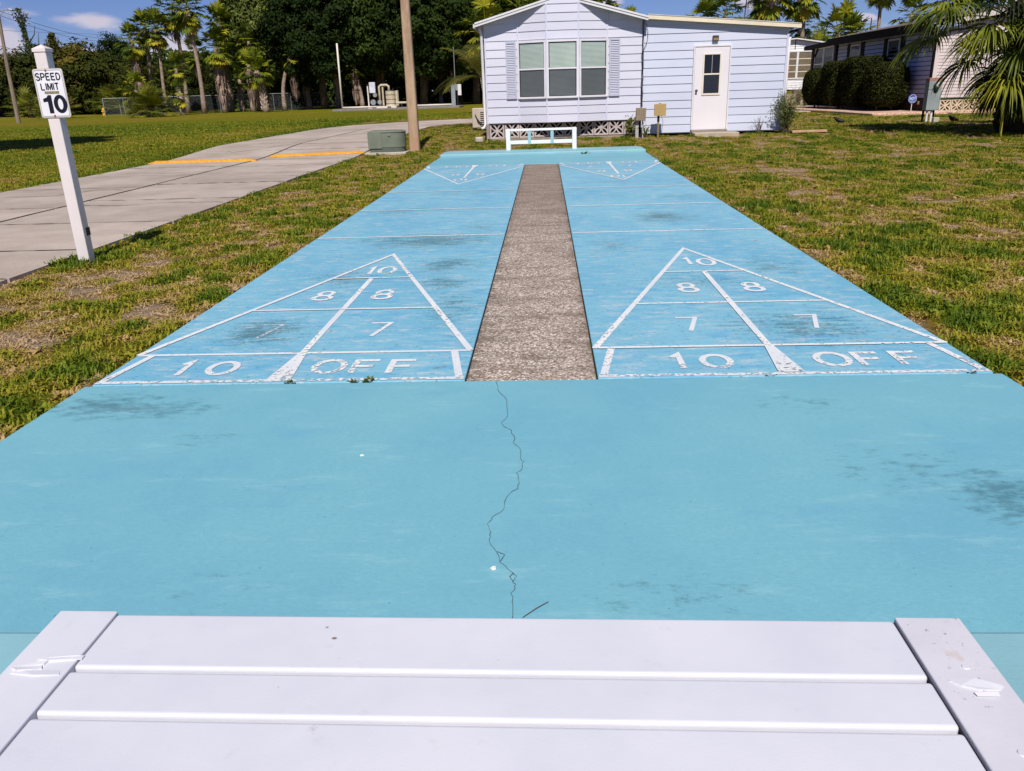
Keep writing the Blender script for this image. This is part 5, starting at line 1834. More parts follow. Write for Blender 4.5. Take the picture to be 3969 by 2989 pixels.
def fan_palm(label, x, y, h, cr=1.0, n=26, sk=1.2, skw=0.55, tr=0.2, lean=(0, 0), seed=0, group="fan palms at the edge of the woods", yellow=4, sink=0.0, elmax=8):
    """h: height of the crown's heart above the ground"""
    rg = random.Random(seed)
    root = thing("fan_palm", label, "palm tree", (x, y, gzf(x, y) - 0.05), group=group)
    pts, rad = [], []
    for i in range(9):
        u = i / 8
        pts.append((lean[0] * u * u + 0.08 * math.sin(u * 5 + seed), lean[1] * u * u, h * u))
        rad.append(tr * (1.35 - 0.35 * min(1, u * 4)) * (1 - 0.22 * u))
    MB().tube(pts, rad, 9).build("trunk", M_PTRUNK, root, local=True, smooth=True)
    top = Vector(pts[-1])
    n = int(n * 1.3)
    for i in range(n):
        q = i / n
        ei = min(int(q * elmax), elmax - 1)
        me = FR_BG[ei][rg.randint(0, 1)]
        o = link("frond", me, None, root)
        o.location = top + Vector((0, 0, 0.12 - 0.5 * q))
        o.rotation_euler = (rg.uniform(-.1, .1), rg.uniform(-.12, .12), i * 2.399 + rg.uniform(-.3, .3))
        s = cr * 0.93 * rg.uniform(0.82, 1.15)
        o.scale = (s, s, s)
    for i in range(yellow):
        o = link("sunlit_lower_frond", FR_BGY[rg.randint(0, 2)], None, root)
        o.location = top + Vector((0, 0, -0.45))
        o.rotation_euler = (0, 0, -PI / 2 + rg.uniform(-1.5, 1.5))
        s = cr * rg.uniform(0.8, 1.0)
        o.scale = (s, s, s)
    if sk > 0:
        o = link("dead_skirt", skirt(sk, skw), None, root)
        o.location = top + Vector((0, 0, -0.35))
        zs = sk / max(round(sk), 0.8)
        o.scale = (1, 1, zs)
    return root


# left cluster in front of the woods
fan_palm("fan palm with yellow lower fronds and a thick dead skirt, leftmost of the tall cluster", -37.6, 79.1, 6.9, 1.05, 24, 5.0, 0.62, 0.22, (0.1, 0), 1)
fan_palm("short fan palm tucked under the leftmost tall palm", -38.6, 82.0, 4.5, 0.9, 20, 3.0, 0.7, 0.22, (0, 0), 2)
fan_palm("tall full-crowned fan palm left of centre in the cluster behind the round palmetto", -37.1, 81.1, 8.0, 1.15, 30, 1.5, 0.6, 0.18, (0.1, 0), 3)
fan_palm("tall fan palm with slender trunk right behind the round palmetto", -35.2, 79.3, 7.8, 1.1, 28, 1.2, 0.5, 0.17, (0.1, 0), 4)
fan_palm("tallest fan palm of the left group, its crown touching the top of the photo", -34.2, 82.0, 9.7, 1.35, 30, 2.4, 0.8, 0.2, (0, 0), 5)
fan_palm("very tall fan palm with bare slender trunk right of the tallest one", -30.0, 75.6, 9.1, 1.25, 30, 2.2, 0.7, 0.2, (-0.1, 0), 6)
fan_palm("fan palm with big drooping yellow fronds against the dark oaks", -28.6, 76.9, 5.9, 1.15, 26, 5.2, 0.75, 0.2, (0.1, 0), 7, yellow=7)
fan_palm("tall fan palm whose crown merges into the oak foliage", -29.7, 81.0, 8.2, 1.15, 28, 1.5, 0.6, 0.18, (0.3, 0), 8, yellow=6)
fan_palm("young fan palm with a shaggy dead skirt at mid height", -31.4, 73.8, 4.0, 0.85, 20, 1.6, 0.55, 0.16, (0, 0), 9)
fan_palm("knee-high young fan palm on a pale thin trunk beside the palmetto", -30.2, 71.5, 2.0, 0.7, 14, 1.0, 0.4, 0.14, (-0.2, 0), 10)
fan_palm("fan palm with bare lower trunk standing in the shade", -32.2, 81.1, 5.6, 1.0, 24, 1.8, 0.5, 0.18, (0, 0), 11, yellow=1)
fan_palm("fan palm with a ragged skirt down most of its trunk, behind the fence", -30.6, 84.5, 5.2, 0.9, 20, 3.6, 0.6, 0.2, (0, 0), 12, yellow=1)
fan_palm("bushy fan palm at the left edge of the oaks", -26.6, 80.5, 6.5, 1.1, 26, 3.0, 0.7, 0.2, (0.1, 0), 13, yellow=5)
# shaggy trunks in the shade under the oaks
for k, (lab, x, y, h, lean) in enumerate((("shaggy palm trunk leaning right under the oaks", -25.0, 84.2, 4.6, (1.2, 0)), ("shaggy palm trunk with low fronds right of the yellow palm", -28.2, 84.0, 4.0, (0, 0)),
                                          ("short thick palm stump with dead thatch behind the fence", -30.6, 87.6, 2.8, (0, 0)), ("thick shaggy palm trunk midway to the white pipe", -24.6, 92.0, 4.0, (0, 0)),
                                          ("shaggy palm trunk left of the white pipe", -20.4, 88.5, 4.2, (0.2, 0)), ("thin palm trunk between two thick shaggy ones", -23.4, 88.0, 4.2, (0, 0)),
                                          ("shaggy palm trunk just behind the white pipe", -18.6, 92.0, 4.6, (0, 0)), ("pale palm trunk behind the concrete pole", -11.6, 95.0, 4.6, (0, 0)),
                                          ("pale palm trunk with swollen foot right of the concrete pole", -9.4, 92.0, 4.2, (0, 0)), ("thin pale palm trunk near the grey pedestal", -8.6, 98.0, 4.6, (0, 0)),
                                          ("shaggy palm trunk behind the pump tank", -15.8, 90.0, 4.2, (0.2, 0)), ("leaning shaggy palm trunk left of the pump", -17.2, 86.0, 3.6, (-0.4, 0)))):
    fx = 1 - 5.5 / (y + 3.6)
    x, y = 2.2 + (x - 2.2) * fx, y - 5.5
    fan_palm(lab, x, y, h * 1.1, 0.85, 12, h * 0.85, 0.5, 0.2, lean, 40 + k, "shaggy palm trunks under the oaks", 0)

# sabal with a criss-cross booted trunk
sb_ = fan_palm("stout palm with criss-cross booted trunk at the front of the woods", -23.6, 73.9, 3.6, 1.1, 24, 0, 0.5, 0.26, (-0.3, 0), 70, yellow=2)
m = MB()
for k in range(60):
    z = 0.15 + 3.2 * k / 60
    a = k * 2.4
    u = z / 3.6
    cx = -0.3 * u * u
    m.obox((cx + math.cos(a) * 0.27, math.sin(a) * 0.27, z), (0.10, 0.12, 0.34), Matrix.Rotation(a, 3, 'Z') @ Matrix.Rotation(0.45, 3, 'Y'))
stuff(m.build("boots", M_DEAD, sb_, local=True))
sb2 = fan_palm("short palm with booted trunk inside the fence corner", -36.6, 76.4, 2.3, 1.2, 20, 0, 0.5, 0.28, (0, 0), 71, yellow=2)
m = MB()
for k in range(40):
    z = 0.1 + 2.1 * k / 40
    a = k * 2.4
    m.obox((math.cos(a) * 0.3, math.sin(a) * 0.3, z), (0.10, 0.14, 0.32), Matrix.Rotation(a, 3, 'Z') @ Matrix.Rotation(0.45, 3, 'Y'))
stuff(m.build("boots", M_DEAD, sb2, local=True))

# palms behind the houses
G2 = "fan palms rising behind the houses"
fan_palm("low green fan palm crown over the lean-to roof, left of a pair", 12.7, 55, 5.0, 1.0, 26, 0.8, .5, .2, (0, 0), 21, G2, 1)
fan_palm("green fan palm crown over the lean-to roof, right of a pair", 14.3, 56, 5.5, 1.05, 28, 0.8, .5, .2, (0, 0), 22, G2, 1)
fan_palm("big fan palm with hanging skirt over the right end of the lean-to roof", 17.0, 55, 6.9, 1.25, 32, 1.6, .9, .25, (0, 0), 23, G2, 2)
fan_palm("fan palm on a slender trunk above the white house", 19.2, 55, 6.7, 1.1, 28, 1.0, .5, .17, (0, 0), 24, G2, 2)
fan_palm("small fan palm in front of the slender trunk above the white house", 19.9, 57, 4.9, 0.75, 18, 0.6, .4, .15, (0, 0), 25, G2, 2)
fan_palm("fan palm crown peeping over the gable, right of its ridge", 5.7, 52, 6.0, 1.0, 26, 1.2, .6, .2, (0, 0), 26, G2, 2)
fan_palm("small fan palm crown over the junction of gable and lean-to", 7.9, 55, 5.1, 0.7, 18, .6, .4, .18, (0, 0), 27, G2, 1)
fan_palm("fan palm crown above the left slope of the gable", 0.6, 50, 5.9, 1.1, 26, 1.2, .6, .2, (0, 0), 28, G2, 2)
fan_palm("yellowing fan palm left of the gable eave", -1.0, 44, 4.4, 1.0, 22, 1.0, .5, .2, (0, 0), 29, G2, 2)
fan_palm("bushy fan palm behind the ridge of the right-hand house", 22.6, 58, 4.3, 1.25, 30, 0.5, .5, .2, (0, 0), 30, G2, 0)
fan_palm("second bushy fan palm close behind the right-hand ridge", 24.3, 60, 4.0, 1.1, 26, 0.5, .5, .2, (0, 0), 31, G2, 0)
fan_palm("distant fan palm on a tall bare trunk over the right-hand ridge", 26.1, 60, 7.3, 0.85, 24, 1.0, .6, .14, (0, 0), 32, G2, 2)
fan_palm("fan palm over the right-hand ridge beside the big drooping fronds", 28.3, 60, 5.4, 0.9, 22, 1.0, .5, .2, (0, 0), 33, G2, 2)
fan_palm("low fan palm beyond the white house", 18.6, 50, 2.8, 0.9, 18, .5, .4, .2, (0, 0), 34, G2, 1)

# round palmetto clump on the lawn
M_PALMET = leafmat("palmetto_leaf", (0.05, 0.075, 0.010), (0.17, 0.19, 0.018), (0.46, 0.40, 0.04), 0.15, 0.45, 0.9, 0.3)


FR_PM = [fan_frond(el, 0.85, 0.85, 19, 0.7, 0.25, 0.85, 120, 500 + i, steps=4, pr=0.014, split=0.38).mesh("frond") for i, el in enumerate(ELS)]
for me in FR_PM:
    me.materials.append(M_PALMET)


def palmetto(label, x, y, r, n, seed, mat=None, low=0, group=None):
    rg = random.Random(seed)
    root = thing("palmetto", label, "palm shrub", (x, y, gzf(x, y) - 0.04), group=group)
    for k in range(4):
        a = k * 1.6 + seed
        MB().tube([(0.2 * math.cos(a), 0.2 * math.sin(a), 0), (0.35 * math.cos(a), 0.35 * math.sin(a), 0.45 * r)], [0.12, 0.09], 7).build("stem", M_SABALT, root, local=True)
    for i in range(n):
        el = math.degrees(math.asin(1 - 1.08 * (i + .5) / n)) if (1 - 1.08 * (i + .5) / n) > -1 else -5
        ei = min(range(len(ELS)), key=lambda j: abs(ELS[j] - el))
        o = link("frond", FR_PM[ei], None, root)
        az = i * 2.399 + rg.uniform(-.3, .3)
        rr = r * rg.uniform(0.1, 0.42)
        ce = math.cos(math.radians(max(el, 0)))
        o.location = (math.cos(az) * ce * rr, math.sin(az) * ce * rr, r * 0.16 + rr * math.sin(math.radians(max(el, 0))))
        o.rotation_euler = (rg.uniform(-.15, .15), rg.uniform(-.15, .15), az)
        s = r / 2.5 * rg.uniform(0.75, 1.0)
        o.scale = (s, s, s)
    for i in range(low):
        o = link("sunlit_lower_frond", FR_BGY[i % 3], None, root)
        o.location = (0, 0, r * 0.3)
        o.rotation_euler = (0, 0.5, i * 2.399 + .4)
        s = r / 2.0
        o.scale = (s, s, s)
    return root


palmetto("big round palmetto clump alone on the lawn before the fence", -30.9, 66.5, 2.45, 190, 3, low=8)
palmetto("palmetto thicket at the road edge left of the speed sign", -43.5, 74, 2.6, 60, 5, low=3, group="palmettos at the foot of the far trees")
palmetto("palmetto behind the speed sign plate", -48.5, 95, 3.2, 60, 6, low=2, group="palmettos at the foot of the far trees")
palmetto("tall palmetto right of the speed sign", -46.0, 92, 4.0, 70, 7, low=2, group="palmettos at the foot of the far trees")
palmetto("palmetto at the left edge of the photo", -52.0, 84, 3.0, 50, 8, low=2, group="palmettos at the foot of the far trees")

# ------------------------------------------------------------------ broadleaf trees
def crown_mesh(name, rx, ry, rz, nclump, per, leaf, seed, cl=0.9, hollow=0.35, zlow=-0.55):
    rg = np.random.default_rng(seed)
    d = rg.normal(size=(nclump * 3, 3))
    d /= np.linalg.norm(d, axis=1, keepdims=True)
    d = d[d[:, 2] > zlow][:nclump]
    rr = rg.uniform(hollow, 1.0, len(d)) ** 0.6
    lob = 0.78 + 0.45 * fbm(np.arctan2(d[:, 1], d[:, 0]) * 1.4, d[:, 2] * 2.5, seed, 3)
    cc = d * (rr * lob)[:, None] * np.array([rx, ry, rz])
    k = len(cc)
    cs = cl * rg.uniform(0.6, 1.35, k)
    idx_ = np.repeat(np.arange(k), per)
    off = rg.normal(size=(len(idx_), 3))
    off /= np.linalg.norm(off, axis=1, keepdims=True)
    off *= (rg.uniform(0, 1, (len(idx_), 1)) ** 0.45)
    C = cc[idx_] + off * cs[idx_][:, None] * np.array([1.15, 1.15, 0.75])
    N = off + 0.6 * d[idx_] + np.array([0, 0, 0.35])
    v, f = leaf_quads(C, N, leaf, rg, 0.4, 0.6)
    return np_mesh(name, v, f)


M_OAK = leafmat("oak_leaves", (0.008, 0.017, 0.004), (0.044, 0.070, 0.012), (0.30, 0.31, 0.08), 0.10, 0.7, 2.6, 0.06)
M_OAKT = pmat("oak_bark", srgb(92, 78, 66), 0.95, 0.1, 0.4, 3, 0.8, 8, 0.05, stretch=(1, 1, 0.4))
M_OLIVE = leafmat("olive_shrub_leaves", (0.010, 0.017, 0.004), (0.045, 0.052, 0.009), (0.16, 0.115, 0.02), 0.08, 0.8, 0.7, 0.05)
OAKC = [crown_mesh("crown", 5.4, 4.6, 5.6, 260, 190, 0.17, s, 0.95, 0.3, -0.92) for s in (1, 2, 3)]
SHRC = [crown_mesh("crown", 3.4, 3.0, 2.6, 130, 150, 0.13, s, 0.7, 0.3, -0.85) for s in (5, 6)]
for me in OAKC:
    me.materials.append(M_OAK)
for me in SHRC:
    me.materials.append(M_OLIVE)


def limbs(h, spread, seed, tr):
    rg = random.Random(seed)
    m = MB()
    fork = h * 0.34
    m.tube([(0, 0, -0.1), (0.1, 0.05, fork * 0.5), (0.0, 0, fork)], [tr * 1.3, tr, tr * 0.85], 9)
    for k in range(6):
        a = k * 1.05 + rg.uniform(-.3, .3)
        r = spread * rg.uniform(0.5, 0.95)
        zt_ = h * rg.uniform(0.6, 0.98)
        p0 = Vector((0, 0, fork * 0.92))
        p3 = Vector((math.cos(a) * r, math.sin(a) * r, zt_))
        p1 = p0.lerp(p3, 0.35) + Vector((rg.uniform(-.5, .5), rg.uniform(-.5, .5), -0.4))
        p2 = p0.lerp(p3, 0.7) + Vector((rg.uniform(-.6, .6), rg.uniform(-.6, .6), 0.3))
        m.tube([p0, p1, p2, p3], [tr * .55, tr * .42, tr * .25, tr * .08], 6)
        for j in range(2):
            q0 = p1.lerp(p2, rg.uniform(.2, .9))
            q1 = q0 + Vector((rg.uniform(-2, 2), rg.uniform(-2, 2), rg.uniform(.4, 2.0)))
            m.tube([q0, q0.lerp(q1, .5) + Vector((0, 0, .25)), q1], [tr * .2, tr * .13, .02], 5)
    return m


LIMB = [limbs(11, 4.6, s, 0.33).mesh("trunk") for s in (1, 2, 3)]
for me in LIMB:
    me.materials.append(M_OAKT)


def oak(label, x, y, s, seed, zc=7.9, group="dark oaks behind the lawn"):
    root = thing("oak_tree", label, "tree", (x, y, gzf(x, y) - 0.05), seed * 1.3, group, s)
    o = link("trunk", LIMB[seed % 3], None, root, True)
    c_ = link("crown", OAKC[(seed * 2 + 1) % 3], None, root)
    c_.location = (0, 0, zc)
    return root


for k, (lab, x, y, s) in enumerate((("dark oak at the left end of the oak row, above the yellow palm", -25.0, 85, 1.05), ("dark oak second from the left of the oak row", -19.8, 81, 1.02),
                                    ("dark oak third from the left of the oak row", -14.6, 83, 1.05), ("dark oak above the pump station", -9.7, 80, 1.0), ("dark oak right of the concrete pole", -4.8, 83, 1.05),
                                    ("dark oak behind the left eave of the lavender house", 0.6, 90, 1.10), ("rear dark oak filling the gap above the white pipe", -18.0, 95, 1.25),
                                    ("rear dark oak filling the gap above the concrete pole", -8.0, 97, 1.25), ("rear dark oak behind the tall fan palms", -31.0, 98, 1.05), ("rear dark oak nearest the gable", 4.5, 100, 1.1))):
    oak(lab, x, y, s, k + 1)
oak("spreading dark oak left of the fan palms, behind the fence", -49.3, 100, 0.74, 14, 6.2, "trees at the far left")
oak("lower dark oak between the spreading oak and the fan palms", -41.0, 106, 0.58, 15, 6.0, "trees at the far left")
oak("dark oak outside the left edge whose shade falls on the lawn", -14.8, 16.0, 0.62, 16, 13.4, "trees at the far left")


def shrub_tree(label, x, y, s, seed, zc=2.3):
    root = thing("shrub_tree", label, "tree", (x, y, gzf(x, y) - 0.05), seed * 2.1, "trees at the far left", s)
    m = MB()
    for k in range(3):
        a = k * 2.1
        m.tube([(0.2 * math.cos(a), 0.2 * math.sin(a), 0), (0.9 * math.cos(a), 0.9 * math.sin(a), 2.2)], [0.12, 0.05], 6)
    m.build("trunk", M_OAKT, root, local=True)
    c_ = link("crown", SHRC[seed % 2], None, root)
    c_.location = (0, 0, zc)


for k, (lab, x, y, s) in enumerate((("olive bushy tree at the left edge of the photo", -64, 97, 1.55), ("olive bushy tree behind the utility pole", -58.5, 96, 1.5), ("brownish bushy tree left of the speed sign post", -54.5, 99, 1.6),
                                    ("brown-tipped bushy tree right of the speed sign", -50.0, 98, 1.5), ("low olive bush behind the fence corner", -44.0, 94, 1.15), ("olive bush beyond the palmetto", -39.5, 96, 1.1),
                                    ("tall narrow bushy tree behind the sign post top", -61.5, 108, 1.9), ("far olive bush at the extreme left", -72, 100, 1.8))):
    shrub_tree(lab, x, y, s, k + 2)

# vine-covered dead snag
sn = thing("vine_covered_tree", "thin dead tree wrapped in dark vines rising above the left woods", "tree", (-58.6, 99.0, 0.1), group="trees at the far left")
MB().tube([(0, 0, 0), (-0.4, 0, 4), (-1.1, 0, 8), (-1.3, 0, 10.6), (-1.5, 0, 12.1)], [0.28, 0.22, 0.16, 0.1, 0.05], 7).build("trunk", M_OAKT, sn, local=True)
for q in (((-0.9, 0, 7), (0.1, 0, 8.1), (0.35, 0, 9.4)), ((-1.1, 0, 8.2), (-0.2, 0, 9.2), (0.1, 0, 10.2)), ((-0.7, 0, 6), (0.7, 0.2, 7.2), (1.2, 0, 8.6)), ((-1.3, 0, 10.6), (-0.7, 0, 11.2), (-0.3, 0, 11.6))):
    MB().tube(q, [0.09, 0.06, 0.02], 5).build("branch", M_OAKT, sn, local=True)
rg = np.random.default_rng(8)
n = 2600
u = rg.uniform(0, 1, n)
zc = 2.5 + u * 9.6
cxv = np.interp(zc, [0, 4, 8, 10.6, 12.1], [0, -.4, -1.1, -1.3, -1.5]) - 0.15
wv = np.interp(zc, [2, 5, 8, 9.2, 10, 11.2, 12.2], [0.9, 0.8, 0.75, 0.25, 0.3, 0.95, 0.6])
off = rg.normal(size=(n, 3)) * 0.5
C = np.stack([cxv + off[:, 0] * wv, off[:, 1] * wv, zc], 1)
v, f = leaf_quads(C, off, 0.13, rg, 0.4)
link("vines", np_mesh("vines", v, f), M_OAK, sn)
sn2 = thing("narrow_tree", "narrow feathery tree between the vine-wrapped snag and the sign post", "tree", (-57.0, 100.0, 0.1), group="trees at the far left")
MB().tube([(0, 0, 0), (-0.2, 0, 4), (-0.5, 0, 8.6)], [0.2, 0.14, 0.04], 7).build("trunk", M_OAKT, sn2, local=True)
n = 2400
u = rg.uniform(0, 1, n)
zc = 3.4 + u * 5.8
wv = np.interp(zc, [3.4, 5, 6.4, 7.2, 8.4, 9.2], [0.6, 0.9, 1.25, 1.3, 0.7, 0.3])
off = rg.normal(size=(n, 3)) * 0.55
C = np.stack([-0.35 + off[:, 0] * wv, off[:, 1] * wv, zc + off[:, 2] * .3], 1)
v, f = leaf_quads(C, off, 0.16, rg, 0.4)
link("crown", np_mesh("crown", v, f), M_OLIVE, sn2)

# the woods beyond, one mass
rg = np.random.default_rng(44)
n = 150000
X = rg.uniform(-125, 14, n)
Y = 108 + rg.uniform(-3, 22, n) + np.where(X < -55, 6, 0)
hh = 4.0 + 5.2 * fbm(X * 0.11, Y * 0.05, 9, 4) + np.where(X > -38, 2.6, 0)
Z = rg.uniform(0, 1, n) ** 0.8 * hh
C = np.stack([X, Y, Z], 1)
v, f = leaf_quads(C, np.tile([0, -1, 0.4], (n, 1)), 0.32, rg, 0.3, 0.65)
w_ = stuff(link("far_woods", np_mesh("far_woods", v, f), M_OAK))
w_["label"] = "dark far woods closing the view behind the lawn"
n = 26000
X = rg.uniform(14, 120, n)
Y = 118 + rg.uniform(0, 20, n)
hh = 2.2 + 3.0 * fbm(X * 0.11, Y * 0.05, 19, 4)
C = np.stack([X, Y, rg.uniform(0, 1, n) * hh], 1)
v, f = leaf_quads(C, np.tile([0, -1, 0.4], (n, 1)), 0.42, rg, 0.3, 0.65)
w_ = stuff(link("far_woods", np_mesh("far_woods", v, f), M_OAK))
w_["label"] = "low far trees beyond the houses on the right"

# ------------------------------------------------------------------ big sabal palm at the right edge
M_SABAL = leafmat("sabal_leaf", (0.006, 0.011, 0.003), (0.036, 0.055, 0.008), (0.26, 0.28, 0.03), 0.14, 0.55, 1.6, 0.15)
M_SABALY = leafmat("young_sabal_leaf", (0.12, 0.14, 0.012), (0.25, 0.25, 0.02), (0.42, 0.36, 0.04), 0.15, 0.5, 2.5, 0.2)
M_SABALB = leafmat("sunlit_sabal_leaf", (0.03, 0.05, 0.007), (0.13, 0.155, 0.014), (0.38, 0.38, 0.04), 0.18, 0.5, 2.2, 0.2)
TX, TY = 13.26, 16.6
bp = thing("sabal_palm", "large dark sabal palm with hanging fronds at the right edge of the photo", "palm tree", (TX, TY, 0.05))
MB().tube([(TX, TY, 0.0), (TX, TY, 0.6), (TX, TY + .02, 1.4), (TX, TY + .04, 2.2), (TX, TY + .05, 3.0)], [0.40, 0.36, 0.38, 0.42, 0.25], 14).build("trunk", M_SABALT, bp, smooth=True)
m = MB()
for k in range(130):
    z = 0.15 + 2.6 * k / 130
    a = k * 2.399
    r = 0.40
    m.obox((TX + math.cos(a) * r, TY + math.sin(a) * r, z), (0.16, 0.10, 0.34), Matrix.Rotation(a, 3, 'Z') @ Matrix.Rotation(0.5, 3, 'Y'))
stuff(m.build("boots", M_SABALT, bp))
rgp = random.Random(4)


def big_frond(el, pet, az, z, blade=1.05, droop=1.35, sag=0.9, sc=1.0, mat=None, seed=0, nseg=44, spread=125):
    me = fan_frond(el, pet, blade, nseg, droop, sag, 1.1, spread, seed, 0.3, 0.40, 7, 0.016).mesh("frond")
    o = link("frond", me, mat or M_SABAL, bp)
    o.location = Vector((0.22 * math.cos(az), 0.22 * math.sin(az), z)) - Vector((0, 0, 0.05))
    o.rotation_euler = (0, 0, az)
    o.scale = (sc,) * 3
    return o


W_ = PI
for k, (el, pet, az, z, bl) in enumerate((
        (34, 2.1, -0.10, 1.85, 1.15), (20, 1.35, 0.12, 1.70, 1.05), (46, 1.8, 0.30, 2.15, 1.2), (30, 1.9, -0.35, 2.0, 1.15), (50, 1.5, 0.70, 2.2, 1.15), (56, 1.9, 0.05, 2.3, 1.2),
        (40, 1.3, 1.15, 2.05, 1.1), (60, 1.6, -0.30, 2.3, 1.2), (58, 1.4, 0.50, 2.35, 1.15), (44, 2.2, 0.15, 2.1, 1.15), (52, 2.2, -0.18, 2.25, 1.1), (62, 1.2, 0.9, 2.35, 1.1),
        (38, 1.6, 0.55, 1.95, 1.1), (58, 1.0, 0.2, 2.5, 1.25), (48, 1.2, -0.15, 2.45, 1.25), (54, 2.4, 0.0, 2.3, 1.2), (40, 2.4, 0.30, 2.05, 1.2), (66, 1.5, 0.6, 2.5, 1.25), (35, 1.3, 0.35, 1.9, 1.1), (50, 1.0, 1.0, 2.2, 1.2), (60, 2.2, 0.4, 2.4, 1.2), (25, 1.0, 0.9, 1.8, 1.0), (64, 1.9, 0.25, 2.4, 1.15), (10, 0.9, 0.45, 1.6, 0.95), (42, 1.6, -0.6, 2.1, 1.1), (15, 1.0, 1.4, 1.65, 0.95))):
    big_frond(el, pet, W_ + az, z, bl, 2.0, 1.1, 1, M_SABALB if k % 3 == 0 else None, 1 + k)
for k in range(12):
    az = W_ + 1.7 + k * 0.29 + rgp.uniform(-.1, .1)
    big_frond(rgp.choice((20, 38, 50)), rgp.uniform(1.1, 1.5), az, rgp.uniform(1.8, 2.3), 1.05, 1.8, 1.1, 1, None, 40 + k)
for k in range(14):
    big_frond(rgp.choice((12, 0, -15)), rgp.uniform(.35, .7), W_ + rgp.uniform(-.3, 2.2), rgp.uniform(1.0, 1.75), 0.85, 2.6, 0.6, 1, None, 90 + k)
# bare wiry flower stalks hanging off the trunk
m = MB()
for k in range(9):
    a = W_ + rgp.uniform(-.5, .8)
    L = rgp.uniform(0.5, 1.0)
    pts = [(TX + math.cos(a) * (0.35 + L * t_ * 0.9), TY - 0.15 + math.sin(a) * (0.35 + L * t_ * .9), 1.5 + 0.25 * math.sin(t_ * 2.2) - 1.1 * t_ * t_ * L + 0.02 * k) for t_ in (0, .25, .5, .75, 1)]
    m.tube(pts, [0.012, 0.009, 0.007, 0.005, 0.003], 4)
    for j in range(5):
        b0 = Vector(pts[2]).lerp(Vector(pts[4]), j / 5)
        b1 = b0 + Vector((rgp.uniform(-.18, .1), rgp.uniform(-.1, .1), rgp.uniform(-.25, .12)))
        m.tube([b0, b0.lerp(b1, .5) + Vector((0, 0, .03)), b1], 0.003, 3)
stuff(m.build("flower_stalks", M_DEAD, bp))

# young bright palm sprouting in front of the trunk
yp = thing("young_palm", "bright yellow-green young palm drooping in front of the dark trunk", "palm tree", (12.42, 15.75, 0.04))
MB().tube([(12.46, 15.75, 0.0), (12.43, 15.75, 0.6), (12.42, 15.74, 1.08)], [0.03, 0.025, 0.02], 7).build("stem", M_SABALY, yp)
rgy = random.Random(12)
hub = Vector((12.42, 15.74, 1.10))
for k in range(9):
    az0 = W_ - 0.35 + k * 0.46
    m = MB()
    for j in range(13):
        az = az0 + rgy.uniform(-.42, .42)
        L = rgy.uniform(0.95, 1.55)
        el = rgy.uniform(-0.1, 0.7)
        d = Vector((math.cos(az) * math.cos(el), math.sin(az) * math.cos(el), math.sin(el)))
        sd = Vector((-math.sin(az), math.cos(az), 0))
        p = hub + Vector((rgy.uniform(-.03, .03), rgy.uniform(-.03, .03), rgy.uniform(-.06, .04)))
        o = len(m.v)
        n = 8
        w0 = rgy.uniform(0.012, 0.022)
        for i in range(n + 1):
            u = i / n
            w = w0 * (0.45 + 1.1 * u if u < 0.5 else 2.0 * (1 - u) + 0.02)
            m.v += [tuple(p - sd * w), tuple(p + sd * w)]
            p = p + d * (L / n)
            p.z = max(p.z, 0.05)
            d = (d + Vector((0, 0, -(0.16 + 0.30 * u)))).normalized()
        for i in range(n):
            q = o + 2 * i
            m.f.append((q, q + 1, q + 3, q + 2))
    m.build("frond", M_SABALY, yp)
m = MB()
for k in range(4):
    a = k * 1.5
    m.tube([hub, hub + Vector((0.05 * math.cos(a), 0.03 * math.sin(a), 0.34 - .05 * k))], [0.016, 0.004], 4)
m.build("spear_leaf", M_SABALY, yp)

# feathery yellow palm at the left corner of the house
M_ARECA = leafmat("areca_leaf", (0.05, 0.07, 0.010), (0.14, 0.13, 0.016), (0.30, 0.20, 0.03), 0.2, 0.45, 1.5, 0.3)


def feather_frond(el, L, n, seed, sag=1.0):
    rg = random.Random(seed)
    m = MB()
    e = math.radians(el)
    d = Vector((math.cos(e), 0, math.sin(e)))
    p = Vector((0, 0, 0))
    pts = [p.copy()]
    for i in range(12):
        p = p + d * (L / 12)
        d = (d + Vector((0, 0, -sag / 12))).normalized()
        pts.append(p.copy())
    m.tube(pts, [0.014 * (1 - i / 14) for i in range(13)], 3, False)
    for i in range(n):
        u = 0.15 + 0.85 * i / n
        q = u * 12
        j = min(int(q), 11)
        b0 = pts[j].lerp(pts[j + 1], q - j)
        dd = (pts[j + 1] - pts[j]).normalized()
        for sgn in (-1, 1):
            l = L * 0.30 * math.sin(PI * (0.15 + 0.8 * u)) * rg.uniform(.85, 1.1)
            o_ = (dd * 0.55 + Vector((0, sgn, 0)) * 0.8 + Vector((0, 0, 0.15))).normalized()
            b1 = b0 + o_ * l * 0.55
            b2 = b1 + (o_ + Vector((0, 0, -0.7))).normalized() * l * 0.5
            w = dd * 0.014
            o = len(m.v)
            m.v += [tuple(b0 - w), tuple(b0 + w), tuple(b1 - w), tuple(b1 + w), tuple(b2)]
            m.f += [(o, o + 1, o + 3, o + 2), (o + 2, o + 3, o + 4)]
    return m.mesh("frond")


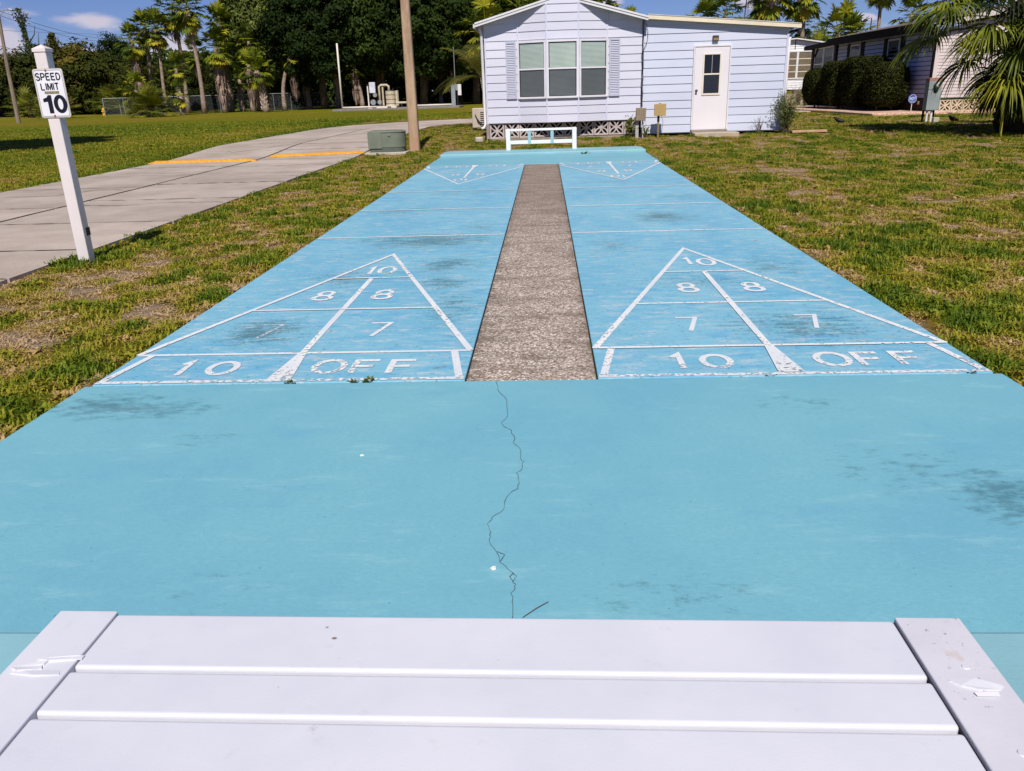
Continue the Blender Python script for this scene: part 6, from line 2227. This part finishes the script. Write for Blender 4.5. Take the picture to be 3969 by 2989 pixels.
ar = thing("feather_palm", "feathery yellow-green palm beside the left wall of the lavender house", "palm tree", (0.25, 26.2, 0.12))
MB().tube([(0.25, 26.2, 0.1), (0.16, 26.2, 0.9), (0.02, 26.2, 1.75)], [0.06, 0.05, 0.05], 8).build("trunk", pmat("ringed_palm_trunk", srgb(170, 160, 130), 0.8, 0.2, 0.2, 6, stretch=(1, 1, 6)), ar, smooth=True)
for k in range(15):
    me = feather_frond((78, 60, 48, 30, 12)[k % 5], 1.55 + 0.25 * (k % 3), 26, k, 1.1 + 0.2 * (k % 2))
    o = link("frond", me, M_ARECA, ar)
    o.location = Vector((0.02, 26.2, 1.75)) - Vector((0.25, 26.2, 0.12))
    o.rotation_euler = (0, 0, k * 2.4 + .6)

# ------------------------------------------------------------------ shrubs and weeds
M_SHRUB = leafmat("grey_green_shrub", (0.05, 0.075, 0.02), (0.15, 0.18, 0.045), (0.28, 0.29, 0.09), 0.2, 0.6, 6, 0.2, False)
M_TWIG = pmat("twig", srgb(96, 84, 66), 0.9, 0.1, 0.2, 30)


def twiggy(name, label, cat, x, y, h, w, nst, per, leaf, seed, mat, group=None, lean=(0, 0), spread_y=0.6):
    rg = np.random.default_rng(seed)
    z0 = gzf(x, y) - 0.03
    root = thing(name, label, cat, (x, y, z0), group=group)
    m = MB()
    Cs = []
    for k in range(nst):
        a = rg.uniform(0, 2 * PI)
        r = w * rg.uniform(0.2, 1)
        hh = h * rg.uniform(0.55, 1.05)
        p0 = Vector((rg.uniform(-.06, .06) * w * 3, rg.uniform(-.06, .06), 0))
        p2 = Vector((math.cos(a) * r + lean[0], math.sin(a) * r * spread_y + lean[1], hh))
        p1 = p0.lerp(p2, .5) + Vector((rg.uniform(-.1, .1) * w, 0, hh * .08))
        m.tube([p0, p1, p2], [0.009, 0.006, 0.002], 4, False)
        for j in range(per):
            u = rg.uniform(0.25, 1.0)
            b = p0.lerp(p1, u * 2) if u < .5 else p1.lerp(p2, u * 2 - 1)
            Cs.append(np.array(b) + rg.normal(size=3) * 0.035 * (1 + w))
    m.build("stems", M_TWIG, root, local=True)
    C = np.array(Cs)
    v, f = leaf_quads(C, np.tile([0, -.3, 1.0], (len(C), 1)), leaf, rg, 0.35, 0.45)
    link("leaves", np_mesh("leaves", v, f), mat, root)
    return root


twiggy("shrub", "straggly grey-green shrub at the right corner of the lavender house", "shrub", 8.22, 17.75, 0.98, 0.42, 38, 70, 0.026, 3, M_SHRUB)
twiggy("shrub", "thin dried seedling against the wall right of the white door", "shrub", 7.62, 17.85, 0.42, 0.22, 9, 9, 0.014, 5, M_TWIG)
M_WEED = leafmat("broad_weed", (0.05, 0.08, 0.012), (0.13, 0.16, 0.02), (0.25, 0.22, 0.03), 0.25, 0.5, 7, 0.3, False)
twiggy("weed", "leafy yellow-green weed growing in front of the breeze blocks by the grey box", "plant", 4.36, 17.72, 0.52, 0.13, 12, 16, 0.045, 6, M_WEED)
twiggy("weed", "low leafy weed between the two service boxes", "plant", 4.74, 17.72, 0.30, 0.1, 8, 10, 0.04, 7, M_WEED)
twiggy("shrub", "yellow-green shrub in front of the white house", "shrub", 15.2, 38.8, 1.0, 0.75, 40, 50, 0.05, 9, M_WEED)
twiggy("shrub", "spiky grassy clump at the corner of the porch", "shrub", 14.6, 37.6, 0.9, 0.3, 26, 12, 0.05, 10, M_SHRUB)
twiggy("shrub", "tall dry weeds on the low tan wall", "shrub", 15.9, 43.0, 1.15, 0.5, 20, 10, 0.03, 12, M_TWIG)
rs = random.Random(9)
for lab, x, y, h in (("small green weed in the seam below the letter O of OFF, left of a pair", 1.29, 0.0, .03), ("small green weed in the seam below OFF, right of a pair", 1.37, -0.004, .04),
                     ("tiny green weed in the seam under the number 10 of the right lane", 3.27, -0.004, .018), ("green sprig in the joint of the far step", 3.02, 14.03, .10),
                     ("low weed at the right corner of the near seam", 4.2, 0.0, .02), ("tiny weed under the left base line", 0.98, -0.004, .03)):
    r_ = thing("weed", lab, "plant", (x, y, -0.004), group="weeds in the court seams")
    m = MB()
    for k in range(15):
        a = rs.uniform(0, 2 * PI)
        l = h * rs.uniform(.6, 1.2)
        d_ = Vector((math.cos(a), math.sin(a) * .6, rs.uniform(.3, 1.2))).normalized()
        s_ = d_.cross(Vector((0, 0, 1))).normalized() * l * .16
        o_ = Vector((rs.uniform(-.02, .02), rs.uniform(-.006, .006), 0))
        q = len(m.v)
        m.v += [tuple(o_), tuple(o_ + d_ * l * .6 + s_), tuple(o_ + d_ * l + Vector((0, 0, -l * .2))), tuple(o_ + d_ * l * .6 - s_)]
        m.f.append((q, q + 1, q + 2, q + 3))
    m.build("leaves", M_WEED, r_, local=True)
# ================================================================== things in the distance, left
M_GALV2 = pmat("galvanised_pipe", srgb(150, 154, 156), 0.5, 0.4, 0.08, 4, metal=0.3)
t = NT("chain_link")
P = t.pos()
sp_ = t.new("ShaderNodeSeparateXYZ")
t.put(sp_.inputs[0], P)
u1 = t.math('ADD', t.math('ADD', sp_.outputs[0], sp_.outputs[1]), sp_.outputs[2])
u2 = t.math('SUBTRACT', t.math('ADD', sp_.outputs[0], sp_.outputs[1]), sp_.outputs[2])
k1 = t.math('PINGPONG', t.math('MULTIPLY', u1, 1.0), 0.035)
k2 = t.math('PINGPONG', t.math('MULTIPLY', u2, 1.0), 0.035)
al = t.math('MAXIMUM', t.math('LESS_THAN', k1, 0.0015), t.math('LESS_THAN', k2, 0.0015))
M_CHAIN = t.end(t.bsdf(srgb(150, 156, 160), 0.5, 0.4, 0.3, None, al))
fn = thing("chain_link_fence", "grey chain-link fence with pipe posts behind the round palmetto", "fence", (-38.6, 74.0, 0.1))
A, B = Vector((-38.8, 74.0, 0.1)), Vector((-19.0, 84.5, 0.1))
FH = 1.62
for i in range(14):
    p = A.lerp(B, i / 13)
    MB().tube([p, p + Vector((0, 0, FH + .03))], 0.04 if i == 0 else 0.022, 6).build("post", M_GALV2, fn)
MB().tube([A + Vector((0, 0, FH)), B + Vector((0, 0, FH))], 0.026, 6).build("top_rail", M_GALV2, fn)
a, b_ = A + Vector((0, .05, 0)), B + Vector((0, .05, 0))
MB().add([a + Vector((0, 0, .02)), b_ + Vector((0, 0, .02)), b_ + Vector((0, 0, FH)), a + Vector((0, 0, FH))], [(0, 1, 2, 3)]).build("wire_mesh", M_CHAIN, fn)
C_ = A + Vector((-2.0, 16, 0))
for i in range(1, 5):
    p = A.lerp(C_, i / 4)
    MB().tube([p, p + Vector((0, 0, FH + .03))], 0.032, 6).build("post", M_GALV2, fn)
MB().tube([A + Vector((0, 0, FH)), C_ + Vector((0, 0, FH))], 0.026, 6).build("top_rail", M_GALV2, fn)
MB().add([A + Vector((-.03, 0, .02)), C_ + Vector((-.03, 0, .02)), C_ + Vector((-.03, 0, FH)), A + Vector((-.03, 0, FH))], [(0, 1, 2, 3)]).build("wire_mesh", M_CHAIN, fn)

# far road strip
struct(MB().add([(-130, 84, .155), (-60, 95, .155), (-44, 112, .155), (-46, 117, .155), (-64, 101, .155), (-130, 90, .155)], [(0, 1, 4, 5), (1, 2, 3, 4)]).build("far_road", pmat("asphalt_far", srgb(120, 116, 112), 0.9, 0.1, 0.1, 1)), "distant grey road before the left woods")

# utility pole with street-light arm and wires
up_ = thing("utility_pole", "weathered wooden utility pole with a street-light arm at the left edge", "pole", (-37.1, 58.1, 0.1))
M_WPOLE = pmat("grey_wood_pole", srgb(132, 118, 102), 0.9, 0.1, 0.25, 4, 0.5, 12, 0.01, stretch=(3, 3, .3))
px, py = -37.1, 58.1
MB().tube([(px, py, 0.0), (px + .1, py, 4), (px + .35, py, 8.0)], [0.16, 0.13, 0.10], 9).build("shaft", M_WPOLE, up_)
MB().tube([(px + .33, py, 7.72), (px + 1.15, py, 7.80)], 0.03, 6).build("arm", M_GALV2, up_)
MB().tube([(px + .30, py, 7.30), (px + .85, py, 7.74)], 0.02, 6).build("brace", M_GALV2, up_)
MB().tube([(px + 1.05, py, 7.80), (px + 1.2, py, 7.80), (px + 1.42, py, 7.76)], [0.05, 0.08, 0.04], 8).build("lamp_head", M_GALV2, up_)
up2 = thing("utility_pole", "second utility pole hidden far behind the fan palms", "pole", (-72.0, 150.0, 0.1))
MB().tube([(-72.0, 150, 0.0), (-72.0, 150, 12.6)], [0.18, 0.12], 8).build("shaft", M_WPOLE, up2)


def wire(label, a, b, sag):
    a, b = Vector(a), Vector(b)
    pts = [a.lerp(b, i / 24) + Vector((0, 0, -sag * 4 * (i / 24) * (1 - i / 24))) for i in range(25)]
    o = MB().tube(pts, 0.016, 4).build("power_line", M_CABLE)
    tag(o, label, "power line", "power lines in the left sky")


wire("topmost power line sloping right from above the utility pole", (px - 30, py - 38, 8.6), (-72, 150, 12.6), 0.6)
wire("upper power line running right from the utility pole head", (px + .35, py, 7.75), (-72, 150, 12.3), 0.9)
wire("lower power line running right just under the upper one", (px + .34, py, 7.45), (-72, 150, 12.2), 1.1)
wire("slack communication line halfway down the utility pole", (px + .18, py, 5.4), (-72, 150, 8.0), 1.6)
wire("communication line left of the pole leaving the photo", (px + .18, py, 5.4), (px - 14, py - 14, 5.5), 0.3)

# hydrant
hy = thing("fire_hydrant", "tiny yellow fire hydrant left of the fence corner", "hydrant", (-44.2, 84.0, 0.1))
M_HYD = pmat("hydrant_yellow", srgb(216, 160, 40), 0.5, 0.35, 0.1, 8)
MB().tube([(-44.2, 84.0, 0.1), (-44.2, 84.0, 0.16), (-44.2, 84.0, 0.17), (-44.2, 84.0, 0.62), (-44.2, 84.0, 0.70), (-44.2, 84.0, 0.80), (-44.2, 84.0, 0.84)], [0.19, 0.19, 0.14, 0.14, 0.17, 0.09, 0.03], 10).build("barrel", M_HYD, hy)
MB().tube([(-44.42, 84.0, 0.52), (-43.98, 84.0, 0.52)], 0.065, 8).build("outlet", M_HYD, hy)
MB().tube([(-44.2, 83.8, 0.5), (-44.2, 84.0, 0.5)], 0.08, 8).build("outlet", M_HYD, hy)

# pump station: kerbed slab, pipes, tank, panel
M_SLABC = pmat("old_concrete", srgb(128, 122, 116), 0.9, 0.1, 0.15, 3)
struct(MB().box(-15.6, -4.9, 66.9, 70.6, 0.0, 0.24).build("pump_slab", M_SLABC, bevel=0.02), "low concrete slab of the pump station at the lawn's far edge")
M_PVC = pmat("white_pvc", srgb(216, 206, 192), 0.5, 0.35, 0.05, 4)
wp = thing("white_pipe", "tall white standpipe with a long white pipe running right along the slab", "pipe", (-14.8, 67.0, 0.24))
MB().tube([(-14.8, 67.2, 0.2), (-14.75, 67.2, 5.35)], 0.075, 9).build("standpipe", M_PVC, wp, smooth=True)
MB().tube([(-14.8, 67.2, 0.36), (-11.9, 67.2, 0.36)], 0.07, 9).build("ground_pipe", M_PVC, wp, smooth=True)
MB().tube([(-8.6, 67.3, 0.36), (-5.6, 67.5, 0.36)], 0.07, 9).build("ground_pipe", M_PVC, wp, smooth=True)
ps = thing("pump_station", "pump skid with banded cream tank, pipework and a white control panel", "pump", (-11.4, 68.2, 0.24))
MB().box(-12.7, -10.3, 67.6, 68.9, 0.24, 0.40).build("skid", M_PVC, ps)
for x in (-12.2, -10.9):
    MB().box(x - .16, x + .16, 67.57, 67.599, 0.28, 0.35).build("fork_slot", M_INK, ps)
M_TANK = pmat("cream_tank", srgb(190, 176, 150), 0.6, 0.3, 0.12, 3, stain=srgb(140, 110, 80), ss=3, st=(.55, .75), sa=.5)
MB().tube([(-10.85, 68.3, 0.40), (-10.85, 68.3, 1.62)], 0.42, 16).build("tank", M_TANK, ps)
for z in (0.55, 0.9, 1.25, 1.58):
    MB().tube([(-10.85, 68.3, z), (-10.85, 68.3, z + .035)], 0.432, 16).build("tank_band", M_DKMETAL, ps)
MB().tube([(-10.4, 68.5, 0.40), (-10.4, 68.5, 1.6)], 0.2, 10).build("side_tank", M_TANK, ps)
MB().tube([(-11.75, 68.2, 0.45), (-11.75, 68.2, 1.95), (-11.6, 68.2, 2.05), (-11.1, 68.2, 2.05), (-10.95, 68.2, 1.95), (-10.95, 68.2, 1.6)], 0.10, 9).build("riser_pipe", M_TANK, ps, smooth=True)
MB().tube([(-11.45, 68.1, 0.45), (-11.45, 68.1, 1.9)], 0.075, 8).build("riser_pipe", M_TANK, ps)
MB().box(-12.55, -12.05, 67.95, 68.2, 1.45, 2.30).build("control_panel", pmat("panel_white", srgb(206, 206, 216), 0.5, 0.35), ps, bevel=0.02)
MB().box(-12.75, -12.65, 68.0, 68.1, 0.40, 2.0).build("panel_post", M_PVC, ps)
for (x, z, r) in ((-12.1, 1.28, .16), (-12.3, .72, .22), (-11.75, .72, .17)):
    MB().tube([(x, 67.85, z), (x, 68.25, z)], r, 12).build("valve", M_GALV2, ps)
MB().tube([(-10.35, 68.0, .62), (-8.7, 68.0, .62)], 0.09, 9).build("outlet_pipe", M_TANK, ps)
for x in (-9.9, -9.2, -8.7):
    MB().tube([(x, 68.0, .24), (x, 68.0, .6)], 0.05, 7).build("pipe_leg", M_DKMETAL, ps)
pd = thing("control_pedestal", "grey post with meter boxes and a thin mast near the house corner", "utility post", (-5.6, 70.0, 0.24))
MB().box(-5.86, -5.52, 69.9, 70.1, 0.2, 1.95).build("post", M_GALV2, pd)
MB().box(-5.28, -4.98, 69.85, 70.1, 1.05, 1.95).build("meter_box", M_FASC, pd, bevel=0.02)
MB().box(-5.5, -5.2, 69.92, 70.08, 1.45, 1.95).build("meter_box", M_GALV2, pd, bevel=0.02)
MB().tube([(-5.5, 70.0, 1.9), (-5.48, 70.0, 4.9)], 0.03, 6).build("mast", M_GALV2, pd)
MB().tube([(-5.35, 70, .2), (-5.35, 70, 1.5)], 0.05, 6).build("conduit", M_DKMETAL, pd)

# far lattice tower and mast behind the roofs
tw = thing("lattice_tower", "faint lattice tower top above the lean-to roof palms", "tower", (80.0, 330.0, 0.0))
M_TOW = pmat("tower_steel", srgb(150, 140, 150), 0.6, 0.3)
for sx in (-1, 1):
    for sy in (-1, 1):
        MB().bar((80 + 3.4 * sx, 330 + 3.4 * sy, 0), (80 + 1.3 * sx, 330 + 1.3 * sy, 44), 0.28, 0.28).build("leg", M_TOW, tw)
m = MB()
for i in range(22):
    z0, z1 = 2 * i, 2 * i + 2
    w0, w1 = 3.4 - 2.1 * z0 / 44, 3.4 - 2.1 * z1 / 44
    for sy in (-1, 1):
        m.bar((80 - w0, 330 + sy * w0, z0), (80 + w1, 330 + sy * w1, z1), .14, .14)
        m.bar((80 + w0, 330 + sy * w0, z0), (80 - w1, 330 + sy * w1, z1), .14, .14)
stuff(m.build("bracing", M_TOW, tw))
ms = thing("roof_mast", "thin dark antenna mast behind the ridge of the right-hand house", "antenna", (25.5, 60.0, 0.1))
MB().tube([(25.5, 60, 0.1), (25.5, 60, 5.4)], 0.035, 6).build("mast", M_DKMETAL, ms)
for z in (5.0, 5.2):
    MB().tube([(25.2, 60, z), (25.8, 60, z)], 0.015, 5).build("crossbar", M_DKMETAL, ms)

# ------------------------------------------------------------------ small things on the ground
M_BIRD = pmat("black_feathers", (0.006, 0.006, 0.008), 0.5, 0.3)


def bird(label, x, y, rz):
    root = thing("bird", label, "bird", (x, y, gzf(x, y) - 0.01), rz, "dark birds on the right lawn")
    MB().tube([(-0.17, 0, 0.085), (-0.09, 0, 0.10), (-0.03, 0, 0.115), (0.04, 0, 0.13), (0.085, 0, 0.16), (0.105, 0, 0.19), (0.13, 0, 0.195), (0.152, 0, 0.188), (0.185, 0, 0.18)],
              [0.012, 0.028, 0.052, 0.056, 0.038, 0.026, 0.027, 0.014, 0.003], 9).build("body", M_BIRD, root, local=True, smooth=True)
    for sy in (-1, 1):
        MB().tube([(0.0, 0.02 * sy, 0.08), (0.01, 0.022 * sy, 0.0)], 0.005, 5).build("leg", M_BIRD, root, local=True)


bird("small black bird pecking on the lawn below the leftmost hedge", 10.37, 20.22, 2.6)
bird("small black bird at the edge of the palm's shadow", 12.95, 19.1, 3.3)
M_CHIP = pmat("white_chip", srgb(226, 222, 216), 0.6, 0.3, 0.1, 80)
for lab, x, y, s in (("small white shell fragment beside the crack on the near pad", 2.065, -1.62, 0.011), ("small white splash mark on the left half of the near pad", 1.515, -0.842, 0.010)):
    rr = random.Random(int(x * 100))
    pts = [(x + s * rr.uniform(.6, 1.1) * math.cos(a), y + s * rr.uniform(.5, .9) * math.sin(a)) for a in [k * PI / 4 for k in range(8)]]
    tag(MB().prism(pts, 0.0, 0.006 if x > 2 else 0.0025).build("white_fragment", M_CHIP, bevel=0.001), lab, "fragment")
tg = MB().tube([(2.222, -1.782, 0.004), (2.19, -1.812, 0.005), (2.155, -1.85, 0.004)], [0.0010, 0.0012, 0.0008], 5).build("twig", M_TWIG)
tag(tg, "thin dry twig on the blue pad just beyond the bench", "twig")
gp = MB().box(8.35, 9.2, 17.55, 17.72, 0.10, 0.155).build("edging_board", pmat("tan_board", srgb(186, 150, 118), 0.85, 0.15, 0.15, 8), bevel=0.006)
tag(gp, "tan board lying in the grass right of the lavender house", "board")
rk = MB().obox((0.55, 17.55, 0.15), (0.2, 0.16, 0.14), Matrix.Rotation(.4, 3, 'Z')).build("splash_block", M_PADC, bevel=0.03)
tag(rk, "small tan block under the left downspout of the lavender house", "block")
# ================================================================== grass blades
def tuft_mesh(n, h, spread, w, seed):
    rg = random.Random(seed)
    m = MB()
    for i in range(n):
        a = rg.uniform(0, 2 * PI)
        r = spread * math.sqrt(rg.random())
        x, y = r * math.cos(a), r * math.sin(a)
        b = rg.uniform(0, 2 * PI)
        l = h * rg.uniform(0.45, 1.15)
        lean = rg.uniform(0.2, 1.0)
        dx, dy = math.cos(b) * lean, math.sin(b) * lean
        ww = w * rg.uniform(0.7, 1.25)
        sx, sy = -math.sin(b) * ww, math.cos(b) * ww
        o = len(m.v)
        m.v += [(x - sx * .7, y - sy * .7, 0), (x + sx * .7, y + sy * .7, 0), (x + dx * l * .45 - sx, y + dy * l * .45 - sy, l * .62), (x + dx * l * .45 + sx, y + dy * l * .45 + sy, l * .62),
                (x + dx * l * 1.05, y + dy * l * 1.05, l * (0.95 - 0.35 * lean))]
        m.f += [(o, o + 1, o + 3, o + 2), (o + 2, o + 3, o + 4)]
    return m.mesh("grass_tuft")


t = NT("grass_blade")
d = t.attr("dry", 'INSTANCER')
r = t.attr("rnd", 'INSTANCER')
d2 = t.math('ADD', d, t.math('MULTIPLY', t.math('SUBTRACT', r, 0.5), 0.30))
d2 = t.math('ADD', d2, t.math('MULTIPLY', t.math('SUBTRACT', t.noise(t.pos(), 60, 1), 0.5), 0.35))
c = t.cramp(d2, [(0.0, (0.085, 0.145, 0.008)), (0.26, (0.215, 0.245, 0.014)), (0.44, (0.325, 0.285, 0.022)), (0.62, (0.44, 0.295, 0.080)), (0.88, (0.56, 0.40, 0.24))])
b_ = t.bsdf(c, 0.6, 0.2)
tr = t.new("ShaderNodeBsdfTranslucent")
t.l.new(c, tr.inputs[0])
M_BLADE = t.end(t.mixs(0.25, b_, tr.outputs[0]))

tufts = bpy.data.collections.new("grass_tufts")
SC.collection.children.link(tufts)
for k, (n, h, s, w) in enumerate(((30, 0.055, 0.075, 0.0038), (26, 0.045, 0.085, 0.0036), (32, 0.068, 0.07, 0.0040), (24, 0.036, 0.09, 0.0036), (22, 0.085, 0.06, 0.0045), (13, 0.062, 0.03, 0.0115))):
    me = tuft_mesh(n, h, s, w, k)
    me.materials.append(M_BLADE)
    o = bpy.data.objects.new("grass_tuft", me)
    o["kind"] = "stuff"
    tufts.objects.link(o)

rg = np.random.default_rng(5)


def inside_any(x, y):
    k = (x > COURT[0] - 0.012) & (x < COURT[1] + 0.012) & (y > COURT[2]) & (y < COURT[3] - .02)
    k |= (x > -4.28 - ROAD_HALF + .02) & (x < -4.28 + ROAD_HALF - .015) & (y < 27)
    rr = np.hypot(x - 2.72, y - 27.0)
    k |= (y >= 27) & (x < 2.72) & (rr > 7 - ROAD_HALF) & (rr < 7 + ROAD_HALF)
    k |= (x >= 2.72) & (y > 31.8) & (y < 36.2)
    k |= (x > 0.70) & (x < 8.25) & (y > 17.97) & (y < 31)
    k |= (x > 5.93) & (x < 7.02) & (y > 17.42) & (y < 18)
    k |= (x > -1.93) & (x < -1.0) & (y > 15.6) & (y < 16.2)
    k |= (x > 13.2) & (y > 25.8)
    return k


P_ = []
for (xa, xb, ya, yb, dens) in ((-2.1, 0.02, -2.6, 3.0, 280), (4.3, 8.0, -1.6, 3.0, 280), (-2.3, 0.0, 3.0, 9.0, 220), (4.3, 9.5, 3.0, 9.0, 190), (-2.3, 0.05, 9, 18, 140), (4.3, 13.5, 9, 18, 110),
                               (0.0, 4.4, 15.0, 18.0, 100), (-2.4, 0.9, 18, 31, 60), (8.2, 16.5, 18, 26.5, 55), (8.2, 14.5, 26.5, 42, 22), (-13.5, -6.45, 4.0, 18, 70), (-20, -6.45, 18, 30, 34), (-26, -6.0, 30, 44, 14), (-8, 1, 36, 50, 10)):
    n = int((xb - xa) * (yb - ya) * dens)
    x, y = rg.uniform(xa, xb, n), rg.uniform(ya, yb, n)
    k = ~inside_any(x, y)
    P_.append(np.stack([x[k], y[k], np.full(k.sum(), min(2.3, max(1.0, (100.0 / dens) ** 0.5)))], 1))
P_ = np.concatenate(P_)
dr_ = dryness(P_[:, 0], P_[:, 1])
keep = rg.random(len(P_)) < np.clip(1.5 - 1.0 * dr_, 0.6, 1)
P_, dr_ = P_[keep], dr_[keep]
hv = np.clip(1.08 - 1.05 * dr_, 0.24, 1.0) * rg.uniform(0.7, 1.25, len(P_))
# the turf is trimmed along the paving and longer against posts
pts = np.stack([P_[:, 0], P_[:, 1], gz(P_[:, 0], P_[:, 1]) - 0.036], 1)
me = bpy.data.meshes.new("grass")
me.vertices.add(len(pts))
me.vertices.foreach_set("co", pts.astype(np.float32).ravel())
for nm, val in (("dry", dr_), ("rnd", rg.random(len(pts))), ("hgt", hv), ("wid", P_[:, 2]), ("ang", rg.uniform(0, 2 * PI, len(pts)))):
    a_ = me.attributes.new(nm, 'FLOAT', 'POINT')
    a_.data.foreach_set("value", val.astype(np.float32))
gr = stuff(link("grass", me, M_BLADE))
gr["label"] = "patchy green and tan grass blades of the lawn"
ng = bpy.data.node_groups.new("scatter_grass", 'GeometryNodeTree')
ng.interface.new_socket("Geometry", in_out='INPUT', socket_type='NodeSocketGeometry')
ng.interface.new_socket("Geometry", in_out='OUTPUT', socket_type='NodeSocketGeometry')
N = ng.nodes
gi, go = N.new("NodeGroupInput"), N.new("NodeGroupOutput")
iop = N.new("GeometryNodeInstanceOnPoints")
ci = N.new("GeometryNodeCollectionInfo")
ci.inputs["Collection"].default_value = tufts
ci.inputs["Separate Children"].default_value = True
ci.inputs["Reset Children"].default_value = True
iop.inputs["Pick Instance"].default_value = True


def gattr(nm):
    n_ = N.new("GeometryNodeInputNamedAttribute")
    n_.data_type = 'FLOAT'
    n_.inputs["Name"].default_value = nm
    return n_.outputs[0]


cx1, cx2 = N.new("ShaderNodeCombineXYZ"), N.new("ShaderNodeCombineXYZ")
ng.links.new(gattr("ang"), cx1.inputs[2])
ng.links.new(gattr("wid"), cx2.inputs[0])
ng.links.new(gattr("wid"), cx2.inputs[1])
mul = N.new("ShaderNodeMath")
mul.operation = 'MULTIPLY'
ng.links.new(gattr("hgt"), mul.inputs[0])
mul.inputs[1].default_value = 1.0
ng.links.new(mul.outputs[0], cx2.inputs[2])
rot = N.new("FunctionNodeEulerToRotation")
ng.links.new(cx1.outputs[0], rot.inputs[0])
mi = N.new("ShaderNodeMath")
mi.operation = 'MULTIPLY'
ng.links.new(gattr("rnd"), mi.inputs[0])
mi.inputs[1].default_value = 5.35
fl = N.new("FunctionNodeFloatToInt")
fl.rounding_mode = 'FLOOR'
ng.links.new(mi.outputs[0], fl.inputs[0])
ng.links.new(fl.outputs[0], iop.inputs["Instance Index"])
ng.links.new(gi.outputs[0], iop.inputs["Points"])
ng.links.new(ci.outputs[0], iop.inputs["Instance"])
ng.links.new(rot.outputs[0], iop.inputs["Rotation"])
ng.links.new(cx2.outputs[0], iop.inputs["Scale"])
ng.links.new(iop.outputs[0], go.inputs[0])
md = gr.modifiers.new("scatter", 'NODES')
md.node_group = ng
# the source tufts themselves stay out of the picture
vl = bpy.context.view_layer.layer_collection.children.get("grass_tufts")
if vl:
    vl.exclude = True
